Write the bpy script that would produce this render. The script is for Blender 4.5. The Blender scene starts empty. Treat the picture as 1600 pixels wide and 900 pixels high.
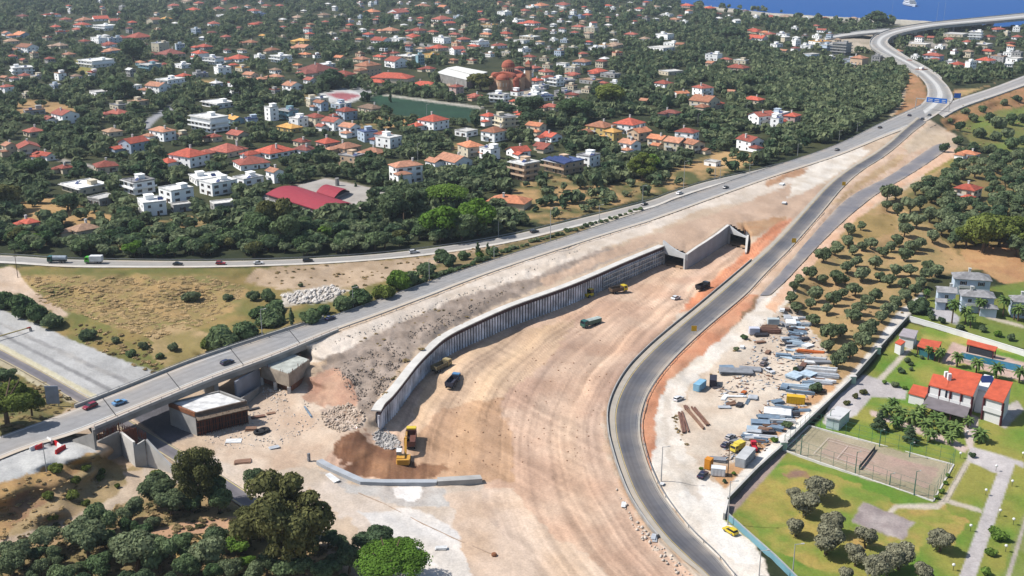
import bpy, math, random
import numpy as np
from mathutils import Vector, Matrix
random.seed(7); rng = np.random.default_rng(11)
R = math.radians
# ---------------------------------------------------------------- camera model (photo is 1600 x 900)
FPX, YH, CH = 1750.0, -110.0, 110.0
TH = math.atan((450 - YH) / FPX)
ST, CT = math.sin(TH), math.cos(TH)
def up(u, v, z):
    """where the photo's point (u, v) lies on the level z (numpy)"""
    u = np.asarray(u, float); v = np.asarray(v, float); z = np.asarray(z, float)
    a = (u - 800) / FPX; b = -(v - 450) / FPX
    dz = b * CT - ST; dy = b * ST + CT
    t = (z - CH) / dz
    return a * t, dy * t
def P(u, v, z=0.0):
    x, y = up(u, v, z)
    return Vector((float(x), float(y), float(z)))
def proj(x, y, z):
    zz = z - CH
    d = y * CT - zz * ST; h = y * ST + zz * CT
    return 800 + FPX * x / d, 450 - FPX * h / d
def ppm(v): return CT * (v - YH) / CH          # pixels per metre on the ground at row v
# ---------------------------------------------------------------- noise
def _h(i, j, s):
    n = (i * 374761393 + j * 668265263 + s * 2147483647) & 0xFFFFFFFF
    n = ((n ^ (n >> 13)) * 1274126177) & 0xFFFFFFFF
    return ((n ^ (n >> 16)) & 0xFFFF) / 65535.0
def vnoise(x, y, s=0):
    x = np.asarray(x, float); y = np.asarray(y, float)
    i = np.floor(x).astype(np.int64); j = np.floor(y).astype(np.int64)
    fx = x - i; fy = y - j
    fx = fx * fx * (3 - 2 * fx); fy = fy * fy * (3 - 2 * fy)
    return (_h(i, j, s) * (1 - fx) + _h(i + 1, j, s) * fx) * (1 - fy) + (_h(i, j + 1, s) * (1 - fx) + _h(i + 1, j + 1, s) * fx) * fy
def fbm(x, y, o=4, s=0):
    r = 0; a = .5; t = 0
    for k in range(o):
        r = r + a * vnoise(x * 2 ** k + 17.3 * k, y * 2 ** k - 9.1 * k, s + k); t += a; a *= .5
    return r / t
def pip(px, py, poly):
    x = np.asarray(px, float); y = np.asarray(py, float)
    ins = np.zeros(x.shape, bool); n = len(poly)
    for k in range(n):
        x1, y1 = poly[k]; x2, y2 = poly[(k + 1) % n]
        if y1 == y2: continue
        c = ((y1 > y) != (y2 > y)) & (x < (x2 - x1) * (y - y1) / (y2 - y1) + x1)
        ins ^= c
    return ins
def catmull(pts, n):
    """n points per span through the rows of pts"""
    p = np.asarray(pts, float); q = np.vstack([2 * p[0] - p[1], p, 2 * p[-1] - p[-2]]); out = []
    for k in range(1, len(q) - 2):
        for t in np.arange(n) / n:
            a, b, c, d = q[k - 1], q[k], q[k + 1], q[k + 2]
            out.append(.5 * (2 * b + (c - a) * t + (2 * a - 5 * b + 4 * c - d) * t * t + (3 * b - 3 * c + d - a) * t ** 3))
    out.append(p[-1])
    return np.array(out)
# ---------------------------------------------------------------- materials
def lin(c):
    c = np.asarray(c, float) / 255.0
    return np.where(c <= .04045, c / 12.92, ((c + .055) / 1.055) ** 2.4)
ALB = 0.62
def alb(r, g, b, k=ALB):
    l = lin((r, g, b)) * k
    return (float(l[0]), float(l[1]), float(l[2]))
MATS = {}
def mat(name, c, rough=.8, var=.18, scale=.6, metal=0., bump=0., alpha=None, spec=.3, rnd=0.):
    """plain surface with a little procedural wear; c is a sunlit sRGB colour"""
    if name in MATS: return MATS[name]
    m = bpy.data.materials.new(name); m.use_nodes = True
    nt = m.node_tree; N = nt.nodes; L = nt.links; b = N['Principled BSDF']
    col = alb(*c) if max(c) > 1.001 else c
    b.inputs['Roughness'].default_value = rough; b.inputs['Metallic'].default_value = metal
    b.inputs['Specular IOR Level'].default_value = spec
    tc = N.new('ShaderNodeTexCoord'); nz = N.new('ShaderNodeTexNoise')
    nz.inputs['Scale'].default_value = scale; nz.inputs['Detail'].default_value = 5
    L.new(tc.outputs['Object'], nz.inputs['Vector'])
    mr = N.new('ShaderNodeMapRange'); mr.inputs[1].default_value = .3; mr.inputs[2].default_value = .7
    mr.inputs[3].default_value = 1 - var; mr.inputs[4].default_value = 1 + var * .6
    L.new(nz.outputs['Fac'], mr.inputs[0])
    mx = N.new('ShaderNodeVectorMath'); mx.operation = 'SCALE'; mx.inputs[0].default_value = col
    fac = mr.outputs[0]
    if rnd:
        oi = N.new('ShaderNodeObjectInfo'); m2 = N.new('ShaderNodeMapRange')
        m2.inputs[3].default_value = 1 - rnd; m2.inputs[4].default_value = 1 + rnd
        L.new(oi.outputs['Random'], m2.inputs[0])
        mm = N.new('ShaderNodeMath'); mm.operation = 'MULTIPLY'
        L.new(fac, mm.inputs[0]); L.new(m2.outputs[0], mm.inputs[1]); fac = mm.outputs[0]
    L.new(fac, mx.inputs['Scale']); L.new(mx.outputs[0], b.inputs['Base Color'])
    if bump:
        bp = N.new('ShaderNodeBump'); bp.inputs['Strength'].default_value = bump; bp.inputs['Distance'].default_value = .1
        L.new(nz.outputs['Fac'], bp.inputs['Height']); L.new(bp.outputs[0], b.inputs['Normal'])
    MATS[name] = m
    return m
# ---------------------------------------------------------------- mesh builder
class MB:
    def __init__(s): s.v = []; s.f = []; s.m = []
    def add(s, vs, fs, mi=0):
        o = len(s.v); s.v += [tuple(v) for v in vs]; s.f += [tuple(i + o for i in f) for f in fs]; s.m += [mi] * len(fs); return s
    def box(s, x0, y0, z0, x1, y1, z1, mi=0, M=None):
        v = [(x0, y0, z0), (x1, y0, z0), (x1, y1, z0), (x0, y1, z0), (x0, y0, z1), (x1, y0, z1), (x1, y1, z1), (x0, y1, z1)]
        if M is not None: v = [M @ Vector(p) for p in v]
        return s.add(v, [(0, 3, 2, 1), (4, 5, 6, 7), (0, 1, 5, 4), (1, 2, 6, 5), (2, 3, 7, 6), (3, 0, 4, 7)], mi)
    def cbox(s, cx, cy, z0, lx, ly, h, mi=0, rz=0):
        M = Matrix.Translation((cx, cy, z0)) @ Matrix.Rotation(rz, 4, 'Z')
        return s.box(-lx / 2, -ly / 2, 0, lx / 2, ly / 2, h, mi, M)
    def prism(s, top, z0, mi=0):
        """closed prism under a list of 3-D top points, down to z0"""
        n = len(top); t = [tuple(p) for p in top]; b = [(p[0], p[1], z0 if not callable(z0) else z0(p)) for p in t]
        a = sum(t[i][0] * t[(i + 1) % n][1] - t[(i + 1) % n][0] * t[i][1] for i in range(n))
        if a < 0: t.reverse(); b.reverse()
        return s.add(t + b, [tuple(range(n)), tuple(range(2 * n - 1, n - 1, -1))] + [(i, n + i, n + (i + 1) % n, (i + 1) % n) for i in range(n)], mi)
    def tube(s, a, b, r0, r1=None, n=8, mi=0, cap=True):
        a = Vector(a); b = Vector(b); r1 = r0 if r1 is None else r1
        d = (b - a).normalized(); x = d.orthogonal().normalized(); y = d.cross(x)
        vs = []
        for c, r in ((a, r0), (b, r1)):
            for k in range(n):
                t = 2 * math.pi * k / n; vs.append(c + x * (r * math.cos(t)) + y * (r * math.sin(t)))
        fs = [(k, (k + 1) % n, n + (k + 1) % n, n + k) for k in range(n)]
        if cap: fs += [tuple(range(n - 1, -1, -1)), tuple(range(n, 2 * n))]
        return s.add(vs, fs, mi)
    def lathe(s, prof, n=16, mi=0, c=(0, 0, 0), a0=0, a1=2 * math.pi):
        full = abs(a1 - a0 - 2 * math.pi) < 1e-6; m = n if full else n + 1; vs = []
        for r, z in prof:
            for k in range(m):
                t = a0 + (a1 - a0) * k / n; vs.append((c[0] + r * math.cos(t), c[1] + r * math.sin(t), c[2] + z))
        fs = []
        for j in range(len(prof) - 1):
            for k in range(n):
                k2 = (k + 1) % m; fs.append((j * m + k, j * m + k2, (j + 1) * m + k2, (j + 1) * m + k))
        return s.add(vs, fs, mi)
    def build(s, name, mats, parent=None, loc=None, rz=0, smooth=False):
        me = bpy.data.meshes.new(name); me.from_pydata(s.v, [], s.f)
        for m in (mats if isinstance(mats, (list, tuple)) else [mats]): me.materials.append(m)
        if any(s.m): me.polygons.foreach_set('material_index', s.m)
        if smooth: me.polygons.foreach_set('use_smooth', [True] * len(s.f))
        me.update()
        return link(name, me, parent, loc, rz)
def link(name, me, parent=None, loc=None, rz=0):
    o = bpy.data.objects.new(name, me); bpy.context.scene.collection.objects.link(o)
    if parent is not None: o.parent = parent
    if loc is not None: o.location = loc
    if rz: o.rotation_euler = (0, 0, rz)
    return o
THINGS = []
def tag(o, label, cat, group=None, kind=None):
    if label: o['label'] = label
    if cat: o['category'] = cat
    if group: o['group'] = group
    if kind: o['kind'] = kind
    THINGS.append(o); return o
def thing(name, label, cat, loc, rz=0, group=None):
    return tag(link(name, None, None, loc, rz), label, cat, group)
def struct(o): o['kind'] = 'structure'; return o
def mesh_np(name, V, F, mats, attrs=None, mi=None):
    """mesh from numpy vertex (n,3) and quad (m,4) arrays"""
    me = bpy.data.meshes.new(name); V = np.ascontiguousarray(V, np.float32); F = np.ascontiguousarray(F, np.int32)
    me.vertices.add(len(V)); me.vertices.foreach_set('co', V.ravel())
    k = F.shape[1]; me.loops.add(F.size); me.loops.foreach_set('vertex_index', F.ravel())
    me.polygons.add(len(F)); me.polygons.foreach_set('loop_start', np.arange(0, F.size, k, dtype=np.int32))
    if mi is not None: me.polygons.foreach_set('material_index', np.asarray(mi, np.int32))
    for m in mats: me.materials.append(m)
    for an, (ty, arr) in (attrs or {}).items():
        a = me.attributes.new(an, ty, 'POINT'); a.data.foreach_set('color' if ty == 'FLOAT_COLOR' else 'value', np.ascontiguousarray(arr, np.float32).ravel())
    me.update(calc_edges=True); me.validate()
    return me
def copy_tree(o, parent=None):
    c = o.copy(); bpy.context.scene.collection.objects.link(c)
    if parent is not None: c.parent = parent
    else:
        for k in list(c.keys()):
            if k in ('label', 'category', 'group'): del c[k]
    for ch in KIDS.get(o.name, ()): copy_tree(ch, c)
    return c
KIDS = {}
def freeze(o):
    """remember a prototype's children (object.children is slow to read in a big file)"""
    KIDS[o.name] = list(o.children)
    for c in KIDS[o.name]: freeze(c)
    return o
# ---------------------------------------------------------------- roads: cross sections (edge a, edge b, level)
ROADS = {
 'highway': [(-160, 742, -135, 778, 8), (0, 682, 22, 709, 8), (100, 646, 122, 676, 8), (200, 607, 222, 635, 8), (300, 567, 322, 594, 8), (400, 533, 420, 558, 8), (500, 501, 515, 519, 8), (575, 475, 590, 492, 8), (650, 448, 665, 464, 8), (725, 422, 738, 436, 7.8), (800, 397, 812, 410, 7.6), (925, 357, 935, 370, 7.4), (1012, 328, 1022, 343, 7.2), (1100, 297, 1108, 312, 7), (1200, 263, 1206, 277, 7), (1300, 229, 1307, 244, 7), (1375, 193, 1384, 213, 7), (1438, 164, 1450, 188, 7)],
 'viaduct_road': [(1438, 164, 1450, 188, 7), (1446, 155, 1474, 172, 7.1), (1449, 144, 1489, 155, 7.3), (1446, 132, 1484, 139, 7.6), (1438, 122, 1474, 127, 8), (1425, 111, 1462, 116, 8.3), (1405, 98, 1441, 103, 8.8), (1387, 88, 1420, 92, 9.2), (1370, 79, 1401, 80, 9.6), (1360, 69, 1387, 69, 10), (1363, 60, 1389, 61, 10), (1376, 52, 1400, 55, 10), (1402, 44, 1424, 49, 10), (1450, 36, 1466, 42, 10.5), (1520, 29, 1532, 36, 11), (1600, 21, 1610, 29, 12), (1720, 8, 1730, 18, 13)],
 'service_road': [(-170, 396, -172, 408, 5.5), (0, 399, 0, 411, 5.5), (100, 405, 100, 417, 5.5), (200, 407, 200, 418, 5.5), (300, 408, 301, 418, 5.6), (400, 407, 401, 416, 5.7), (500, 403, 503, 412, 5.9), (600, 396, 603, 405, 6.1), (700, 384, 705, 394, 6.4), (800, 367, 806, 377, 6.7), (900, 343, 906, 353, 6.9), (1007, 316, 1013, 326, 7), (1050, 301, 1056, 310, 7), (1100, 285, 1105, 294, 7), (1160, 271, 1163, 277.5, 7), (1225, 255.5, 1226, 256, 7)],
 'bypass_road': [(1150, 965, 1205, 960, .5), (1097, 900, 1145, 900, .5), (1065, 873, 1118, 868, .5), (1025, 832, 1075, 826, .6), (990, 782, 1036, 775, .7), (972, 742, 1016, 735, .8), (960, 705, 1004, 698, .9), (953, 675, 1000, 672, 1), (952, 642, 1002, 645, 1.1), (962, 610, 1013, 614, 1.2), (982, 577, 1034, 582, 1.4), (1012, 545, 1060, 553, 1.7), (1050, 512, 1095, 520, 2), (1087, 482, 1130, 490, 2.5), (1125, 450, 1165, 460, 3), (1165, 416, 1197, 426, 3.6), (1200, 385, 1232, 391, 4.2), (1237, 347, 1265, 354, 5), (1265, 316, 1290, 325, 5.6), (1292, 288, 1316, 294, 6), (1322, 265, 1345, 268, 6.3), (1360, 242, 1382, 244, 6.6), (1387, 223, 1407, 224, 6.8), (1407, 205, 1426, 207, 7), (1433, 183, 1447, 191, 7)],
 'unfinished_road': [(1187, 462, 1203, 461, 3.1), (1200, 447, 1220, 446, 3.4), (1215, 431, 1237, 429, 3.8), (1250, 390, 1275, 388, 4.4), (1285, 350, 1313, 350, 4.8), (1312, 321, 1343, 324, 5), (1340, 300, 1372, 302, 5), (1387, 276, 1413, 278, 5), (1425, 251, 1448, 256, 5), (1455, 230, 1480, 233, 5), (1470, 224, 1486, 228, 5)],
 'coast_road': [(1458, 172, 1474, 183, 7), (1492, 156, 1503, 168, 7), (1550, 137, 1558, 149, 7.5), (1600, 118, 1606, 132, 8), (1720, 72, 1728, 90, 8)],
 'lower_road': [(-160, 462, -172, 480, .5), (0, 545, -6, 559, .5), (60, 577, 54, 591, .5), (130, 616, 122, 630, .5), (200, 655, 190, 671, .5), (262, 692, 250, 708, .5), (330, 732, 314, 750, .5), (420, 790, 402, 808, .5)],
}
ROADPTS = {}
for k, cs in ROADS.items():
    n = 14 if k in ('bypass_road', 'viaduct_road') else 10
    ROADPTS[k] = catmull(cs, n)
# ---------------------------------------------------------------- cliff line: pile wall, tunnel portals, wing wall (bottom u, v, height)
WALL_B = [(593, 676), (600, 665), (612, 654), (630, 632), (650, 605), (672, 581), (700, 557), (750, 532), (800, 510), (875, 482), (925, 461), (975, 438), (1035, 412)]
CLIFF = [(592, 677, .1), (594, 674, 5.4), (600, 665, 5.6), (612, 654, 5.8), (630, 632, 6), (650, 605, 6), (672, 581, 6), (700, 557, 6), (750, 532, 6.2), (800, 510, 6.4), (875, 482, 6.4), (925, 461, 6.4), (975, 438, 6.4), (1035, 412, 6.4), (1073, 421, 5.2), (1104, 401, 5.6), (1137, 380, 6.8), (1166, 389, 5.2), (1172, 384, .1)]
# ---------------------------------------------------------------- ground levels: photo control points (u, v, level)
CTRL = [(-200, 0, 4), (100, 0, 3), (400, 0, 3), (800, 0, 2), (1050, 8, 1), (1200, 25, 1), (1400, 40, 1), (1600, 50, 1), (1800, 60, 1), (0, 60, 4), (300, 60, 4), (700, 60, 4), (1000, 60, 3), (1250, 80, 2), (1550, 90, 2), (1480, 80, 1.5), (1340, 110, 2), (1390, 130, 2), (1200, 150, 4), (1340, 160, 4), (1000, 150, 5), (600, 150, 5), (200, 150, 5), (-200, 200, 5), (0, 250, 5), (300, 250, 5), (600, 250, 5), (900, 230, 5), (1150, 220, 5), (1250, 200, 5), (-200, 380, 5), (100, 370, 5), (350, 370, 5), (600, 360, 5.5), (800, 335, 6), (960, 300, 6.3),
 (1415, 140, 5.5), (1410, 165, 6), (1430, 130, 6), (1445, 150, 6.8), (1500, 140, 5.5), (1560, 110, 3), (1450, 90, 1.5),
 (50, 428, 5), (-100, 430, 5), (20, 450, 3.5), (200, 440, 4), (390, 435, 4.5), (520, 430, 5), (640, 425, 6), (100, 480, 2.6), (200, 500, 2.6), (300, 480, 3), (270, 560, 1.6), (330, 545, 4.5), (390, 520, 6.5), (300, 568, 1.2), (150, 550, 1.2), (420, 500, 6), (520, 470, 6.5), (600, 440, 6.8), (700, 405, 7),
 (0, 490, .6), (100, 530, .6), (200, 570, .6), (250, 585, .6), (0, 520, .6), (60, 560, .5), (-100, 480, .6), (100, 600, .5), (150, 640, .5), (60, 610, .8), (0, 640, 2), (-100, 620, 2), (200, 650, .5), (250, 640, .5), (300, 660, .5), (330, 640, .5), (380, 620, .5), (350, 690, .7), (420, 650, .6), (440, 680, .8), (300, 600, .6), (250, 620, .6), (210, 690, .5), (260, 700, .5), (180, 720, .8),
 (0, 740, 8), (60, 722, 8), (120, 708, 8), (-100, 760, 8), (148, 705, 7.5), (0, 760, 7.5), (80, 738, 6.5), (130, 735, 5), (60, 790, 4), (165, 750, 2), (10, 820, 2.6), (160, 775, 1.6), (-100, 850, 2.5), (235, 745, 1), (190, 760, 1.2), (0, 860, 1.4), (100, 830, 1.2), (200, 800, 1), (300, 830, .8), (100, 900, .8), (300, 900, .8), (450, 860, .8), (-200, 1050, .8), (500, 1050, .8), (400, 740, .8), (480, 760, .8), (600, 800, .8), (700, 860, .6), (560, 780, .8), (750, 900, .5), (700, 770, .7), (480, 720, 1),
 (425, 572, 1), (450, 568, 1.5), (470, 560, 3), (440, 592, .8), (488, 572, 5), (500, 552, 7), (520, 540, 7.4), (600, 515, 7.3), (640, 500, 7.2), (700, 475, 7.2), (800, 440, 7), (900, 400, 6.9), (1000, 365, 6.8), (1050, 350, 6.8), (1100, 330, 6.8), (1200, 300, 6.8), (1280, 265, 6.8), (1330, 240, 6.8),
 (505, 590, 4), (545, 580, 6), (480, 610, 1.6), (490, 625, 1.6), (560, 620, 3.6), (520, 650, 1.6), (575, 640, 3.8), (440, 640, .8), (545, 688, 2.6), (565, 700, 2.4), (595, 718, 1.4), (590, 690, .5), (525, 715, 1), (575, 735, .4), (610, 590, 5.9), (640, 540, 6.6),
 (1100, 365, 6.4), (1120, 340, 6.6), (1150, 345, 6.6), (1200, 330, 6.3), (1180, 355, 5.6), (1250, 290, 6.5), (1210, 345, 5.4),
 (700, 620, 0), (640, 660, 0), (700, 700, 0), (800, 540, 0), (900, 500, 0), (800, 700, 0), (900, 620, 0), (1000, 450, 0), (1060, 430, 0), (950, 550, 0), (900, 760, .1), (850, 820, .3), (1000, 860, .4), (950, 700, .5), (1020, 500, .3), (1100, 410, 0), (1140, 395, 0), (1160, 395, .3), (1120, 432, .5), (1080, 468, .5), (800, 800, .2), (760, 760, .2), (660, 750, .2), (900, 900, .4), (1000, 1050, .5),
 (1040, 610, .4), (1020, 640, .3), (1030, 700, .2), (1080, 575, .6), (1140, 525, 1), (1190, 475, 1.8), (1215, 460, 2.6), (1230, 445, 3.2), (1270, 410, 3.8), (1325, 350, 4.4), (1360, 325, 4.6), (1420, 285, 4.6), (1480, 245, 4.4), (1500, 225, 4),
 (1100, 600, .2), (1200, 560, .5), (1250, 500, 1), (1150, 700, 0), (1250, 650, .2), (1100, 760, 0), (1080, 830, 0), (1150, 900, 0), (1200, 800, 0), (1300, 700, 0), (1400, 600, .2), (1500, 700, 0), (1600, 650, 0), (1400, 850, 0), (1600, 850, 0), (1300, 900, 0), (1600, 1050, 0), (1250, 1050, 0), (1800, 800, 0), (1500, 540, .5), (1600, 520, .5), (1450, 480, .8), (1600, 450, .8), (1280, 460, 1.4), (1350, 450, 1.5), (1320, 400, 2.5), (1400, 400, 2), (1500, 400, 1.5), (1600, 380, 2), (1400, 330, 3), (1500, 320, 2.5), (1600, 280, 2.5), (1800, 350, 2.5), (1490, 195, 3), (1470, 205, 4), (1520, 200, 3), (1560, 170, 4), (1600, 170, 4), (1550, 230, 3), (1600, 220, 3), (1800, 150, 4),
 (1300, 320, 5.3), (1350, 280, 5.6), (1400, 245, 5.6), (1440, 215, 5.5), (1250, 375, 4.4), (1215, 425, 3.6), (1460, 205, 5)]
RC = []
for k, a in ROADPTS.items():
    if k == 'viaduct_road': a = a[:60]
    for r in a[::4]:
        if k == 'highway' and 40 < r[0] < 408: continue
        RC += [(r[0], r[1], r[4]), (r[2], r[3], r[4])]
CT_ = np.array(CTRL + RC, float)
def idw(u, v):
    out = np.zeros(len(u))
    for s in range(0, len(u), 20000):
        du = (u[s:s + 20000, None] - CT_[None, :, 0]); dv = (v[s:s + 20000, None] - CT_[None, :, 1]) * 1.7
        w = 1.0 / ((du * du + dv * dv) + 160.0) ** 2
        out[s:s + 20000] = (w * CT_[None, :, 2]).sum(1) / w.sum(1)
    return out
_cl = []
for (u0, v0, h0), (u1, v1, h1) in zip(CLIFF[:-1], CLIFF[1:]):
    for t in np.linspace(0, 1, 12, endpoint=False): _cl.append((u0 + (u1 - u0) * t, v0 + (v1 - v0) * t, h0 + (h1 - h0) * t))
_cl = np.array(_cl)
# the earth face stands 0.8 m behind the concrete face
cx, cy = up(_cl[:, 0], _cl[:, 1], 0)
tx, ty = np.gradient(cx), np.gradient(cy); tl = np.hypot(tx, ty); nx, ny = -ty / tl, tx / tl
cx += nx * .8; cy += ny * .8
_cb = proj(cx, cy, 0 * cx); _ctp = proj(cx, cy, _cl[:, 2])
_o = np.argsort(_cb[0])
def cliff_rows(u):
    vb = np.interp(u, _cb[0][_o], _cb[1][_o]); o2 = np.argsort(_ctp[0]); vt = np.interp(u, _ctp[0][o2], _ctp[1][o2])
    h = np.interp(u, _cb[0][_o], _cl[_o, 2])
    return vb, vt, h
COAST = [(-900, -75), (0, -60), (600, -30), (1045, 0), (1100, 6), (1150, 11), (1200, 17), (1300, 23), (1415, 28), (1500, 33), (1600, 42), (1700, 52), (2400, 70)]
_c = np.array(COAST, float)
def road_under(u, v, z, tol=2.0):
    for k, a in ROADPTS.items():
        if k in ('viaduct_road',): a = a[:50]
        for i in range(0, len(a) - 1):
            r, q = a[i], a[i + 1]
            if k == 'highway' and 45 < r[0] < 405: continue
            poly = [(r[0], r[1]), (q[0], q[1]), (q[2], q[3]), (r[2], r[3])]
            c0 = np.mean(poly, 0); poly = [(c0[0] + (x - c0[0]) * 1.22, c0[1] + (y - c0[1]) * 1.22) for x, y in poly]
            xs = [p[0] for p in poly]; ys = [p[1] for p in poly]
            b = np.nonzero((u > min(xs)) & (u < max(xs)) & (v > min(ys)) & (v < max(ys)))[0]
            if len(b):
                ins = pip(u[b], v[b], poly); z[b[ins]] = min(r[4], q[4]) - .22
    return z
def zmap(u, v):
    u = np.asarray(u, float); v = np.asarray(v, float)
    z = idw(u, v)
    vb, vt, h = cliff_rows(u)
    inu = (u > 593) & (u < 1172)
    top = inu & (v < vt); face = inu & (v >= vt) & (v <= vb)
    z[face] = (h * (vb - v) / np.maximum(vb - vt, 1e-3))[face]
    # just above the cliff the level blends to the cliff's top
    t = np.clip((vt - v) / 22.0, 0, 1); t = t * t * (3 - 2 * t)
    z[top] = (h * (1 - t) + z * t)[top]
    below = inu & (v > vb) & (v < vb + 40)
    t = np.clip((v - vb) / 40.0, 0, 1)
    z[below] = (z * t)[below]
    z = road_under(u, v, z)
    vc = np.interp(u, _c[:, 0], _c[:, 1])
    s = np.clip((v - vc) / 5.0, 0, 1)
    z = np.where(v < vc + 5, np.minimum(z, -3.0 + 3.6 * s), z)
    return z
US = np.concatenate([np.arange(-420, -20, 8), np.arange(-20, 1620, 2.7), np.arange(1620, 2040, 8)])
VS = np.concatenate([np.arange(-66, -2, 2.0), np.arange(-2, 905, 2.4), np.arange(905, 1080, 7)])
GU, GV = np.meshgrid(US, VS)
ZG = zmap(GU.ravel(), GV.ravel()).reshape(GU.shape)
XG, YG = up(GU, GV, ZG)
def zpx(u, v):
    """ground level at a photo point (bilinear)"""
    i = int(np.clip(np.searchsorted(US, u) - 1, 0, len(US) - 2)); j = int(np.clip(np.searchsorted(VS, v) - 1, 0, len(VS) - 2))
    a = min(max((u - US[i]) / (US[i + 1] - US[i]), 0), 1); b = min(max((v - VS[j]) / (VS[j + 1] - VS[j]), 0), 1)
    return float((ZG[j, i] * (1 - a) + ZG[j, i + 1] * a) * (1 - b) + (ZG[j + 1, i] * (1 - a) + ZG[j + 1, i + 1] * a) * b)
def G(u, v, dz=0.0):
    """the ground point seen at photo point (u, v)"""
    z = zpx(u, v); p = P(u, v, z); p.z += dz; return p
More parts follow.
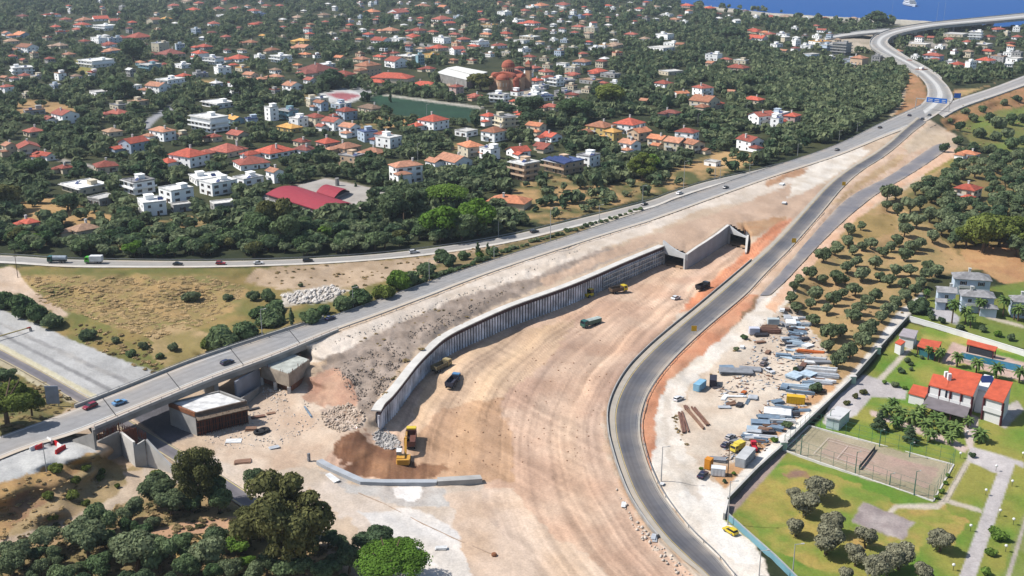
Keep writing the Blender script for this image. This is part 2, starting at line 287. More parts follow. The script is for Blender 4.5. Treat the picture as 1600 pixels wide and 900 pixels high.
# ---------------------------------------------------------------- what covers the ground: (outline, colour a, colour b, patch size m, edge raggedness)
GREEN, DRY = (92, 96, 58), (186, 150, 104)
ZONES = [
 ([(-420, -70), (2040, -70), (2040, 1080), (-420, 1080)], (50, 58, 38), (76, 78, 50), 12, 0),
 ([(75, 640), (400, 540), (700, 430), (1010, 335), (1300, 236), (1450, 185), (1500, 215), (1490, 250), (1340, 345), (1235, 470), (1310, 600), (1130, 810), (1260, 1080), (560, 1080), (430, 790), (330, 770), (200, 745), (140, 700)], (206, 184, 160), (192, 168, 142), 9, 0),
 # dry plots in the village
 ([(30, 318), (70, 305), (150, 330), (210, 345), (205, 358), (120, 352), (40, 350)], DRY, (170, 138, 92), 6, 1),
 ([(235, 350), (300, 338), (325, 345), (320, 372), (260, 368), (190, 388), (180, 372)], DRY, GREEN, 6, 1),
 ([(840, 265), (930, 295), (1060, 262), (1110, 240), (1180, 240), (1165, 262), (1010, 308), (860, 350), (800, 345), (800, 300)], DRY, GREEN, 7, 1),
 ([(1110, 238), (1150, 236), (1180, 250), (1160, 262), (1112, 262)], (200, 165, 115), DRY, 7, 1),
 ([(20, 160), (60, 155), (125, 168), (120, 176), (30, 178)], DRY, (160, 130, 90), 8, 1), ([(588, 182), (650, 184), (660, 196), (600, 200)], DRY, (180, 140, 90), 6, 1),
 ([(118, 95), (150, 92), (150, 118), (120, 112)], (140, 140, 70), (150, 130, 80), 8, 1), ([(795, 135), (825, 133), (840, 148), (805, 152)], (190, 175, 155), (170, 155, 135), 8, 0),
 ([(215, 200), (232, 185), (262, 166), (274, 162), (270, 172), (248, 184), (230, 203)], (165, 165, 168), (150, 150, 150), 5, 0),
 ([(300, 128), (330, 122), (345, 132), (312, 138)], DRY, GREEN, 6, 1), ([(470, 150), (490, 146), (500, 154), (478, 160)], DRY, GREEN, 6, 1), ([(700, 226), (735, 220), (742, 232), (708, 238)], DRY, GREEN, 6, 1), ([(560, 196), (590, 192), (592, 204), (566, 208)], DRY, GREEN, 6, 1), ([(30, 232), (160, 262), (180, 272), (172, 276), (140, 262), (28, 238)], (190, 182, 172), (170, 162, 150), 5, .2), ([(842, 140), (866, 150), (905, 140), (910, 144), (868, 156), (838, 146)], (184, 178, 170), (170, 164, 156), 5, .2), ([(620, 62), (760, 84), (820, 80), (822, 84), (760, 89), (618, 66)], (170, 166, 160), (160, 156, 150), 5, .2), ([(900, 300), (930, 288), (960, 292), (940, 305)], DRY, DRY, 6, 1),
 # the coast: beach and quay
 ([(1100, 6), (1300, 23), (1415, 28), (1500, 34), (1480, 42), (1420, 40), (1330, 34), (1200, 26), (1100, 14)], (200, 190, 172), (170, 165, 150), 10, 0),
 ([(1270, 62), (1370, 52), (1372, 62), (1365, 78), (1330, 82), (1290, 72)], (190, 175, 155), (160, 150, 130), 12, 1), ([(1400, 62), (1500, 68), (1502, 76), (1440, 74), (1402, 72)], (175, 168, 155), (160, 150, 135), 8, 0),
 # brown banks by the interchange
 ([(1405, 120), (1430, 112), (1446, 135), (1450, 160), (1425, 175), (1392, 182), (1405, 160)], (178, 132, 96), (150, 118, 82), 8, 1), ([(1396, 180), (1410, 162), (1416, 140), (1404, 118), (1400, 118), (1410, 142), (1402, 165), (1388, 184)], (215, 195, 165), (190, 170, 140), 5, 0),
 ([(1490, 140), (1530, 138), (1560, 128), (1500, 152), (1492, 156)], (190, 150, 110), (170, 150, 100), 8, 1),
 ([(1470, 186), (1520, 165), (1600, 135), (1740, 100), (1740, 160), (1600, 165), (1560, 178), (1520, 200), (1480, 205)], (176, 130, 92), (150, 120, 80), 10, 1),
 ([(1490, 195), (1560, 172), (1740, 150), (1740, 270), (1600, 250), (1520, 225)], (112, 126, 62), (128, 120, 72), 12, 1),
 ([(1450, 262), (1480, 246), (1520, 250), (1500, 268), (1440, 285)], (140, 135, 70), (160, 135, 80), 8, 1),
 # olive grove and fields on the near side of the motorway
 ([(1225, 470), (1240, 430), (1330, 345), (1390, 310), (1470, 262), (1740, 240), (1740, 440), (1600, 440), (1560, 420), (1460, 430), (1440, 455), (1420, 492), (1340, 580), (1310, 600), (1290, 560), (1262, 520), (1240, 500)], (186, 152, 108), (160, 140, 94), 7, 1),
 ([(1395, 320), (1480, 262), (1740, 240), (1740, 420), (1620, 400), (1500, 400), (1450, 350)], (112, 108, 66), (150, 125, 82), 8, 1),
 ([(1330, 350), (1350, 335), (1402, 335), (1400, 360), (1350, 380), (1330, 375)], (172, 145, 95), (150, 128, 80), 6, 1), ([(1500, 390), (1580, 380), (1640, 390), (1640, 450), (1560, 440), (1510, 410)], (176, 128, 92), (190, 150, 105), 8, 1),
 # basin between the two roads
 ([(-420, 412), (400, 418), (640, 402), (700, 392), (820, 372), (1010, 324), (1010, 332), (800, 396), (650, 448), (400, 534), (330, 556), (300, 570), (250, 590), (0, 486), (-420, 330)], (150, 128, 80), (112, 112, 62), 8, 1),
 ([(400, 420), (640, 404), (700, 394), (800, 376), (830, 372), (700, 410), (640, 430), (560, 450), (500, 450), (440, 452), (380, 440)], (196, 172, 145), (168, 145, 118), 5, 1),
 ([(440, 460), (480, 450), (520, 446), (545, 455), (520, 470), (470, 475), (440, 480)], (214, 204, 190), (170, 160, 145), 2.5, 1),
 ([(30, 432), (160, 428), (330, 432), (390, 450), (380, 480), (330, 500), (270, 510), (240, 530), (200, 520), (120, 490), (60, 470)], (172, 142, 96), (132, 124, 76), 7, 1),
 ([(235, 520), (270, 505), (330, 520), (330, 560), (290, 575), (262, 578), (240, 560)], (186, 158, 118), (140, 125, 80), 5, 1),
 ([(-420, 415), (25, 418), (40, 440), (70, 470), (108, 490), (95, 494), (55, 476), (10, 462), (-420, 470)], (206, 184, 162), (190, 165, 140), 6, 1),
 ([(0, 462), (30, 458), (60, 478), (110, 500), (100, 515), (60, 510), (0, 488)], (110, 105, 65), (90, 92, 55), 5, 1),
 ([(-420, 320), (0, 483), (60, 508), (125, 536), (200, 566), (250, 582), (265, 590), (150, 640), (0, 560), (-420, 420)], (192, 190, 186), (178, 176, 172), 6, .3),
 ([(-420, 360), (0, 519), (178, 609), (172, 613), (0, 524), (-420, 366)], (150, 148, 146), (140, 138, 136), 3, 0), ([(-420, 335), (0, 503), (215, 600), (205, 604), (0, 508), (-420, 341)], (176, 172, 166), (150, 148, 146), 3, .3),
 ([(-420, 380), (0, 536), (152, 618), (144, 622), (0, 545), (-420, 388)], (208, 200, 172), (200, 190, 160), 4, 0),
 ([(-420, 400), (0, 559), (55, 590), (128, 628), (118, 634), (50, 600), (0, 572), (-420, 412)], (200, 190, 160), (180, 165, 135), 4, 0),
 ([(-420, 412), (0, 572), (120, 634), (60, 660), (0, 684), (-420, 800)], (105, 105, 62), (150, 130, 85), 6, 1),
 # the near corner: approach slab, brown bank, track, olive plot
 ([(-420, 860), (0, 712), (100, 682), (150, 690), (152, 706), (0, 760), (-420, 900)], (206, 204, 198), (190, 188, 184), 6, .3),
 ([(-420, 900), (0, 757), (150, 706), (190, 745), (180, 765), (140, 800), (60, 830), (0, 850), (-420, 1000)], (150, 118, 92), (175, 142, 98), 5, 1),
 ([(0, 756), (100, 724), (150, 708), (140, 722), (60, 750), (0, 790)], (196, 160, 105), (165, 130, 90), 4, 1), ([(125, 752), (165, 748), (178, 768), (150, 780), (128, 770)], (170, 158, 148), (140, 120, 100), 2, 1),
 ([(150, 708), (200, 730), (275, 740), (300, 760), (260, 800), (180, 830), (0, 1080), (-420, 1080), (-420, 1000), (0, 850)], (182, 156, 120), (150, 132, 92), 6, 1),
 ([(-420, 1080), (0, 860), (120, 830), (220, 780), (330, 768), (420, 790), (500, 850), (640, 1080)], (176, 146, 108), (140, 124, 84), 6, 1),
 ([(-420, 960), (0, 845), (60, 826), (140, 796), (176, 778), (196, 756), (188, 738), (234, 735), (246, 748), (222, 772), (160, 802), (80, 838), (0, 862), (-420, 990)], (206, 186, 162), (192, 170, 146), 4, .5),
 ([(215, 830), (300, 812), (385, 806), (375, 830), (300, 840), (270, 862), (225, 848)], (188, 148, 118), (200, 160, 125), 5, 1), ([(270, 850), (330, 828), (350, 832), (330, 850), (290, 872), (262, 880)], (205, 175, 110), (170, 140, 95), 3, 1),
 # the sandy works area
 ([(205, 700), (260, 735), (300, 735), (345, 700), (440, 690), (520, 700), (500, 730), (566, 760), (760, 758), (900, 850), (1000, 1080), (560, 1080), (560, 830), (480, 760), (470, 800), (400, 780), (330, 770), (230, 745)], (214, 198, 182), (198, 180, 160), 9, 1),
 ([(330, 680), (400, 600), (480, 610), (540, 650), (600, 676), (530, 700), (500, 728), (400, 740), (340, 720)], (214, 194, 172), (196, 170, 146), 7, 1),
 ([(560, 800), (640, 790), (760, 850), (830, 900), (900, 1080), (700, 1080), (640, 900)], (216, 210, 203), (222, 212, 200), 9, 1), ([(500, 735), (560, 758), (690, 762), (720, 790), (640, 790), (540, 770)], (196, 190, 182), (180, 170, 160), 5, 1),
 ([(612, 760), (655, 754), (665, 768), (648, 782), (615, 775)], (236, 230, 222), (225, 215, 205), 3, 1), ([(630, 850), (660, 865), (680, 885), (650, 880)], (235, 230, 225), (215, 205, 195), 3, 1), ([(900, 892), (925, 882), (945, 895), (930, 905)], (240, 236, 230), (215, 205, 195), 3, 1),
 # gravel slope and brown excavation behind the pile wall
 ([(520, 545), (600, 512), (700, 468), (800, 432), (900, 395), (1030, 378), (940, 415), (840, 450), (750, 490), (660, 540), (622, 575), (600, 612), (588, 640), (575, 660), (560, 640), (545, 600), (500, 590)], (170, 154, 140), (148, 132, 118), 4, 1),
 ([(480, 590), (520, 575), (548, 590), (560, 620), (555, 650), (520, 640), (475, 625)], (178, 138, 116), (190, 155, 130), 4, 1), ([(505, 640), (550, 630), (570, 650), (560, 672), (510, 662)], (215, 200, 185), (170, 145, 125), 1.6, 1),
 ([(400, 562), (520, 524), (680, 462), (810, 413), (930, 373), (1000, 352), (1075, 324), (1200, 278), (1300, 246), (1335, 235), (1350, 240), (1290, 268), (1200, 310), (1100, 325), (1010, 365), (930, 392), (840, 430), (720, 465), (620, 505), (540, 548), (500, 565), (440, 575)], (226, 212, 196), (206, 190, 172), 6, .6),
 ([(840, 440), (930, 400), (1000, 372), (1080, 345), (1180, 312), (1260, 275), (1290, 300), (1240, 345), (1170, 372), (1130, 352), (1072, 397), (1030, 376), (930, 415), (850, 448)], (204, 176, 152), (190, 162, 138), 9, 1),
 ([(1280, 245), (1345, 232), (1362, 236), (1310, 272), (1262, 298), (1230, 310), (1240, 280)], (232, 222, 208), (212, 198, 180), 6, 1), ([(1195, 285), (1230, 268), (1262, 262), (1255, 272), (1222, 282), (1200, 294)], (168, 130, 100), (190, 150, 118), 4, 1),
 ([(1145, 348), (1200, 342), (1235, 338), (1215, 352), (1170, 372)], (186, 152, 118), (180, 140, 105), 5, 1),
 # median with scrub between the two carriageways
 ([(800, 378), (910, 353), (1005, 326), (1012, 330), (925, 356), (800, 396), (650, 446), (640, 430), (700, 405)], (150, 128, 95), (98, 96, 58), 4, .6),
 ([(906, 353), (1012, 326), (1100, 294), (1098, 298), (1012, 329), (925, 356)], (208, 198, 180), (190, 178, 158), 5, .3),
 # the pit floor
 ([(592, 677), (600, 665), (630, 632), (650, 605), (700, 557), (750, 532), (800, 510), (875, 482), (925, 461), (1035, 412), (1073, 421), (1137, 380), (1168, 388), (1172, 384), (1215, 350), (1240, 346), (1165, 416), (1087, 482), (1012, 545), (962, 610), (952, 660), (965, 710), (990, 782), (1040, 850), (1097, 900), (1160, 970), (1160, 1080), (900, 1080), (830, 880), (752, 800), (756, 752), (640, 756), (566, 750), (505, 722), (530, 690), (560, 676)], (211, 181, 156), (197, 163, 138), 9, .4),
 ([(700, 560), (800, 520), (900, 500), (860, 560), (760, 640), (680, 700), (640, 660), (660, 600)], (213, 183, 152), (203, 171, 140), 12, 1), ([(690, 640), (780, 620), (800, 690), (800, 750), (700, 752), (640, 750), (640, 690)], (196, 160, 128), (184, 148, 116), 6, 1),
 ([(528, 682), (560, 672), (590, 690), (640, 720), (700, 735), (660, 752), (590, 752), (540, 735), (520, 705)], (150, 112, 84), (124, 88, 66), 4, 2.2), ([(582, 678), (600, 672), (625, 690), (610, 700), (590, 692)], (205, 198, 190), (150, 145, 140), 1.2, 1),
 ([(800, 760), (860, 830), (960, 900), (1000, 1080), (800, 1080), (720, 860), (700, 770)], (214, 190, 168), (204, 176, 150), 8, 1),
 ([(1000, 790), (1040, 850), (1100, 905), (1085, 905), (1020, 850), (985, 800)], (205, 190, 172), (190, 165, 140), 4, 1), ([(955, 620), (962, 700), (985, 780), (1010, 820), (1000, 825), (960, 750), (940, 690), (945, 640)], (214, 192, 168), (205, 170, 140), 4, 1),
 ([(1172, 384), (1215, 348), (1240, 340), (1230, 352), (1165, 417), (1087, 482), (1062, 488), (1090, 455), (1125, 428), (1150, 408)], (197, 128, 94), (206, 144, 110), 5, .6),
 # near side of the bypass: orange bank, white haul road, works yard
 ([(1002, 676), (1004, 645), (1015, 610), (1036, 580), (1062, 552), (1097, 518), (1132, 488), (1166, 459), (1186, 456), (1180, 475), (1150, 505), (1130, 530), (1075, 570), (1040, 600), (1025, 640), (1022, 690), (1032, 735), (1015, 735)], (204, 142, 108), (212, 158, 124), 6, .6),
 ([(192, 642), (266, 622), (304, 682), (262, 694), (240, 676)], (106, 104, 110), (96, 94, 98), 4, 0),  # asphalt under the highway bridge, with the deck's shade painted into its colour
 ([(1150, 505), (1182, 462), (1190, 462), (1180, 490), (1140, 516)], (140, 112, 84), (160, 125, 95), 4, 1),
 ([(1022, 690), (1024, 645), (1040, 602), (1080, 568), (1135, 522), (1190, 470), (1202, 462), (1222, 448), (1245, 455), (1220, 485), (1130, 560), (1075, 605), (1062, 650), (1075, 700), (1120, 760), (1135, 800), (1200, 880), (1240, 1080), (1200, 1080), (1145, 900), (1076, 826), (1036, 775), (1018, 735)], (232, 222, 208), (218, 204, 186), 6, .6),
 ([(1222, 448), (1240, 425), (1275, 388), (1343, 324), (1373, 302), (1414, 279), (1449, 256), (1484, 232), (1496, 232), (1490, 246), (1420, 286), (1372, 316), (1330, 350), (1280, 405), (1235, 458), (1210, 490), (1195, 480)], (222, 186, 158), (214, 172, 140), 6, .6),
 ([(1066, 489), (1090, 484), (1087, 490), (1040, 520), (1020, 545), (1012, 548)], (225, 212, 195), (205, 185, 165), 4, 1),
 ([(1085, 600), (1130, 555), (1200, 500), (1240, 475), (1258, 500), (1290, 548), (1300, 580), (1270, 620), (1220, 660), (1170, 710), (1110, 745), (1080, 720), (1060, 670), (1062, 640)], (222, 206, 186), (206, 186, 164), 7, 1),
 ([(1120, 740), (1170, 700), (1240, 640), (1300, 590), (1310, 600), (1240, 660), (1160, 740), (1135, 770)], (200, 155, 112), (190, 150, 110), 4, 1),
 ([(1060, 770), (1110, 745), (1140, 775), (1132, 810), (1200, 880), (1150, 880), (1080, 810)], (240, 234, 224), (230, 220, 206), 7, 1),
 ([(1118, 782), (1180, 713), (1221, 677), (1300, 611), (1340, 572), (1372, 532), (1400, 490), (1440, 458), (1444, 464), (1418, 497), (1371, 549), (1328, 598), (1268, 655), (1222, 700), (1206, 715), (1181, 738), (1136, 784)], (238, 232, 222), (224, 214, 200), 6, .3),
 ([(1185, 465), (1210, 445), (1195, 465), (1180, 480)], (215, 205, 195), (200, 190, 180), 4, .5),
 ([(1035, 640), (1045, 612), (1060, 598), (1050, 630), (1045, 680), (1060, 730), (1100, 780), (1090, 785), (1050, 735), (1037, 690)], (208, 196, 180), (222, 208, 192), 4, 1),
 # between the bypass and the unfinished road
 ([(1188, 460), (1200, 446), (1250, 390), (1285, 350), (1312, 320), (1340, 300), (1387, 276), (1425, 251), (1455, 229), (1470, 222), (1447, 192), (1427, 207), (1407, 225), (1382, 245), (1345, 269), (1317, 295), (1291, 326), (1266, 355), (1233, 391), (1198, 427), (1168, 458)], (216, 188, 164), (200, 168, 140), 6, .6),
 ([(1300, 318), (1340, 285), (1400, 245), (1420, 240), (1400, 258), (1345, 292), (1310, 318)], (196, 168, 132), (180, 150, 112), 4, 1), ([(1447, 195), (1470, 205), (1482, 222), (1455, 228), (1420, 240), (1410, 228)], (212, 190, 164), (200, 178, 150), 5, .6),
 # villa grounds
 ([(1131, 812), (1207, 730), (1272, 668), (1334, 606), (1376, 556), (1422, 505), (1600, 552), (1800, 600), (1800, 1080), (1400, 1080), (1250, 905)], (104, 138, 52), (150, 146, 72), 9, 0),
 ([(1142, 790), (1215, 725), (1300, 740), (1400, 785), (1450, 800), (1440, 870), (1370, 900), (1300, 900), (1240, 880)], (174, 154, 84), (124, 144, 62), 5, 1),
 ([(1390, 805), (1480, 790), (1510, 820), (1480, 870), (1450, 850), (1420, 840), (1330, 860), (1330, 830)], (186, 154, 92), (140, 146, 68), 5, 1), ([(1440, 510), (1560, 535), (1600, 548), (1600, 556), (1480, 535), (1440, 525)], (176, 164, 90), (124, 146, 60), 6, 1),
 ([(1225, 735), (1260, 738), (1262, 748), (1235, 746)], (140, 110, 100), (160, 130, 90), 3, 1),
 ([(1224, 704), (1264, 666), (1490, 727), (1458, 784)], (176, 164, 138), (160, 150, 122), 7, .3), ([(1281, 710), (1297, 685), (1470, 735), (1448, 764)], (184, 154, 140), (172, 152, 134), 5, .5),
 ([(1134, 808), (1142, 806), (1207, 735), (1230, 706), (1222, 703), (1208, 718), (1138, 786)], (170, 150, 140), (160, 140, 130), 4, 0),
 ([(1297, 630), (1330, 600), (1350, 586), (1375, 592), (1417, 610), (1415, 624), (1362, 620), (1338, 648), (1300, 668), (1285, 662)], (196, 188, 184), (184, 176, 172), 5, 0),
 ([(1370, 592), (1426, 534), (1434, 536), (1380, 594)], (200, 188, 172), (190, 178, 162), 4, 0), ([(1430, 532), (1470, 545), (1468, 549), (1428, 537)], (200, 192, 170), (190, 178, 162), 4, 0),
 ([(1362, 642), (1378, 644), (1420, 660), (1450, 672), (1516, 700), (1510, 708), (1440, 680), (1400, 664), (1362, 650)], (206, 184, 172), (196, 172, 160), 4, .4),
 ([(1516, 697), (1600, 722), (1600, 732), (1586, 726), (1523, 905), (1480, 1080), (1440, 1080), (1497, 905), (1558, 740), (1510, 720)], (200, 192, 188), (188, 180, 176), 3, 0), ([(1510, 645), (1530, 652), (1520, 700), (1512, 700), (1505, 672)], (206, 190, 180), (196, 178, 168), 4, 0),
 ([(1510, 718), (1517, 722), (1480, 785), (1466, 796), (1405, 794), (1392, 803), (1386, 800), (1398, 788), (1462, 787), (1474, 778)], (208, 196, 178), (196, 182, 164), 3, 0), ([(1479, 779), (1536, 796), (1533, 801), (1476, 785)], (208, 196, 178), (196, 182, 164), 3, 0),
 ([(1349, 785), (1429, 815), (1410, 844), (1330, 815)], (182, 170, 164), (160, 146, 142), 2.5, .3), ([(1560, 640), (1590, 625), (1600, 640), (1570, 670), (1556, 660)], (196, 188, 180), (180, 170, 160), 4, 0),
 ([(1470, 566), (1488, 534), (1509, 541), (1600, 566), (1800, 620), (1800, 640), (1600, 596), (1560, 586), (1500, 566), (1490, 572)], (204, 176, 160), (194, 164, 150), 4, 0),
 ([(1565, 900), (1600, 800), (1640, 760), (1640, 1080), (1570, 1080)], (150, 150, 100), (120, 136, 60), 5, .3), ([(1570, 905), (1604, 800), (1609, 800), (1578, 905)], (186, 176, 160), (170, 160, 150), 3, 0),
 # grounds of the grey house
 ([(1422, 500), (1446, 468), (1470, 462), (1600, 440), (1800, 440), (1800, 595), (1600, 545)], (108, 128, 58), (126, 130, 64), 8, 0), ([(1448, 482), (1482, 482), (1500, 496), (1496, 508), (1450, 494)], (188, 184, 184), (176, 172, 172), 5, 0), ([(1540, 492), (1600, 508), (1600, 513), (1540, 497)], (196, 184, 164), (180, 170, 150), 4, 0),
 # village pitches
 ([(574, 154), (598, 147), (652, 153), (751, 168), (735, 191), (700, 189), (622, 182)], (44, 70, 54), (48, 78, 58), 14, 0), ([(600, 147), (755, 167), (757, 169), (751, 170), (596, 149)], (205, 198, 185), (190, 180, 165), 6, 0),
 ([(496, 147), (535, 138), (588, 147), (540, 163), (515, 160)], (206, 204, 200), (190, 188, 184), 6, 0), ([(508, 147), (533, 144), (566, 149), (540, 158)], (166, 100, 104), (160, 96, 98), 6, 0),
 ([(548, 137), (585, 134), (590, 146), (560, 145)], (160, 160, 158), (150, 150, 148), 6, 0),
 ([(405, 306), (467, 288), (510, 278), (606, 299), (562, 328), (507, 338), (480, 330)], (186, 174, 160), (170, 158, 145), 5, .4),
]
col = np.zeros(GU.shape + (3,))
jx = (fbm(XG * .35, YG * .35, 3, 5) - .5); jy = (fbm(XG * .35 + 50, YG * .35, 3, 9) - .5)
SC = np.maximum(CT * (GV - YH) / CH, .3)
# dense per-row weights so that patch noise is in metres on the ground
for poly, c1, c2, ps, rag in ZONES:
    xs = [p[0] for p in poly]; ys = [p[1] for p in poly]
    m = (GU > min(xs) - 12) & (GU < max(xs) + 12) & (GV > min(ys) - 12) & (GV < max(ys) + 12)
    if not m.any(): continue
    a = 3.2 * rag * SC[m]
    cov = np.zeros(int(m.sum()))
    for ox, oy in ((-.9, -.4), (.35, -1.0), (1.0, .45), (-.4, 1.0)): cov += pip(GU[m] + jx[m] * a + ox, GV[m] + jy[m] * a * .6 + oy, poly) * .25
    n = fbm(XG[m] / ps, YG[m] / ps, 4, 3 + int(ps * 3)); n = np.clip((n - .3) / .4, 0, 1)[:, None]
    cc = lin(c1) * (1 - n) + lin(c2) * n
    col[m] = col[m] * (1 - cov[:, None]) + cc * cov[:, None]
# wheel tracks that follow the bends of the bypass across the pit floor
bp = ROADPTS['bypass_road']; bx, by = up((bp[:, 0] + bp[:, 2]) / 2, (bp[:, 1] + bp[:, 3]) / 2, bp[:, 4])
pit = pip(GU, GV, ZONES[[i for i, z in enumerate(ZONES) if z[0][0] == (592, 677)][0]][0])
xp, yp = XG[pit], YG[pit]; dmin = np.full(len(xp), 1e9); smin = np.zeros(len(xp)); sl = np.concatenate([[0], np.cumsum(np.hypot(np.diff(bx), np.diff(by)))])
for i in range(len(bx) - 1):
    ex, ey = bx[i + 1] - bx[i], by[i + 1] - by[i]; L2 = ex * ex + ey * ey
    t = np.clip(((xp - bx[i]) * ex + (yp - by[i]) * ey) / L2, 0, 1)
    d = np.hypot(xp - bx[i] - t * ex, yp - by[i] - t * ey); b = d < dmin
    dmin[b] = d[b]; smin[b] = (sl[i] + t * math.sqrt(L2))[b]
w = fbm(smin * .012, dmin * .02, 2, 40) * 14 + fbm(smin * .035, dmin * .05, 2, 43) * 4
st = fbm((dmin + w) * .75, smin * .018, 3, 21); st2 = fbm((dmin + w) * .16, smin * .01, 2, 33)
st3 = fbm((dmin + w * .6) * 1.9, smin * .03, 2, 55)
cr = fbm((xp * .8 + yp * .6) * .7, (xp * .6 - yp * .8) * .03, 3, 67); cm_ = np.clip((fbm(xp * .03, yp * .03, 2, 71) - .45) * 5, 0, 1)
g = 1 + (st - .5) * .6 * (1 - .45 * cm_) + (st2 - .5) * .36 + (st3 - .5) * .46 * (1 - .4 * cm_) + (cr - .5) * .5 * cm_
for per, ph, kk in ((7.0, 0., .86), (11.0, 3.1, .84), (5.3, 1.7, 1.1)):
    q_ = (dmin + w * (.7 + ph * .1) + ph) % per; trk = ((np.abs(q_ - per / 2 + .95) < .3) | (np.abs(q_ - per / 2 - .95) < .3)) & (fbm(smin * .015 + ph, (dmin + w) // per, 2, 8) > .5); g = np.where(trk, g * kk, g)
cp = col[pit]; cp *= g[:, None]; cp[:, 2] *= (1 - (st2 - .5) * .1); col[pit] = cp
# the sandy works area carries broad tyre-swept bands running towards the viewer
wk = pip(GU, GV, [(330, 690), (500, 735), (760, 762), (980, 1080), (560, 1080), (480, 770)])
q = fbm((XG[wk] * .55 + YG[wk] * .45) * .35, (XG[wk] - YG[wk]) * .015, 3, 61); cw = col[wk]; cw *= (1 + (q - .5) * .34)[:, None]; col[wk] = cw
big = fbm(XG * .03, YG * .03, 3, 77); col *= (1 + (big - .5) * .22)[..., None]
fine = fbm(XG * .9, YG * .9, 3, 91); col *= (1 + (fine - .5) * .22)[..., None]
# small relief so that the low sun side of the ruts and scrub shows
ZR = ZG + np.where(GV > 395, (fbm(XG * .45, YG * .45, 3, 13) - .5) * .34, (fbm(XG * .2, YG * .2, 2, 14) - .5) * .5)
rough_bank = pip(GU, GV, [(480, 590), (520, 545), (700, 468), (900, 395), (1000, 375), (840, 450), (660, 540), (590, 640), (520, 660)])
ZR = ZR + rough_bank * (fbm(XG * .5, YG * .5, 4, 15) - .5) * 1.3
rm = np.zeros(GU.shape, bool)
for k, a in ROADPTS.items():
    for i in range(len(a) - 1):
        r, q_ = a[i], a[i + 1]
        if k == 'highway' and 45 < r[0] < 405: continue
        poly = [(r[0], r[1]), (q_[0], q_[1]), (q_[2], q_[3]), (r[2], r[3])]; c0 = np.mean(poly, 0)
        poly = [(c0[0] + (x - c0[0]) * 1.25, c0[1] + (y - c0[1]) * 1.25) for x, y in poly]; xs = [p[0] for p in poly]; ys = [p[1] for p in poly]
        i0, i1 = np.searchsorted(US, [min(xs), max(xs)]); j0, j1 = np.searchsorted(VS, [min(ys), max(ys)])
        if i1 > i0 and j1 > j0: rm[j0:j1, i0:i1] |= pip(GU[j0:j1, i0:i1], GV[j0:j1, i0:i1], poly)
ZR = np.where(rm, ZG, ZR)
paved = pip(GU, GV, [(1224, 704), (1264, 666), (1490, 727), (1458, 784)]) | pip(GU, GV, [(574, 154), (598, 147), (751, 168), (735, 191), (622, 182)])
ZR = np.where(paved, ZG, ZR)
VBg, VTg, HGt = cliff_rows(GU.ravel()); VBg = VBg.reshape(GU.shape); VTg = VTg.reshape(GU.shape)
onface = (GU > 591) & (GU < 1174) & (GV > VTg - 3) & (GV < VBg + 3)
ZR = np.where(onface, ZG, ZR)
nv, nu = GU.shape
idx = np.arange(nv * nu).reshape(nv, nu)
F = np.stack([idx[:-1, :-1], idx[1:, :-1], idx[1:, 1:], idx[:-1, 1:]], -1)
cu = (GU[:-1, :-1] + GU[1:, 1:]) / 2; cv = (GV[:-1, :-1] + GV[1:, 1:]) / 2; vbc = (VBg[:-1, :-1] + VBg[1:, 1:]) / 2; vtc = (VTg[:-1, :-1] + VTg[1:, 1:]) / 2
hole = (((cu > 1036) & (cu < 1071)) | ((cu > 1139) & (cu < 1166))) & (cv > vtc - 1) & (cv < vbc + 2)
F = F[~hole]
gm = bpy.data.materials.new('ground_soil'); gm.use_nodes = True
_n = gm.node_tree.nodes; _l = gm.node_tree.links; b_ = _n['Principled BSDF']; b_.inputs['Roughness'].default_value = .95; b_.inputs['Specular IOR Level'].default_value = .1
at = _n.new('ShaderNodeAttribute'); at.attribute_name = 'Col'
tc = _n.new('ShaderNodeTexCoord'); n1 = _n.new('ShaderNodeTexNoise'); n1.inputs['Scale'].default_value = 2.2; n1.inputs['Detail'].default_value = 6; n1.inputs['Roughness'].default_value = .65
_l.new(tc.outputs['Object'], n1.inputs['Vector'])
mr = _n.new('ShaderNodeMapRange'); mr.inputs[1].default_value = .3; mr.inputs[2].default_value = .7; mr.inputs[3].default_value = .84; mr.inputs[4].default_value = 1.16
_l.new(n1.outputs['Fac'], mr.inputs[0])
sc_ = _n.new('ShaderNodeVectorMath'); sc_.operation = 'SCALE'; _l.new(at.outputs['Color'], sc_.inputs[0]); _l.new(mr.outputs[0], sc_.inputs['Scale']); _l.new(sc_.outputs[0], b_.inputs['Base Color'])
bm_ = _n.new('ShaderNodeBump'); bm_.inputs['Strength'].default_value = .35; bm_.inputs['Distance'].default_value = .25; _l.new(n1.outputs['Fac'], bm_.inputs['Height']); _l.new(bm_.outputs[0], b_.inputs['Normal'])
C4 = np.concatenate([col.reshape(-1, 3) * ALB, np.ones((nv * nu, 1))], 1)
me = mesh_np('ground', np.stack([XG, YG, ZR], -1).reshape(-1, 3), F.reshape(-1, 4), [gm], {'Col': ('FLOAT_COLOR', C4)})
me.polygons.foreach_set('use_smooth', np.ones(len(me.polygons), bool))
struct(link('ground', me))
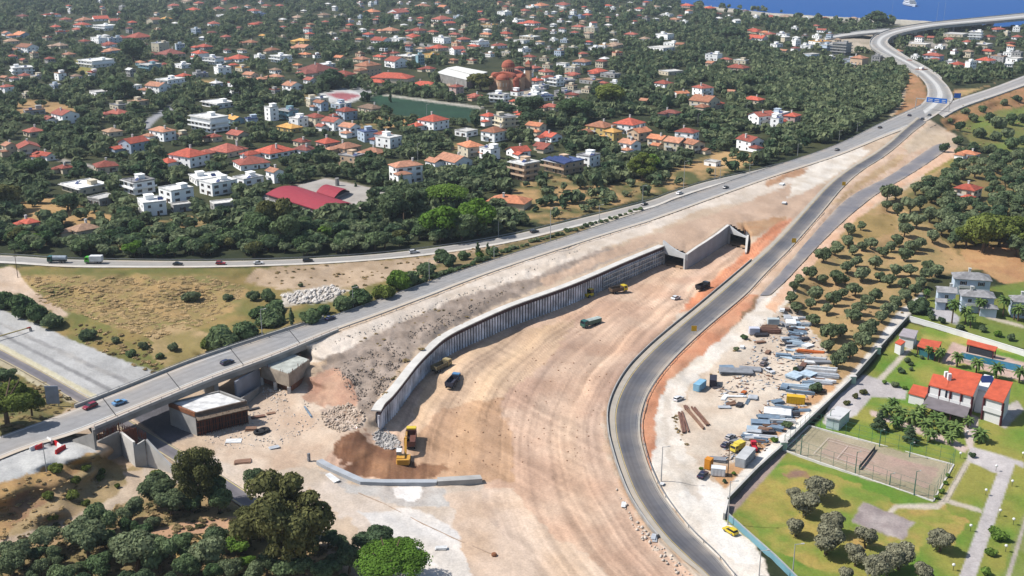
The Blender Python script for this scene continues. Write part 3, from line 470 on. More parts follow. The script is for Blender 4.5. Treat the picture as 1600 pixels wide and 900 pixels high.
# far sea
sm = bpy.data.materials.new('sea_water'); sm.use_nodes = True; b_ = sm.node_tree.nodes['Principled BSDF']
b_.inputs['Base Color'].default_value = (.003, .055, .2, 1); b_.inputs['Roughness'].default_value = .5; b_.inputs['Specular IOR Level'].default_value = .05
wv = sm.node_tree.nodes.new('ShaderNodeTexNoise'); wv.inputs['Scale'].default_value = .12; wv.inputs['Detail'].default_value = 6
tcw = sm.node_tree.nodes.new('ShaderNodeTexCoord'); sm.node_tree.links.new(tcw.outputs['Object'], wv.inputs['Vector'])
bw = sm.node_tree.nodes.new('ShaderNodeBump'); bw.inputs['Strength'].default_value = .35; bw.inputs['Distance'].default_value = .6
sm.node_tree.links.new(wv.outputs['Fac'], bw.inputs['Height']); sm.node_tree.links.new(bw.outputs[0], b_.inputs['Normal'])
s = MB(); s.add([(-9000, 900, -.9), (9000, 900, -.9), (9000, 14000, -.9), (-9000, 14000, -.9)], [(0, 1, 2, 3)])
struct(s.build('sea', sm))
# a broad sheet under everything, so that the land also goes on outside the picture
s = MB(); s.add([(-5000, -600, -4), (5000, -600, -4), (5000, 1100, -4), (-5000, 1100, -4)], [(0, 1, 2, 3)])
struct(s.build('plain', mat('plain_soil', (120, 108, 72), .95, .3, .02)))
# ---------------------------------------------------------------- roads
def roadmat(name, base, lines=(), lanes=(), edge=None, var=.2):
    """asphalt: lines = (centre, half width, colour, dashed), lanes = (centre, half width, factor)"""
    m = bpy.data.materials.new(name); m.use_nodes = True; nt = m.node_tree; N = nt.nodes; L = nt.links; b = N['Principled BSDF']
    b.inputs['Roughness'].default_value = .85; b.inputs['Specular IOR Level'].default_value = .25
    au = N.new('ShaderNodeAttribute'); au.attribute_name = 'across'; av = N.new('ShaderNodeAttribute'); av.attribute_name = 'along'
    def math_(op, a, c=None, d=None):
        n = N.new('ShaderNodeMath'); n.operation = op
        for i, x in enumerate((a, c, d)):
            if x is None: continue
            if isinstance(x, (int, float)): n.inputs[i].default_value = x
            else: L.new(x, n.inputs[i])
        return n.outputs[0]
    U, V = au.outputs['Fac'], av.outputs['Fac']
    cb = N.new('ShaderNodeCombineXYZ'); L.new(math_('MULTIPLY', U, 9), cb.inputs[0]); L.new(math_('MULTIPLY', V, .02), cb.inputs[1])
    nz = N.new('ShaderNodeTexNoise'); nz.inputs['Scale'].default_value = 1; nz.inputs['Detail'].default_value = 4; L.new(cb.outputs[0], nz.inputs['Vector'])
    tc = N.new('ShaderNodeTexCoord'); n2 = N.new('ShaderNodeTexNoise'); n2.inputs['Scale'].default_value = .5; n2.inputs['Detail'].default_value = 6; L.new(tc.outputs['Object'], n2.inputs['Vector'])
    f = math_('MULTIPLY', math_('MULTIPLY_ADD', nz.outputs['Fac'], var * 2, 1 - var), math_('MULTIPLY_ADD', n2.outputs['Fac'], .5, .75))
    for c, w, k in lanes:
        d = math_('ABSOLUTE', math_('SUBTRACT', U, c)); g = math_('SMOOTH_MIN', math_('DIVIDE', d, w), 1.0, .3)
        f = math_('MULTIPLY', f, math_('ADD', math_('MULTIPLY', g, 1 - k), k))
    s = N.new('ShaderNodeVectorMath'); s.operation = 'SCALE'; s.inputs[0].default_value = alb(*base); L.new(f, s.inputs['Scale']); cur = s.outputs[0]
    if edge:
        for lo, hi, c in edge:
            k = math_('MULTIPLY', math_('GREATER_THAN', U, lo), math_('LESS_THAN', U, hi))
            mx = N.new('ShaderNodeMix'); mx.data_type = 'RGBA'; L.new(k, mx.inputs[0]); L.new(cur, mx.inputs[6])
            s2 = N.new('ShaderNodeVectorMath'); s2.operation = 'SCALE'; s2.inputs[0].default_value = alb(*c); L.new(f, s2.inputs['Scale']); L.new(s2.outputs[0], mx.inputs[7]); cur = mx.outputs[2]
    for c, w, colr, dash in lines:
        k = math_('LESS_THAN', math_('ABSOLUTE', math_('SUBTRACT', U, c)), w)
        if dash: k = math_('MULTIPLY', k, math_('LESS_THAN', math_('FRACT', math_('DIVIDE', V, 12.0)), .38))
        k = math_('MULTIPLY', k, math_('MULTIPLY_ADD', n2.outputs['Fac'], .9, .35))
        mx = N.new('ShaderNodeMix'); mx.data_type = 'RGBA'; mx.clamp_factor = True; L.new(k, mx.inputs[0]); L.new(cur, mx.inputs[6]); mx.inputs[7].default_value = (*alb(*colr), 1); cur = mx.outputs[2]
    n3 = N.new('ShaderNodeTexNoise'); n3.inputs['Scale'].default_value = .09; n3.inputs['Detail'].default_value = 5; L.new(tc.outputs['Object'], n3.inputs['Vector'])
    e_ = math_('POWER', math_('MULTIPLY', math_('ABSOLUTE', math_('SUBTRACT', U, .5)), 2), 3.0)
    k = math_('MULTIPLY', math_('ADD', math_('MULTIPLY', e_, .8), .12), math_('SMOOTH_MAX', math_('MULTIPLY_ADD', n3.outputs['Fac'], 3.2, -1.2), 0.0, .1))
    mx = N.new('ShaderNodeMix'); mx.data_type = 'RGBA'; mx.clamp_factor = True; L.new(k, mx.inputs[0]); L.new(cur, mx.inputs[6]); mx.inputs[7].default_value = (*alb(202, 184, 162), 1); cur = mx.outputs[2]
    L.new(cur, b.inputs['Base Color'])
    return m
WHT, YEL = (240, 238, 230), (226, 196, 96)
RMAT = {
 'highway': roadmat('asphalt_grey', (156, 154, 152), [(.07, .010, WHT, 0), (.84, .010, WHT, 0)], [(.18, .05, .9), (.35, .05, .88), (.58, .05, .88), (.74, .05, .9)], [(.88, 1.1, (204, 192, 176))]),
 'viaduct_road': roadmat('asphalt_viaduct', (166, 164, 160), [(.06, .009, WHT, 0), (.5, .014, (220, 216, 205), 0), (.94, .009, WHT, 0)], [(.2, .12, .72), (.78, .14, .74)], [(.4, .6, (205, 203, 198))]),
 'service_road': roadmat('asphalt_pale', (164, 160, 154), [(.1, .02, (220, 216, 205), 0)], [(.3, .12, .9), (.6, .12, .9)], [(.76, 1.1, (214, 208, 198))]),
 'bypass_road': roadmat('asphalt_new', (98, 98, 103), [(.22, .009, YEL, 0), (.9, .006, (190, 186, 176), 0)], [(.36, .07, .72), (.48, .06, .78), (.74, .07, .86)], [(-.1, .19, (178, 170, 156)), (.68, .86, (116, 115, 117)), (.93, 1.1, (170, 164, 154))], .14),
 'unfinished_road': roadmat('asphalt_base', (126, 124, 128), [], [], None, .12),
 'coast_road': roadmat('asphalt_coast', (164, 160, 156), [(.12, .015, WHT, 0), (.8, .015, WHT, 0)], [(.3, .1, .88), (.6, .1, .88)], [(.86, 1.1, (205, 198, 186))]),
 'lower_road': roadmat('asphalt_dark', (118, 114, 118), [(.08, .03, (220, 200, 130), 0), (.92, .03, (220, 200, 130), 0)], [(.5, .2, .8)]),
}
def edge3(k, side, i0=0, i1=None):
    a = ROADPTS[k][i0:i1]; c = 0 if side == 0 else 2
    return [P(r[c], r[c + 1], r[4]) for r in a]
for k, a in ROADPTS.items():
    A = edge3(k, 0); B = edge3(k, 1); nn = 13; V_ = []; ac = []; al = []; L_ = 0
    lift = {'highway': .06, 'viaduct_road': .10, 'bypass_road': .08, 'unfinished_road': .05, 'service_road': .03, 'coast_road': .02, 'lower_road': .05}[k]
    for i, (p, q) in enumerate(zip(A, B)):
        if i: L_ += ((p + q) / 2 - (A[i - 1] + B[i - 1]) / 2).length
        for j in range(nn):
            t = j / (nn - 1); r = p.lerp(q, t); V_.append((r.x, r.y, r.z + lift)); ac.append(t); al.append(L_)
    I = np.arange(len(A) * nn).reshape(len(A), nn)
    Fq = np.stack([I[:-1, :-1], I[:-1, 1:], I[1:, 1:], I[1:, :-1]], -1).reshape(-1, 4)
    v0 = np.array(V_); e1 = v0[Fq[0, 1]] - v0[Fq[0, 0]]; e2 = v0[Fq[0, 3]] - v0[Fq[0, 0]]
    if np.cross(e1, e2)[2] < 0: Fq = Fq[:, ::-1]
    me = mesh_np(k, v0, Fq, [RMAT[k]], {'across': ('FLOAT', ac), 'along': ('FLOAT', al)})
    struct(link(k, me))
# ---------------------------------------------------------------- walls that follow a line
def offs(pts, d):
    out = []
    for i, p in enumerate(pts):
        a = pts[max(i - 1, 0)]; b = pts[min(i + 1, len(pts) - 1)]; t = Vector((b.x - a.x, b.y - a.y, 0)).normalized()
        out.append(Vector((p.x - t.y * d, p.y + t.x * d, p.z)))
    return out
def wall_along(mb, pts, th, h, z0=-.3, side=0., mi=0, tops=None):
    """solid wall of thickness th on a line; side moves it sideways; h above each point (or tops = absolute levels)"""
    a = offs(pts, side - th / 2); b = offs(pts, side + th / 2); n = len(pts); vs = []
    for i in range(n):
        t = tops[i] if tops else pts[i].z + h
        vs += [(a[i].x, a[i].y, pts[i].z + z0), (b[i].x, b[i].y, pts[i].z + z0), (b[i].x, b[i].y, t), (a[i].x, a[i].y, t)]
    fs = []
    for i in range(n - 1):
        o = 4 * i
        for j in range(4): fs.append((o + j, o + 4 + j, o + 4 + (j + 1) % 4, o + (j + 1) % 4))
    fs += [(0, 1, 2, 3), (4 * n - 1, 4 * n - 2, 4 * n - 3, 4 * n - 4)]
    return mb.add(vs, fs, mi)
def resample(pts, step):
    out = [pts[0].copy()]; acc = 0
    for a, b in zip(pts[:-1], pts[1:]):
        L_ = (b - a).length; pos = step - acc
        while pos < L_: out.append(a.lerp(b, pos / L_)); pos += step
        acc = L_ - (pos - step)
    return out
CONC = mat('concrete', (190, 187, 181), .9, .2, .35); CONCD = mat('concrete_weathered', (160, 156, 150), .92, .28, .3); CONCL = mat('concrete_pale', (222, 217, 208), .9, .16, .4)
STEEL = mat('galvanised_steel', (168, 170, 172), .5, .15, 1, metal=.4); RUST = mat('rusty_steel', (128, 72, 50), .9, .35, 1.2); DARK = mat('dark_parts_and_shade', (60, 58, 58), .95, .2, 1); TIMB = mat('brown_timber', (150, 98, 66), .9, .3, 1.5); WHITEP = mat('white_paint', (244, 242, 238), .6, .08, .8)  # DARK: plain dark parts, and painted shade in the openings
def guardrail(label, pts, side, h=.55):
    t = thing('guardrail', label, 'guardrail', pts[0]); o = pts[0]; q = [p - o for p in pts]
    mb = MB(); wall_along(mb, q, .09, h, h - .26, side); mb.build('rail_beam', STEEL, t)
    pm = MB()
    for p in resample(offs(q, side), 6.0): pm.box(p.x - .06, p.y - .06, p.z - .4, p.x + .06, p.y + .06, p.z + h - .05)
    pm.build('support_post_run', STEEL, t)['kind'] = 'stuff'
    return t
H = edge3('highway', 0); H2 = edge3('highway', 1)
guardrail('long steel guardrail on the village edge of the grey highway', H[46:], -.5)
guardrail('steel guardrail along the highway shoulder above the gravel bank', H2[52:120], -1.2)
guardrail('steel guardrail between the service road and the village trees', edge3('service_road', 0)[10:], .5)
guardrail('steel guardrail on the outer edge of the bypass bend beside the haul road', edge3('bypass_road', 1)[14:250], -.4)
t = thing('concrete_barrier', 'grey concrete barrier along the pit edge of the dark bypass bend', 'barrier', (0, 0, 0))
mb = MB(); wall_along(mb, edge3('bypass_road', 0)[40:215], .4, .5, -.2, .35); mb.build('barrier_block', CONCD, t)
mb = MB(); wall_along(mb, edge3('bypass_road', 0)[40:215], .18, .62, .503, .35); mb.build('barrier_cap', CONC, t)
# ---------------------------------------------------------------- the highway bridge over the lower road
br = thing('road_bridge', 'grey highway bridge crossing the lower dual carriageway', 'bridge', P(210, 620, 0))
o = br.location.copy(); i0, i1 = 22, 62
a3 = [p - o for p in H[i0:i1]]; b3 = [p - o for p in H2[i0:i1]]
def deck(a, b, t, ea=.5, eb=.5):
    m = MB(); n = len(a); vs = []
    for p, q in zip(a, b):
        d = (q - p); d.z = 0; d.normalize(); p2 = p - d * ea; q2 = q + d * eb
        vs += [(p2.x, p2.y, p2.z - .02), (q2.x, q2.y, q2.z - .02), (q2.x, q2.y, q2.z - t), (p2.x, p2.y, p2.z - t)]
    fs = []
    for i in range(n - 1):
        k = 4 * i
        for j in range(4): fs.append((k + j, k + (j + 1) % 4, k + 4 + (j + 1) % 4, k + 4 + j))
    fs += [(3, 2, 1, 0), (4 * n - 4, 4 * n - 3, 4 * n - 2, 4 * n - 1)]
    return m.add(vs, fs)
deck(a3, b3, 1.25, .9, 1.6).build('deck', CONCD, br)
for nm, pts, sd_, hh in (('parapet', a3, .7, .7), ('parapet', b3, -1.3, .62)):
    mb = MB(); wall_along(mb, pts, .35, hh, -.02, sd_); mb.build(nm, CONC, br)
mb = MB(); wall_along(mb, b3, 1.1, .18, 0, -.45); mb.build('footway', mat('footway_pink', (196, 176, 160), .9, .2, .6), br)
for pts, sd_ in ((a3, .7), (b3, -1.3)):
    mb = MB(); wall_along(mb, pts, .07, 1.05, .95, sd_)
    for p in resample(offs(pts, sd_), 3.0): mb.box(p.x - .04, p.y - .04, p.z + .6, p.x + .04, p.y + .04, p.z + 1.0)
    mb.build('handrail', STEEL, br)
for f in (.12, .36, .62, .86):                                     # expansion joints
    k = int(f * (len(a3) - 1)); p, q = a3[k], b3[k]; mb = MB(); d = (a3[k + 1] - a3[k]).normalized() * .25
    mb.add([p + Vector((0, 0, .075)), q + Vector((0, 0, .075)), q + d + Vector((0, 0, .075)), p + d + Vector((0, 0, .075))], [(0, 1, 2, 3)]); mb.build('expansion_joint', mat('joint_tar', (70, 68, 66), .9), br)
for f in (.08, .5, .93):
    k = int(f * (len(a3) - 1)); p, q = a3[k], b3[k]; d = (q - p).normalized(); w = (q - p).length; mb = MB()
    mb.prism([p - d * .3 + Vector((0, 0, -1.26)), q + d * 1 + Vector((0, 0, -1.26)), q + d * 1 + Vector((.9, .5, -1.26)), p - d * .3 + Vector((.9, .5, -1.26))], -1); mb.build('bridge_pier', CONCD, br)
# ---------------------------------------------------------------- the sea viaduct
vd = thing('viaduct', 'tall curving motorway viaduct that swings towards the sea', 'viaduct', P(1400, 90, 0)); o = vd.location.copy()
n0 = 60; va = [p - o for p in edge3('viaduct_road', 0)[n0:]]; vb = [p - o for p in edge3('viaduct_road', 1)[n0:]]
deck(va, vb, 1.8, .5, .5).build('deck', CONCD, vd)
for pts, s1 in ((va, .25), (vb, -.25)):
    mb = MB(); wall_along(mb, pts, .3, 1.0, -1.85, s1 if pts is vb else s1); mb.build('parapet', CONC, vd)
for k in range(8, len(va) - 6, 12):
    c = (va[k] + vb[k]) / 2; w = (va[k] - vb[k]).length; zg = 0; d = (vb[k] - va[k]).normalized(); mb = MB()
    x = d * (w * .42); y = Vector((-d.y, d.x, 0)) * .8
    mb.prism([c - x - y + Vector((0, 0, -1.85)), c + x - y + Vector((0, 0, -1.85)), c + x + y + Vector((0, 0, -1.85)), c - x + y + Vector((0, 0, -1.85))], -o.z - 3); mb.build('pier', CONC, vd)
rp = thing('ramp_viaduct', 'low pale slip road viaduct joining the curved motorway viaduct', 'viaduct', P(1330, 60, 0)); o = rp.location.copy()
rs = catmull([(1288, 59, 1290, 63, 3), (1310, 54, 1312, 58.5, 5), (1335, 50, 1337, 55, 7), (1360, 47.5, 1362, 52.5, 8.5), (1390, 45, 1392, 50, 9.6)], 6)
ra = [P(r[0], r[1], r[4]) - o for r in rs]; rb = [P(r[2], r[3], r[4]) - o for r in rs]
deck(ra, rb, 1.2).build('deck', CONC, rp)
for pts, s1 in ((ra, .3), (rb, -.3)):
    mb = MB(); wall_along(mb, pts, .3, .9, 0, s1); mb.build('parapet', CONCL, rp)
for k in range(3, len(ra) - 2, 4):
    c = (ra[k] + rb[k]) / 2; mb = MB(); mb.tube(c + Vector((0, 0, -1.1)), Vector((c.x, c.y, -3)), .8, .8, 10); mb.build('pier', CONC, rp)
# retaining edge of the coast road and the abutment where a lane passes under it
t = thing('retaining_wall', 'pale retaining wall under the edge of the coast road', 'retaining wall', (0, 0, 0))
cr = edge3('coast_road', 1); mb = MB(); wall_along(mb, cr, .6, .5, -3.2, -.5); mb.build('wall_stem', CONCL, t)
mb = MB(); wall_along(mb, cr, .8, .62, .503, -.5); mb.build('coping', CONC, t)
t = thing('bridge_abutment', 'small dark underpass opening below the highway junction', 'abutment', P(1458, 205, 4)); o = t.location.copy()
mb = MB(); wall_along(mb, [P(1448, 198, 3) - o, P(1461, 193, 3) - o, P(1470, 188, 3) - o], 1.0, 3.6, -1); mb.build('abutment_wall', CONC, t)
mb = MB(); mb.prism([P(1452, 200, 6.2) - o, P(1463, 195, 6.2) - o, P(1463, 194, 6.2) - o, P(1452, 199, 6.2) - o], -1); mb.build('opening', DARK, t)  # solid dark block, the underpass shade is in its colour
# ---------------------------------------------------------------- pile wall beside the pit
wl = thing('pile_retaining_wall', 'long curved concrete pile wall holding the bank above the pit', 'retaining wall', P(800, 510, 0)); o = wl.location.copy()
wb = catmull([(u, v) for u, v in WALL_B], 8); base = [P(u, v, 0) - o for u, v in wb]; base = resample(base, .8)
hs = np.maximum(5.4, np.interp([proj(p.x + o.x, p.y + o.y, 0)[0] for p in base], [c[0] for c in CLIFF], [c[2] for c in CLIFF]))
SHOT = mat('sprayed_concrete_blue_grey', (96, 92, 96), .95, .3, .5, bump=.4); PILE = mat('pile_concrete', (.62, .61, .64), .92, .6, .28)
mb = MB(); wall_along(mb, base, .7, 0, -.4, .45, tops=[p.z + h - .75 for p, h in zip(base, hs)]); mb.build('facing', SHOT, wl)
mb = MB()
for p, h in zip(resample(base, 1.25), np.interp(np.arange(len(resample(base, 1.25))) * 1.25, np.arange(len(base)) * .8, hs)): mb.tube((p.x, p.y, -.3), (p.x, p.y, h - 1.0), .34, .30, 7)
mb.build('pile_rib_facing', PILE, wl)
mb = MB(); wall_along(mb, base, .55, 0, 0, -.02, tops=[h - .125 for h in hs]); V2 = mb.v
for i in range(len(base)):
    z_ = hs[i] - 1.15
    for j in (0, 1): V2[4 * i + j] = (V2[4 * i + j][0], V2[4 * i + j][1], z_)
mb.build('waling_beam', mat('rusty_waling', (88, 66, 66), .95, .3, .8), wl)
mb = MB(); wall_along(mb, base, 2.3, 0, 0, .62, tops=[h + .18 for h in hs])
for i in range(len(base)):
    for j in (0, 1): mb.v[4 * i + j] = (mb.v[4 * i + j][0], mb.v[4 * i + j][1], hs[i] - .12)
mb.build('cap_beam', CONCL, wl)
ws = [i for i, p in enumerate(base) if proj(p.x + o.x, p.y + o.y, 0)[0] > 938]
seg = base[ws[0]:]; 
for zz in (1.3, 2.9, 4.4):
    mb = MB(); wall_along(mb, seg, .3, zz + .28, zz, -.62); mb.build('tie_beam', CONCL, wl)
mb = MB()
for p in resample(offs(seg, -.62), 1.6): mb.box(p.x - .1, p.y - .1, 0, p.x + .1, p.y + .1, 4.5)
mb.build('scaffold_lattice', STEEL, wl)
# ---------------------------------------------------------------- tunnel portals and the wing wall between them
def ztop(p, v):
    lo, hi = p.z, p.z + 40
    for _ in range(40):
        m_ = (lo + hi) / 2
        if proj(p.x, p.y, m_)[1] > v: lo = m_
        else: hi = m_
    return lo
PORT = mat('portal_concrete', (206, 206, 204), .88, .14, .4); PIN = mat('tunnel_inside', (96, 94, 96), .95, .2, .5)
def portal(label, a, b, va_, vb_, vo):
    """a, b: feet of the opening (photo points); va_, vb_: rows of the head wall's top above them; vo: row of the soffit at a"""
    A, B = P(*a, 0), P(*b, 0); t = thing('tunnel_portal', label, 'tunnel portal', A); d = (B - A); w = d.length; d.normalize(); n = Vector((-d.y, d.x, 0))
    if n.y < 0: n = -n
    ha, hb, ho = ztop(A, va_), ztop(B, vb_), ztop(A, vo); rz = math.atan2(d.y, d.x)
    f = 1 if (Vector((-d.y, d.x, 0)) - n).length < .1 else -1
    mb = MB()
    def slab(pts, y0, y1):        # outline in the portal plane (x along, z), thickness y0..y1
        k = len(pts); v = [(x, f * y0, z) for x, z in pts] + [(x, f * y1, z) for x, z in pts]
        mb.add(v, [tuple(range(k)), tuple(range(2 * k - 1, k - 1, -1))] + [(i, k + i, k + (i + 1) % k, (i + 1) % k) for i in range(k)])
    xs = [0, w * .25, w * .5, w * .78, w]; tops = [ha, ha - (ha - hb) * .42, ha - (ha - hb) * .68, ha - (ha - hb) * .9, hb]
    slab([(-.5, ho), (w + .5, ho)] + [(x + (.5 if x == w else -.5 if x == 0 else 0), z) for x, z in zip(xs[::-1], tops[::-1])], -.35, .35)
    mb.build('head_wall', PORT, t, rz=rz)
    for x0, x1 in ((-.6, -.002), (w + .002, w + .6)):
        mb = MB(); mb.box(x0, min(f * -.6, f * .6), -.3, x1, max(f * -.6, f * .6), ho - .003); mb.build('side_wall', PORT, t, rz=rz)
    ax = (P(1137, 380, 0) - P(1073, 421, 0)).normalized() * 26; o_ = A.copy(); a0 = -d * .3 + n * .4; b0 = B - A - d * .36 + n * .4; z_ = Vector((0, 0, 1))
    def sk(q, zb, zt, nm, mm): m_ = MB(); m_.prism([p + z_ * zt for p in q], zb); m_.build(nm, mm, t)
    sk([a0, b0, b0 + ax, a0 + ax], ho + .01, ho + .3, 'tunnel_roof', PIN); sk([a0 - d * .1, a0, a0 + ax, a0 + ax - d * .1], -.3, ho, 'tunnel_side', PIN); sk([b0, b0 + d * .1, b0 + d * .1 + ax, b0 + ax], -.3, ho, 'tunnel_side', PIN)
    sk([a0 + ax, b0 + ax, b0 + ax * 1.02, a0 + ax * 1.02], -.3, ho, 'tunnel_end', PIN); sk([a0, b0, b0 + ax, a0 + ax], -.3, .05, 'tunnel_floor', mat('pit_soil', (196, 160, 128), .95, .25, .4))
    return t
p1 = portal('tunnel portal at the end of the long pile wall', (1037, 412), (1069, 420), 376, 397, 396)
p2 = portal('tunnel portal beyond the long grey wing wall near the bypass', (1139, 380), (1166, 388), 352, 370, 364)
wg = thing('wing_wall', 'smooth grey wing wall between the two tunnel portals', 'retaining wall', P(1073, 421, 0)); o = wg.location.copy()
fb = [(1073, 421), (1090, 410.5), (1105, 401), (1121, 390.5), (1138, 380)]; ft = [398, 386, 376.5, 365.5, 352]
pts = [P(u, v, 0) - o for u, v in fb]; tp = [ztop(P(u, v, 0), b) for (u, v), b in zip(fb, ft)]
mb = MB(); wall_along(mb, pts, .8, 0, -.3, .4, tops=tp); mb.build('wall_stem', mat('wing_concrete', (172, 172, 174), .9, .16, .25), wg)
mb = MB(); wall_along(mb, pts, 1.0, 0, 0, .4, tops=[z + .2 for z in tp])
for i in range(len(pts)):
    for j in (0, 1): mb.v[4 * i + j] = (*mb.v[4 * i + j][:2], tp[i] + .003)
mb.build('coping', CONCL, wg)
t = thing('wing_wall', 'short grey wing wall sloping down beside the orange bank', 'retaining wall', P(1166, 389, 0)); o = t.location.copy()
pts = [P(1167, 388.5, 0) - o, P(1166, 394, 0) - o, P(1165, 399, 0) - o]; mb = MB(); wall_along(mb, pts, .5, 0, -.3, 0, tops=[5, 3.2, 1.0]); mb.build('wall_stem', PORT, t)
mb = MB(); wall_along(mb, pts, .7, 0, -.3, 0, tops=[5.12, 3.32, 1.12])
for i, z_ in enumerate((5.003, 3.203, 1.003)):
    for j in (0, 1): mb.v[4 * i + j] = (*mb.v[4 * i + j][:2], z_)
mb.build('coping', CONCL, t)
# ---------------------------------------------------------------- low kerb wall at the head of the pit
t = thing('low_wall', 'low bent concrete wall at the sandy head of the pit', 'low wall', P(600, 756, .6)); o = t.location.copy()
pts = [G(u, v) - o for u, v in ((499, 724), (515, 733), (535, 742), (566, 756), (600, 757), (640, 757), (683, 757))]
mb = MB(); wall_along(mb, pts, 1.5, .85, -.8); mb.build('wall_stem', mat('wall_blue_grey', (182, 186, 190), .9, .15, .4), t)
pts = [G(u, v) - o for u, v in ((683.5, 757), (720, 755), (752, 753))]; mb = MB(); wall_along(mb, pts, 1.9, 1.2, -.8); mb.build('wall_block', CONC, t)
t = thing('drain_channel', 'long dark drain line across the sandy works area', 'drain', (0, 0, 0))
pts = [G(u, v) for u, v in ((560, 770), (600, 787), (660, 818), (720, 846), (775, 868))]; mb = MB(); wall_along(mb, pts, .2, .05, -.2); mb.build('channel_wall', mat('drain_brown', (184, 160, 138), .95, .3, 1), t)
mb = MB(); mb.lathe([(.5, 0), (.55, .3), (.4, .5), (0, .55)], 9, c=(0, 0, 0)); mb.build('gully_block', TIMB, t, loc=G(772, 868))
# ---------------------------------------------------------------- unfinished abutments beside the bridge
def wallpx(mb, a, b, ta, tb, z, th=.5, mi=0, back=1):
    """upright wall with its foot from photo point a to b at level z and its top at rows ta, tb"""
    A, B = P(*a, z), P(*b, z); wall_along(mb, [A, B], th, 0, -.4, back * th / 2, mi, tops=[ztop(A, ta), ztop(B, tb)]); return mb
ab = thing('bridge_abutment', 'bare grey abutment walls with rusty starter bars beside the highway bridge', 'abutment', (0, 0, 0))
for nm, a, b, ta, tb, z, m in (('board_marked_wall', (157, 724), (191, 711), 690, 674, 1.2, CONCD), ('return_wall', (191.3, 711), (212, 731), 675, 691, 1.0, CONCL), ('front_wall', (213, 731), (230, 729), 698, 688, 1.0, CONC), ('sloping_wing_wall', (232, 729), (277, 742), 687, 739, .8, CONCL), ('approach_side_wall', (108, 692), (150, 712), 689, 676, 6, CONCD)):
    wallpx(MB(), a, b, ta, tb, z).build(nm, m, ab)
mb = MB()
for i in range(46):
    f = i / 45; A = P(157 + 34 * f, 724 - 13 * f, 1.2); zt = ztop(A, 690 - 16 * f); A = A + Vector((random.uniform(-.2, .2), .5 + random.uniform(0, .8), 0)); mb.tube((A.x, A.y, zt - .3), (A.x + random.uniform(-.1, .1), A.y, zt + random.uniform(1.2, 1.9)), .05, .05, 4)
for i in range(40):
    f = i / 39; A = P(192 + 38 * f, 712 + 18 * f, 1.0); zt = ztop(A, 675 + 14 * f); A = A + Vector((random.uniform(-.2, .2), .7 + random.uniform(0, .9), 0)); mb.tube((A.x, A.y, zt - .3), (A.x + random.uniform(-.2, .2), A.y, zt + random.uniform(.8, 1.6)), .06, .06, 4)
mb.build('starter_bar_mesh', RUST, ab)
mb = MB(); A, B, C_ = P(157, 724, 1.2), P(191, 711, 1.2), P(212, 731, 1.0)
mb.prism([A + Vector((0, .6, 5.0)), B + Vector((-.2, .4, 5.0)), B + Vector((2.5, 3.5, 5.0)), A + Vector((1, 4, 5.0))], .5); mb.build('formwork_core', mat('formwork_brown', (118, 74, 56), .95, .3, 1), ab)
def cornerblock(label, a, b, c, tops, z, name='bridge_pier_block'):
    """block on a foot a-b-c (photo points): returns the thing, foot corners, heights"""
    A, B, C_ = P(*a, z), P(*b, z), P(*c, z); D_ = A + C_ - B; t = thing(name, label, 'abutment', B); return t, [A - B, Vector((0, 0, 0)), C_ - B, D_ - B], ztop(B, tops) - z
t, q, hh = cornerblock('new bridge pier block with white slab top and black shuttering beside the bridge', (267, 664), (308, 681), (388, 661), 648, .5)
mb = MB(); mb.prism([p + Vector((0, 0, hh)) for p in q], -.4); mb.build('concrete_core', CONC, t)
cen = sum(q, Vector()) / 4; ins = [cen + (p - cen) * .86 + Vector((0, 0, hh + .25)) for p in q]; mb = MB(); mb.prism(ins, hh + .003); mb.build('slab_top', mat('fresh_slab', (232, 230, 226), .9, .35, .6), t)
for i, mm in ((0, TIMB), (1, mat('formwork_grey', (120, 104, 92), .95, .3, .8)), (2, CONCD), (3, CONCD)):
    a_, b_2 = q[i], q[(i + 1) % 4]; mb = MB(); wall_along(mb, [a_ + Vector((0, 0, hh)), b_2 + Vector((0, 0, hh))], .5, .45, -.55, .1); mb.build('edge_board', mm, t)
n_ = (q[2] - q[1]).normalized(); outv = Vector((n_.y, -n_.x, 0)); mb = MB()
L_ = (q[2] - q[1]).length
for i in range(24):
    p = q[1] + n_ * (.6 + (L_ - 1) * i / 23) + outv * (.5 + .25 * (i % 3)); mb.tube((p.x, p.y, -.2), (p.x, p.y, hh - .6), .08, .08, 4)
for zz in (.9, 2.2, 3.5): p = q[1] + outv * .6; r = q[2] + outv * .8; mb.tube((p.x, p.y, zz), (r.x, r.y, zz), .07, .07, 4)
mb.build('prop_lattice', RUST, t)
mb = MB(); wall_along(mb, [q[1] + outv * .12, q[2] + outv * .12], .2, hh - .6, -.3); mb.build('shutter_panel', mat('black_shutter', (66, 56, 54), .95, .3, .6), t)
mb = MB(); mb.add([q[1] + Vector((0, 0, hh - .35)), q[2] + Vector((0, 0, hh - .35)), q[2] + outv * 1.6 + Vector((0, 0, hh - 1.0)), q[1] + outv * 1.5 + Vector((0, 0, hh - .9))] + [q[1] + Vector((0, 0, hh - .5)), q[2] + Vector((0, 0, hh - .5)), q[2] + outv * 1.6 + Vector((0, 0, hh - 1.15)), q[1] + outv * 1.5 + Vector((0, 0, hh - 1.05))], [(0, 3, 2, 1), (4, 5, 6, 7), (0, 1, 5, 4), (1, 2, 6, 5), (2, 3, 7, 6), (3, 0, 4, 7)]); mb.build('walkway_board', mat('grey_boards', (134, 116, 98), .95, .35, 1.2), t)
t, q, hh = cornerblock('unfinished bridge abutment with pale deck and two low openings near the highway', (409, 604), (453, 620), (486, 596), 585, .7, 'bridge_abutment')
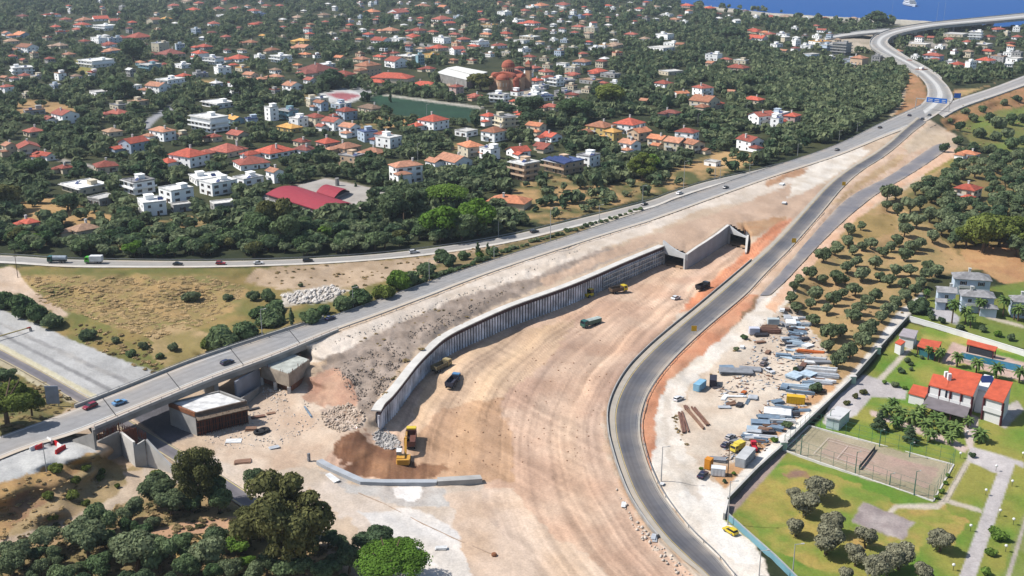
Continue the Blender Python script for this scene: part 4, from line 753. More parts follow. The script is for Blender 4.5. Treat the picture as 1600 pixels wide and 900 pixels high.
mb = MB(); mb.prism([p + Vector((0, 0, hh)) for p in q], hh - 3.4); mb.build('cross_beam', mat('abutment_beige', (186, 170, 150), .92, .35, .5), t)
mb = MB(); cen = sum(q, Vector()) / 4; mb.prism([cen + (p - cen) * .97 + Vector((0, 0, hh + .12)) for p in q], hh + .003); mb.build('deck_slab', mat('slab_greenish', (190, 192, 182), .92, .35, .5), t)
for f in (.02, .5, .98):
    p = q[0].lerp(q[1], f); mb = MB(); mb.box(p.x - .4, p.y - .2, -.4, p.x + .4, p.y + .7, hh - 3.403); mb.build('column', CONCL, t)
mb = MB(); mb.prism([p + Vector((.4, 1.4, hh - 3.41)) for p in (q[0], q[1], q[2], q[3])], -.4); mb.build('rear_wall', TIMB, t)
for i in range(20):
    f = random.random(); e_ = random.choice((0, 1, 2)); p = q[e_].lerp(q[e_ + 1], f); mb = MB(); mb.tube((p.x, p.y, hh - .1), (p.x + random.uniform(-.2, .2), p.y, hh + random.uniform(.5, 1.2)), .05, .05, 5); mb.build('starter_bar', RUST, t)
t = thing('bridge_abutment', 'shaded blue-grey abutment wall under the highway between two concrete blocks', 'abutment', (0, 0, 0))
mb = MB(); wallpx(mb, (372, 632), (408, 606), 596, 574, .6, .6); mb.build('abutment_wall', mat('abutment_blue_grey', (158, 160, 168), .9, .15, .3), t)
mb = MB(); wallpx(mb, (376, 640), (407, 614), 624, 604, .6, .4); mb.build('bearing_shelf', CONCD, t)
# ---------------------------------------------------------------- village houses: photo x, y of the foot, apparent width, then shape roof wall storeys
HDATA = '''33 29 22 hdC1;75 27 32 frW1;100 34 20 hrC1;129 35 28 hoC1;153 33 30 grW1;176 36 22 grC1;205 39 18 hrG1;238 38 22 goC2;258 33 20 hyC1;85 46 20 hrC1;125 43 30 hrW1;95 54 24 frG1;118 50 20 hrC1;160 48 40 bwW2;8 56 18 goW1;30 59 32 goL1;14 69 26 htC1;38 83 38 goW2;90 76 30 htC1;130 69 20 hrC1;152 68 30 fwW2;177 68 24 fwL2;212 63 46 hrC1;168 74 28 hrW1;172 84 28 hoT1;105 90 22 hoC1;143 106 58 bwW2;168 103 22 fgC1;248 81 28 fwC3;280 78 17 fwL2;262 90 50 hdC1;305 53 17 fwL2;332 41 24 hrW1;345 27 20 fwW1;367 17 22 hrC1;395 20 22 hrW1;340 17 22 hrC1;300 19 26 hrC1;270 12 22 hrK1;309 8 20 hrC1;290 5 20 htC1;395 42 20 hrC1;330 55 17 hdC1;352 62 20 hrC1;390 71 28 hoC1;317 78 30 hrG1;310 93 30 hrW2;345 117 32 fwW2;332 101 34 bgW2;370 97 38 hrW1;377 112 26 fyC1;390 128 26 goC2;364 107 18 hrC1;218 103 19 hoT1;238 101 17 hrC1;232 112 36 bwT2;255 106 16 hrC1;283 107 30 fwW1;285 125 26 hrL1;310 121 30 fgG1;262 137 44 bwW2;243 147 42 goW2;206 141 26 flW1;150 151 34 flW1;28 117 42 bwW2;6 127 16 goC1;20 128 16 hrW1;36 124 22 hrC1;55 125 26 fgC1;8 148 22 hrW2;40 154 16 flC1;48 180 40 ftG1;96 194 50 grW2;180 185 42 hrC1;48 214 36 hrC1;182 172 34 fgC1;212 166 34 ftC1;250 221 46 hoW2;336 169 58 bwW1;322 207 66 bwW3;364 194 34 gyT1;391 194 24 fbL1;333 222 26 hrC1;369 219 38 grC1;204 240 46 grL2;172 214 34 htC1;281 219 22 ftC1;12 244 26 goC2;38 248 46 grC2;68 252 34 grW1;98 272 30 hrC1;160 270 46 hrC1;122 304 78 bwC1;212 304 52 bgW2;290 262 66 hrW2;318 290 66 bwW1;336 306 62 fwW2;384 290 50 fwW1;428 287 30 goW2;350 246 64 hrC1;388 266 64 hrW1;424 248 66 hrW1;270 318 58 fwW2;232 338 54 fwW2;280 332 34 flG1;155 322 46 flG1;42 360 34 hrC1;125 372 50 htC1;345 330 44 flG1;450 208 44 hyY1;474 243 40 hdW1;415 12 18 hrC1;436 12 18 hrK1;405 25 22 fbL1;403 40 18 hrC1;464 31 22 htC1;505 27 22 htC1;531 28 22 fgC1;540 53 22 hdC1;517 57 18 fwC1;580 22 28 hoC1;621 23 38 grW1;575 58 20 hrL1;609 52 34 hoC1;594 68 34 grW1;620 65 28 fwW1;652 52 30 hrC1;676 54 20 hrC1;645 61 25 hrK1;660 13 28 hoC1;692 14 20 goC1;690 34 36 hrW1;702 40 24 hrC1;716 29 18 fwL1;690 68 30 fwW2;710 58 20 hrC1;724 66 24 hrG1;760 58 22 hoC1;790 57 24 hrC1;765 43 30 fyC1;755 35 20 hrK1;788 25 24 fwW2;750 74 30 bwW2;780 76 28 hrW1;684 80 34 hrC1;714 86 26 grW2;740 77 22 hrC1;674 91 28 fyY1;656 101 15 fwT3;638 98 40 bwC2;612 88 25 hrC1;618 106 40 grW2;592 94 22 hrC1;564 98 30 hoC1;530 95 20 goC1;472 79 34 goC1;470 68 26 hyY1;475 90 22 hoC1;424 83 26 hoC1;410 60 16 hyC1;441 62 14 ftC1;437 98 36 bwW2;506 107 34 fwW1;404 92 20 fwW1;573 119 44 hoP3;535 123 40 hrC1;492 117 72 hdC1;455 146 34 goW2;484 131 24 grW1;406 130 22 hoC1;430 126 28 hoC1;669 113 26 hdC1;702 140 16 htC1;713 148 24 hrK2;742 157 26 hrP1;780 161 34 bwW2;423 189 24 fwW3;448 187 36 bgT2;494 168 38 fwC2;500 174 26 goL2;531 170 34 fwL1;577 177 44 htC1;540 188 36 hrL2;465 200 30 fwW2;492 198 36 hrC2;519 205 38 grW2;545 214 36 goW2;573 222 36 fbL2;606 232 44 fwW2;598 226 30 hrL2;676 204 52 hrW2;764 196 28 hrW2;728 214 38 flW1;789 205 36 bgC3;772 222 44 hoW2;806 166 22 hrC1;815 184 26 hrC1;862 174 30 hrC1;832 163 30 bwW2;850 158 34 fbW1;880 150 30 fgG1;735 246 44 hoC2;708 262 62 goW1;765 250 34 fwW2;810 246 40 grW1;838 212 34 goC2;862 222 36 grW1;850 238 34 grC1;820 282 48 bwP3;882 272 66 bbP2;920 262 40 fgW2;633 288 56 hoW3;582 248 46 hoY1;540 240 46 hoP1;548 262 44 fgP2;510 232 40 hrK1;470 230 30 hrC1;810 35 22 fwW1;845 12 30 hoC1;880 10 26 hrW1;820 20 20 hrC1;832 13 22 fwW1;858 30 18 hoC1;902 29 28 fbL1;918 27 18 hrC1;924 51 24 fwC2;905 46 24 hrC1;898 55 16 hrW1;830 40 32 hrW1;845 50 24 hrC1;828 62 34 fwC1;815 68 26 flW1;865 66 16 fwW1;880 78 14 ftC1;820 82 22 fwW1;932 80 28 fwW1;945 75 20 fyW1;962 75 30 htC1;987 58 24 hrC1;1008 65 20 htW1;1040 62 30 fwW2;1050 72 26 fwW1;1064 74 18 goC1;1035 80 46 flW1;950 12 16 hrW1;1000 17 18 hrW1;1025 14 18 htW1;1042 26 24 fwW1;1055 34 20 hoC1;1070 37 16 fwW1;1075 12 24 hrK1;1110 16 22 hrG1;1182 32 12 fwW2;1180 52 26 hrC1;1197 55 20 hoC1;1186 64 34 grW1;1117 95 30 fwW2;1136 98 20 hrC1;1155 112 40 hrC1;1112 104 18 goC1;1160 100 26 fwC1;1050 118 40 flC1;1038 137 32 hrW1;1065 153 28 goW1;1100 150 34 hrW2;1104 172 52 goC2;1120 170 30 hrC1;1144 150 18 goC1;1180 163 36 hrC1;1193 196 44 grW2;1220 192 34 fwL2;1240 196 30 hrK2;1215 200 22 fwW2;1008 164 18 goC1;1050 184 32 hdG1;940 214 50 hoY2;985 210 54 hrW2;958 222 30 hyY2;1000 222 40 goP2;985 240 36 goW2;1030 232 36 goC2;1058 237 40 goC2;1075 222 40 hrW2;1085 240 36 goC2;1175 236 42 grW2;1115 260 26 flW1;895 122 26 hrC1;854 118 26 hrC1;910 102 32 hoL1;880 105 22 flW1;828 94 22 hrC1;835 112 24 hrG1;895 117 26 fwC2;857 127 24 hrW1;870 135 24 bwW2;838 132 26 hrG1;845 140 28 fwG1;880 132 40 bgG1;935 118 34 hrG1;955 122 34 fgG1;925 132 40 ftG1;943 136 18 hrC1;840 152 22 bwW2;893 140 20 ftC1;1206 30 22 hrC1;1230 30 24 htC1;1262 32 14 fwW1;1290 32 14 hrC1;1335 32 16 htC1;1276 44 12 hrC1;1286 51 18 grW1;1243 47 12 fwW1;1205 58 22 hrC1;1225 57 22 fgW1;1245 72 16 fwW2;1215 74 22 fwW1;1262 76 22 fwW1;1285 70 36 fyW1;1295 79 26 bwL2;1270 90 26 flL1;1300 95 16 flW1;1318 86 32 bgG4;1345 106 30 hoP3;1330 103 24 fgL2;1372 98 20 bgG2;1420 58 16 hrC1;1437 54 24 flW1;1500 58 44 flC1;1528 62 24 bwW3;1520 42 40 flC1;1562 50 26 hrG1;1575 58 12 fwC2;1590 50 14 fwW2;1592 62 20 hrW1;1548 62 20 hrC1;1514 70 18 hrW1;1540 78 30 bwC2;1546 85 24 hrC1;1515 90 18 htC2;1462 97 34 hrL2;1500 106 26 hrC1;1515 104 24 goC1;1487 102 20 fgW1;1518 112 18 bwW3;1545 100 34 hrW1;1564 98 26 ftG2;1577 92 16 fwW2;1592 92 20 fgG2;1590 97 30 flW1;1485 66 22 hrC1;1440 74 40 flC1;1518 250 34 hoW1;1518 316 48 hrC2'''
HOUSES = []
WALLC = {'W': ('white', (246, 244, 238)), 'C': ('cream', (232, 218, 190)), 'P': ('peach', (228, 196, 164)), 'L': ('pale blue', (200, 214, 228)), 'G': ('grey', (186, 184, 180)), 'Y': ('yellow', (232, 202, 128)), 'T': ('teal', (150, 186, 196)), 'K': ('pinkish', (222, 190, 178))}
ROOFC = {'r': ('red', (198, 98, 76)), 'o': ('orange', (214, 140, 102)), 'd': ('dark red', (154, 80, 66)), 't': ('tan', (194, 156, 126)), 'y': ('ochre', (224, 170, 96)), 'w': ('white', (238, 236, 230)), 'g': ('grey', (164, 162, 162)), 'b': ('blue', (104, 122, 166)), 'l': ('pale', (222, 218, 210))}
GLASSM = mat('window_glass', (58, 66, 76), .2, .2, .5, spec=.5); FRAMEM = mat('window_frame_white', (226, 224, 218), .6, .08)
SHUT = mat('shutter_brown', (104, 78, 60), .8, .2)
_wm = {}
def window_mesh(shut):
    if shut not in _wm:
        m = MB(); m.box(-.7, -.07, 0, .7, .02, 1.5, 0); m.box(-.58, -.09, .12, -.04, -.0701, 1.38, 1); m.box(.04, -.09, .12, .58, -.0701, 1.38, 1)
        if shut: m.box(-1.15, -.12, 0, -.702, -.03, 1.5, 2); m.box(.702, -.12, 0, 1.15, -.03, 1.5, 2)
        me = bpy.data.meshes.new('window'); me.from_pydata(m.v, [], m.f); [me.materials.append(x) for x in (FRAMEM, GLASSM, SHUT)]; me.polygons.foreach_set('material_index', m.m); _wm[shut] = me
    return _wm[shut]
def rmat(k, i=0):
    c = ROOFC[k][1]; g = sum(c) / 3; f = (0, .22, .12)[i]; q = (1, .98, .82)[i]
    return mat('roof_tile_' + ROOFC[k][0].replace(' ', '_') + ('', '_faded', '_old')[i], tuple(max(2, (x + (g - x) * f) * q) for x in c), .9, .34, .8, bump=.3, rnd=.22)
def wmat(k): return mat('render_' + WALLC[k][0].replace(' ', '_'), (.82, .81, .78) if k == 'W' else WALLC[k][1], .9, .12, .35, rnd=.05)
def add_windows(t, L_, D_, st, hs, shut, cx=0, cy=0, cap=12, sides='fr'):
    n = 0
    for s_ in range(st):
        for side in sides:
            ln = L_ if side in 'fb' else D_; k = max(1, int(ln / 3.6))
            for i in range(k):
                if n >= cap: return
                p = -ln / 2 + ln * (i + .5) / k; z = .72 + s_ * hs
                if side == 'f': o = link('window', window_mesh(shut), t, (cx + p, cy - D_ / 2, z), 0)
                elif side == 'b': o = link('window', window_mesh(shut), t, (cx + p, cy + D_ / 2, z), math.pi)
                elif side == 'r': o = link('window', window_mesh(shut), t, (cx + L_ / 2, cy + p, z), math.pi / 2)
                else: o = link('window', window_mesh(shut), t, (cx - L_ / 2, cy + p, z), -math.pi / 2)
                o.scale = (.82, 1, .78); n += 1
def roof_mesh(kind, L_, D_, h, ov=.45):
    m = MB(); a, b = L_ / 2 + ov, D_ / 2 + ov; rise = (min(a, b)) * .42; e = .16
    if kind == 'h':
        if a >= b: r0, r1 = (-(a - b) * .96 - .01, 0, h + rise), ((a - b) * .96 + .01, 0, h + rise)
        else: r0, r1 = (0, -(b - a) * .96 - .01, h + rise), (0, (b - a) * .96 + .01, h + rise)
        c = [(-a, -b, h), (a, -b, h), (a, b, h), (-a, b, h)]; lo = [(x, y, h - e) for x, y, _ in c]
        if a >= b: f = [(0, 1, 9, 8), (1, 2, 9), (2, 3, 8, 9), (3, 0, 8)]
        else: f = [(0, 1, 8), (1, 2, 9, 8), (2, 3, 9), (3, 0, 8, 9)]
        m.add(c + lo + [r0, r1], f + [(7, 6, 5, 4)] + [(4 + i, 4 + (i + 1) % 4, (i + 1) % 4, i) for i in range(4)])
    else:                                              # gable: ridge along the longer side
        lx = a >= b; w = b if lx else a; l = a if lx else b
        sec = [(-w, h), (0, h + rise), (w, h), (w, h - e), (0, h + rise - e), (-w, h - e)]
        v = []
        for s_ in (-l, l):
            for q, z in sec: v.append((s_, q, z) if lx else (q, s_, z))
        f = [(i, (i + 1) % 6, 6 + (i + 1) % 6, 6 + i) for i in range(6)] + [(5, 4, 3, 2, 1, 0)[::1], (6, 7, 8, 9, 10, 11)]
        if not lx: f = [tuple(reversed(q)) for q in f]
        m.add(v, f)
    return m, rise
def wall_mesh(kind, L_, D_, h, rise, z0=-1.2):
    m = MB(); m.box(-L_ / 2, -D_ / 2, z0, L_ / 2, D_ / 2, h)
    if kind == 'g':
        if L_ >= D_:
            for x0, x1 in ((-L_ / 2, -L_ / 2 + .25), (L_ / 2 - .25, L_ / 2)):
                m.add([(x0, -D_ / 2, h + .002), (x0, D_ / 2, h + .002), (x0, 0, h + rise - .18), (x1, -D_ / 2, h + .002), (x1, D_ / 2, h + .002), (x1, 0, h + rise - .18)], [(0, 2, 1), (3, 4, 5), (0, 3, 5, 2), (1, 2, 5, 4), (0, 1, 4, 3)])
        else:
            for y0, y1 in ((-D_ / 2, -D_ / 2 + .25), (D_ / 2 - .25, D_ / 2)):
                m.add([(-L_ / 2, y0, h + .002), (L_ / 2, y0, h + .002), (0, y0, h + rise - .18), (-L_ / 2, y1, h + .002), (L_ / 2, y1, h + .002), (0, y1, h + rise - .18)], [(0, 1, 2), (3, 5, 4), (0, 2, 5, 3), (1, 4, 5, 2), (0, 3, 4, 1)])
    return m
def parapet_mesh(L_, D_, h, ov=.15, th=.25, ph=.5):
    m = MB(); a, b = L_ / 2 + ov, D_ / 2 + ov
    m.box(-a, -b, h + .002, a, b, h + .14)
    m.box(-a, -b, h + .142, a, -b + th, h + ph); m.box(-a, b - th, h + .142, a, b, h + ph); m.box(-a, -b + th + .002, h + .142, -a + th, b - th - .002, h + ph); m.box(a - th, -b + th + .002, h + .142, a, b - th - .002, h + ph)
    return m
TANK = mat('water_tank', (210, 212, 214), .5, .1, 1); SOLAR = mat('solar_panel', (48, 62, 110), .25, .1, .5, spec=.5); AWN = mat('awning', (214, 200, 180), .9)
def make_house(u, v, wpx, kind, rc, wc, st, rz=None, asp=None, label=None, name='house', wins=True):
    rr = random.Random(int(u * 31 + v * 7)); s_ = ppm(v) * (1 if v > 70 else .97); rz = R(rr.choice((-44, -38, -41, -33, -48, 30))) if rz is None else rz
    asp = asp or rr.choice((.62, .72, .85, 1.0, 1.2)); W_ = wpx * .9 / s_; c, d = abs(math.cos(rz)), abs(math.sin(rz))
    L_ = W_ / (c + asp * d); L_ = min(max(L_, 5.0), 34); D_ = min(max(asp * L_, 4.5), 22); hs = 2.45; h = hs * st + .2
    g = G(u, v); cen = Vector((g.x, g.y + (D_ * c + L_ * d) * .42, 0)); z0 = min(g.z, 6)
    t = thing(name, label, 'house', (cen.x, cen.y, z0), rz)
    wm, rm_ = wmat(wc), rmat(rc, rr.choice((0, 0, 1, 1, 2)) if rc in 'rotd' else 0)
    if kind in 'hg':
        rmsh, rise = roof_mesh(kind, L_, D_, h)
        wall_mesh(kind, L_, D_, h, rise).build('wall', wm, t); rf = rmsh.build('roof', rm_, t)
        if wpx > 17:
            m = MB(); x, y = L_ * rr.uniform(-.3, .3), D_ * rr.uniform(-.2, .25); m.box(x - .35, y - .35, h + .1, x + .35, y + .35, h + rise + .9); m.box(x - .45, y - .45, h + rise + .902, x + .45, y + .45, h + rise + 1.05); m.build('chimney', FRAMEM, rf)
        if wpx > 24 and rr.random() < .75:              # a lower wing with its own roof
            w2, d2, h2 = L_ * .5, D_ * .55, max(2.3, h - 2.5) if st > 1 else 2.1; sx = rr.choice((-1, 1)); m2, r2 = roof_mesh(kind if rr.random() < .7 else 'h', w2, d2, h2)
            ox, oy = sx * L_ * .32, -D_ / 2 - d2 / 2 + .5; m3 = MB(); m3.box(-w2 / 2, -d2 / 2, -1.2, w2 / 2, d2 / 2, h2); m3.build('porch_wall', wm, t, (ox, oy, 0)); m2.build('porch_roof', rm_, t, (ox, oy, 0))
        if st > 1 and wpx > 22:
            m = MB(); bx = -L_ * .15; m.box(bx - L_ * .22, -D_ / 2 - 1.1, hs - .05, bx + L_ * .22, -D_ / 2 - .02, hs + .1); m.box(bx - L_ * .22, -D_ / 2 - 1.1, hs + .102, bx + L_ * .22, -D_ / 2 - 1.0, hs + .75); m.build('balcony', FRAMEM, t)
    else:
        rise = .5; m = MB(); m.box(-L_ / 2, -D_ / 2, -1.2, L_ / 2, D_ / 2, h); m.build('wall', wm, t)
        if kind == 'f' and rc == 'l': h0 = h
        rf = parapet_mesh(L_, D_, h, .35 if kind == 'b' else .12).build('roof', rmat(rc), t)
        if kind == 'b':
            for k in range(1, st + (1 if st == 1 else 0)):
                if k < st: m = MB(); m.box(-L_ / 2 - 1.3, -D_ / 2 - 1.3, hs * k - .02, L_ / 2 + 1.3, D_ / 2 + .3, hs * k + .16); m.box(-L_ / 2 - 1.3, -D_ / 2 - 1.3, hs * k + .162, L_ / 2 + 1.3, -D_ / 2 - 1.2, hs * k + .75); m.box(L_ / 2 + 1.2, -D_ / 2 - 1.198, hs * k + .162, L_ / 2 + 1.3, D_ / 2 + .3, hs * k + .75); m.build('balcony', wm, t)
            m = MB(); m.box(-L_ / 2 - 1.1, -D_ / 2 - 1.1, h - .18, L_ / 2 + 1.0, -D_ / 2 - .003, h - .01); m.build('canopy', FRAMEM, t)
        if wpx > 20 and rc != 'l':
            m = MB(); x, y = L_ * rr.uniform(-.28, .28), D_ * .15; m.box(x - 1.6, y - 1.5, h + .142, x + 1.6, y + 1.5, h + 1.9); m.box(x - 1.8, y - 1.7, h + 1.902, x + 1.8, y + 1.7, h + 2.05); m.build('stair_head', wm, rf)
            if rr.random() < .6:
                m = MB(); x2 = -x * .8 if abs(x) > 1 else 3; M_ = Matrix.Translation((x2, -D_ * .15, h + .5)) @ Matrix.Rotation(R(35), 4, 'X'); m.box(-1, -.8, 0, 1, .8, .08, 0, M_); m.tube((x2 - .8, -D_ * .15 + .8, h + 1.1), (x2 + .8, -D_ * .15 + .8, h + 1.1), .28, .28, 8, 1); m.build('solar_heater', [SOLAR, TANK], rf)
            if rc == 'r': m = MB(); m.box(-L_ * .3, -D_ * .32, h + .142, L_ * .02, D_ * .3, h + 1.0); m.build('tiled_lantern', rmat('r'), rf)
    if wins and wpx >= 15:
        add_windows(t, L_, D_, st, hs, rr.random() < .35 and wpx > 30, cap=14 if wpx > 34 else 8 if wpx > 22 else 5, sides='fr' if rz < 0 else 'fl')
        if wpx > 28: m = MB(); m.box(-.42, -.1, 0, .42, .02, 1.7); m.build('door', SHUT, t, (L_ * .12, -D_ / 2, 0))
    HOUSES.append(dict(o=t, u=u, v=v, w=wpx, kind=kind, rc=rc, wc=wc, st=st, top=proj(cen.x, cen.y, z0 + h + rise)[1], fixed=bool(label)))
    return t
_q = random.Random(44); _ex = []
_pl = [tuple(float(z) for z in it.split()[:3]) for it in HDATA.replace('\n', '').split(';')]
for (x0, y0, x1, y1), n_ in (((560, 6, 800, 100), 46), ((800, 8, 965, 150), 44), ((100, 4, 560, 70), 30), ((965, 6, 1200, 40), 16), ((1205, 60, 1310, 84), 8), ((1405, 58, 1600, 112), 12), ((0, 60, 500, 150), 22), ((800, 100, 900, 180), 12)):
    k = 0
    for _ in range(900):
        if k >= n_: break
        x, y = _q.uniform(x0, x1), _q.uniform(y0, y1); w = _q.uniform(7, 10.5) * ppm(y) * .95 + 2
        if any(abs(x - a) < (w + c) * .5 and abs(y - b) < 5 + y * .035 for a, b, c in _pl) or (590 < x < 760 and 104 < y < 194) or (752 < x < 812 and 90 < y < 148): continue
        if x > 1040 and y < (x - 1040) * .085 + 8: continue
        _pl.append((x, y, w)); k += 1; _ex.append(f"{x:.0f} {y:.0f} {w:.0f} {_q.choice('hhhgffb')}{_q.choice('rrrodwwt')}{_q.choice('WWWCCPLG')}{_q.choice('1112')}")
HDATA += ';' + ';'.join(_ex)
_all = sorted((it.split() for it in HDATA.replace('\n', '').split(';')), key=lambda q: -float(q[2]))
for x, y, w, c in _all[:288]: make_house(float(x), float(y), float(w), c[0], c[1], c[2], int(c[3]))
# the small far houses past those 288 are one mass
SMALL = []
far_v, far_f, far_m, far_mats, _mi = [], [], [], [], {}
def far_add(mb, mm, M_):
    if mm.name not in _mi: _mi[mm.name] = len(far_mats); far_mats.append(mm)
    o_ = len(far_v); far_v.extend(tuple(M_ @ Vector(p)) for p in mb.v); far_f.extend(tuple(i + o_ for i in f) for f in mb.f); far_m.extend([_mi[mm.name]] * len(mb.f))
for x, y, w, c in _all[288:]:
    x, y, w = float(x), float(y), float(w); rr = random.Random(int(x * 31 + y * 7)); rz = R(rr.choice((-44, -38, -41, -33, -48, 30))); s_ = ppm(y); W_ = w * .9 / s_; a_ = rr.choice((.62, .72, .85, 1.0)); c_, d_ = abs(math.cos(rz)), abs(math.sin(rz)); L_ = max(5, W_ / (c_ + a_ * d_)); D_ = max(4.5, a_ * L_); st = int(c[3]); h = 2.45 * st + .2
    g = G(x, y); z0 = min(g.z, 6); M_ = Matrix.Translation((g.x, g.y + (D_ * c_ + L_ * d_) * .42, z0)) @ Matrix.Rotation(rz, 4, 'Z'); rm_ = rmat(c[1], rr.choice((0, 1, 1, 2)) if c[1] in 'rotd' else 0)
    if c[0] in 'hg': q, rise = roof_mesh(c[0], L_, D_, h); far_add(wall_mesh(c[0], L_, D_, h, rise), wmat(c[2]), M_); far_add(q, rm_, M_)
    else: far_add(wall_mesh('f', L_, D_, h, 0), wmat(c[2]), M_); far_add(parapet_mesh(L_, D_, h, .12), rm_, M_); q = MB(); q.box(-1.4, -1.2, h + .142, 1.4, 1.2, h + 1.8); far_add(q, wmat(c[2]), M_)
    q = MB()
    for k in range(st):
        for t_ in (-.28, .05, .3): q.box(L_ * t_ - .5, -D_ / 2 - .03, 2.45 * k + .7, L_ * t_ + .5, -D_ / 2 + .02, 2.45 * k + 1.8); q.box(L_ / 2 - .02, D_ * t_ - .5, 2.45 * k + .7, L_ / 2 + .03, D_ * t_ + .5, 2.45 * k + 1.8)
    far_add(q, GLASSM, M_); SMALL.append((x, y, w, proj(g.x, g.y, z0 + h + 1)[1]))
me = bpy.data.meshes.new('far_housing'); me.from_pydata(far_v, [], far_f); [me.materials.append(m_) for m_ in far_mats]; me.polygons.foreach_set('material_index', far_m); me.update()
tag(link('far_housing', me), 'many small tiled and flat-roofed houses far off among the trees', 'houses', kind='stuff')
# ---------------------------------------------------------------- foliage
def leafmat(name, c, c2, mass=False, trans=.34):
    m = bpy.data.materials.new(name); m.use_nodes = True; nt = m.node_tree; N = nt.nodes; L = nt.links
    for n in list(N):
        if n.type == 'BSDF_PRINCIPLED': N.remove(n)
    out = [n for n in N if n.type == 'OUTPUT_MATERIAL'][0]
    df = N.new('ShaderNodeBsdfDiffuse'); tr = N.new('ShaderNodeBsdfTranslucent'); mx = N.new('ShaderNodeMixShader'); mx.inputs[0].default_value = trans
    if mass:
        a = N.new('ShaderNodeAttribute'); a.attribute_name = 'tint'; f = a.outputs['Fac']
    else:
        a = N.new('ShaderNodeObjectInfo'); f = a.outputs['Random']
    tc = N.new('ShaderNodeTexCoord'); nz = N.new('ShaderNodeTexNoise'); nz.inputs['Scale'].default_value = .5 if mass else 3.0; nz.inputs['Detail'].default_value = 3; L.new(tc.outputs['Object'], nz.inputs['Vector'])
    cm = N.new('ShaderNodeMix'); cm.data_type = 'RGBA'; cm.inputs[6].default_value = (*c, 1); cm.inputs[7].default_value = (*c2, 1); L.new(f, cm.inputs[0])
    mr = N.new('ShaderNodeMapRange'); mr.inputs[1].default_value = .3; mr.inputs[2].default_value = .7; mr.inputs[3].default_value = .65; mr.inputs[4].default_value = 1.35; L.new(nz.outputs['Fac'], mr.inputs[0])
    s = N.new('ShaderNodeVectorMath'); s.operation = 'SCALE'; L.new(cm.outputs[2], s.inputs[0]); L.new(mr.outputs[0], s.inputs['Scale'])
    L.new(s.outputs[0], df.inputs['Color']); L.new(s.outputs[0], tr.inputs['Color']); L.new(df.outputs[0], mx.inputs[1]); L.new(tr.outputs[0], mx.inputs[2]); L.new(mx.outputs[0], out.inputs['Surface'])
    return m
LEAF = {'olive': leafmat('olive_leaves', (0.107, 0.137, 0.068), (0.185, 0.216, 0.116)), 'broadleaf': leafmat('broad_leaves', (0.068, 0.112, 0.047), (0.144, 0.188, 0.088)), 'bright': leafmat('bright_leaves', (0.102, 0.185, 0.030), (0.157, 0.233, 0.049)), 'dark': leafmat('dark_leaves', (0.062, 0.098, 0.052), (0.120, 0.157, 0.077)), 'pine': leafmat('pine_needles', (0.096, 0.126, 0.030), (0.164, 0.192, 0.049)), 'brown': leafmat('brownish_leaves', (0.090, 0.096, 0.036), (0.134, 0.134, 0.052)), 'mass': leafmat('canopy_leaves', (0.058, 0.094, 0.049), (0.185, 0.212, 0.109), True), 'lawn_olive': leafmat('grey_leaves', (0.205, 0.198, 0.130), (0.287, 0.274, 0.178)), 'palm': leafmat('palm_fronds', (0.082, 0.144, 0.041), (0.157, 0.218, 0.068))}
BARK = mat('bark', (112, 92, 72), .95, .3, 2)
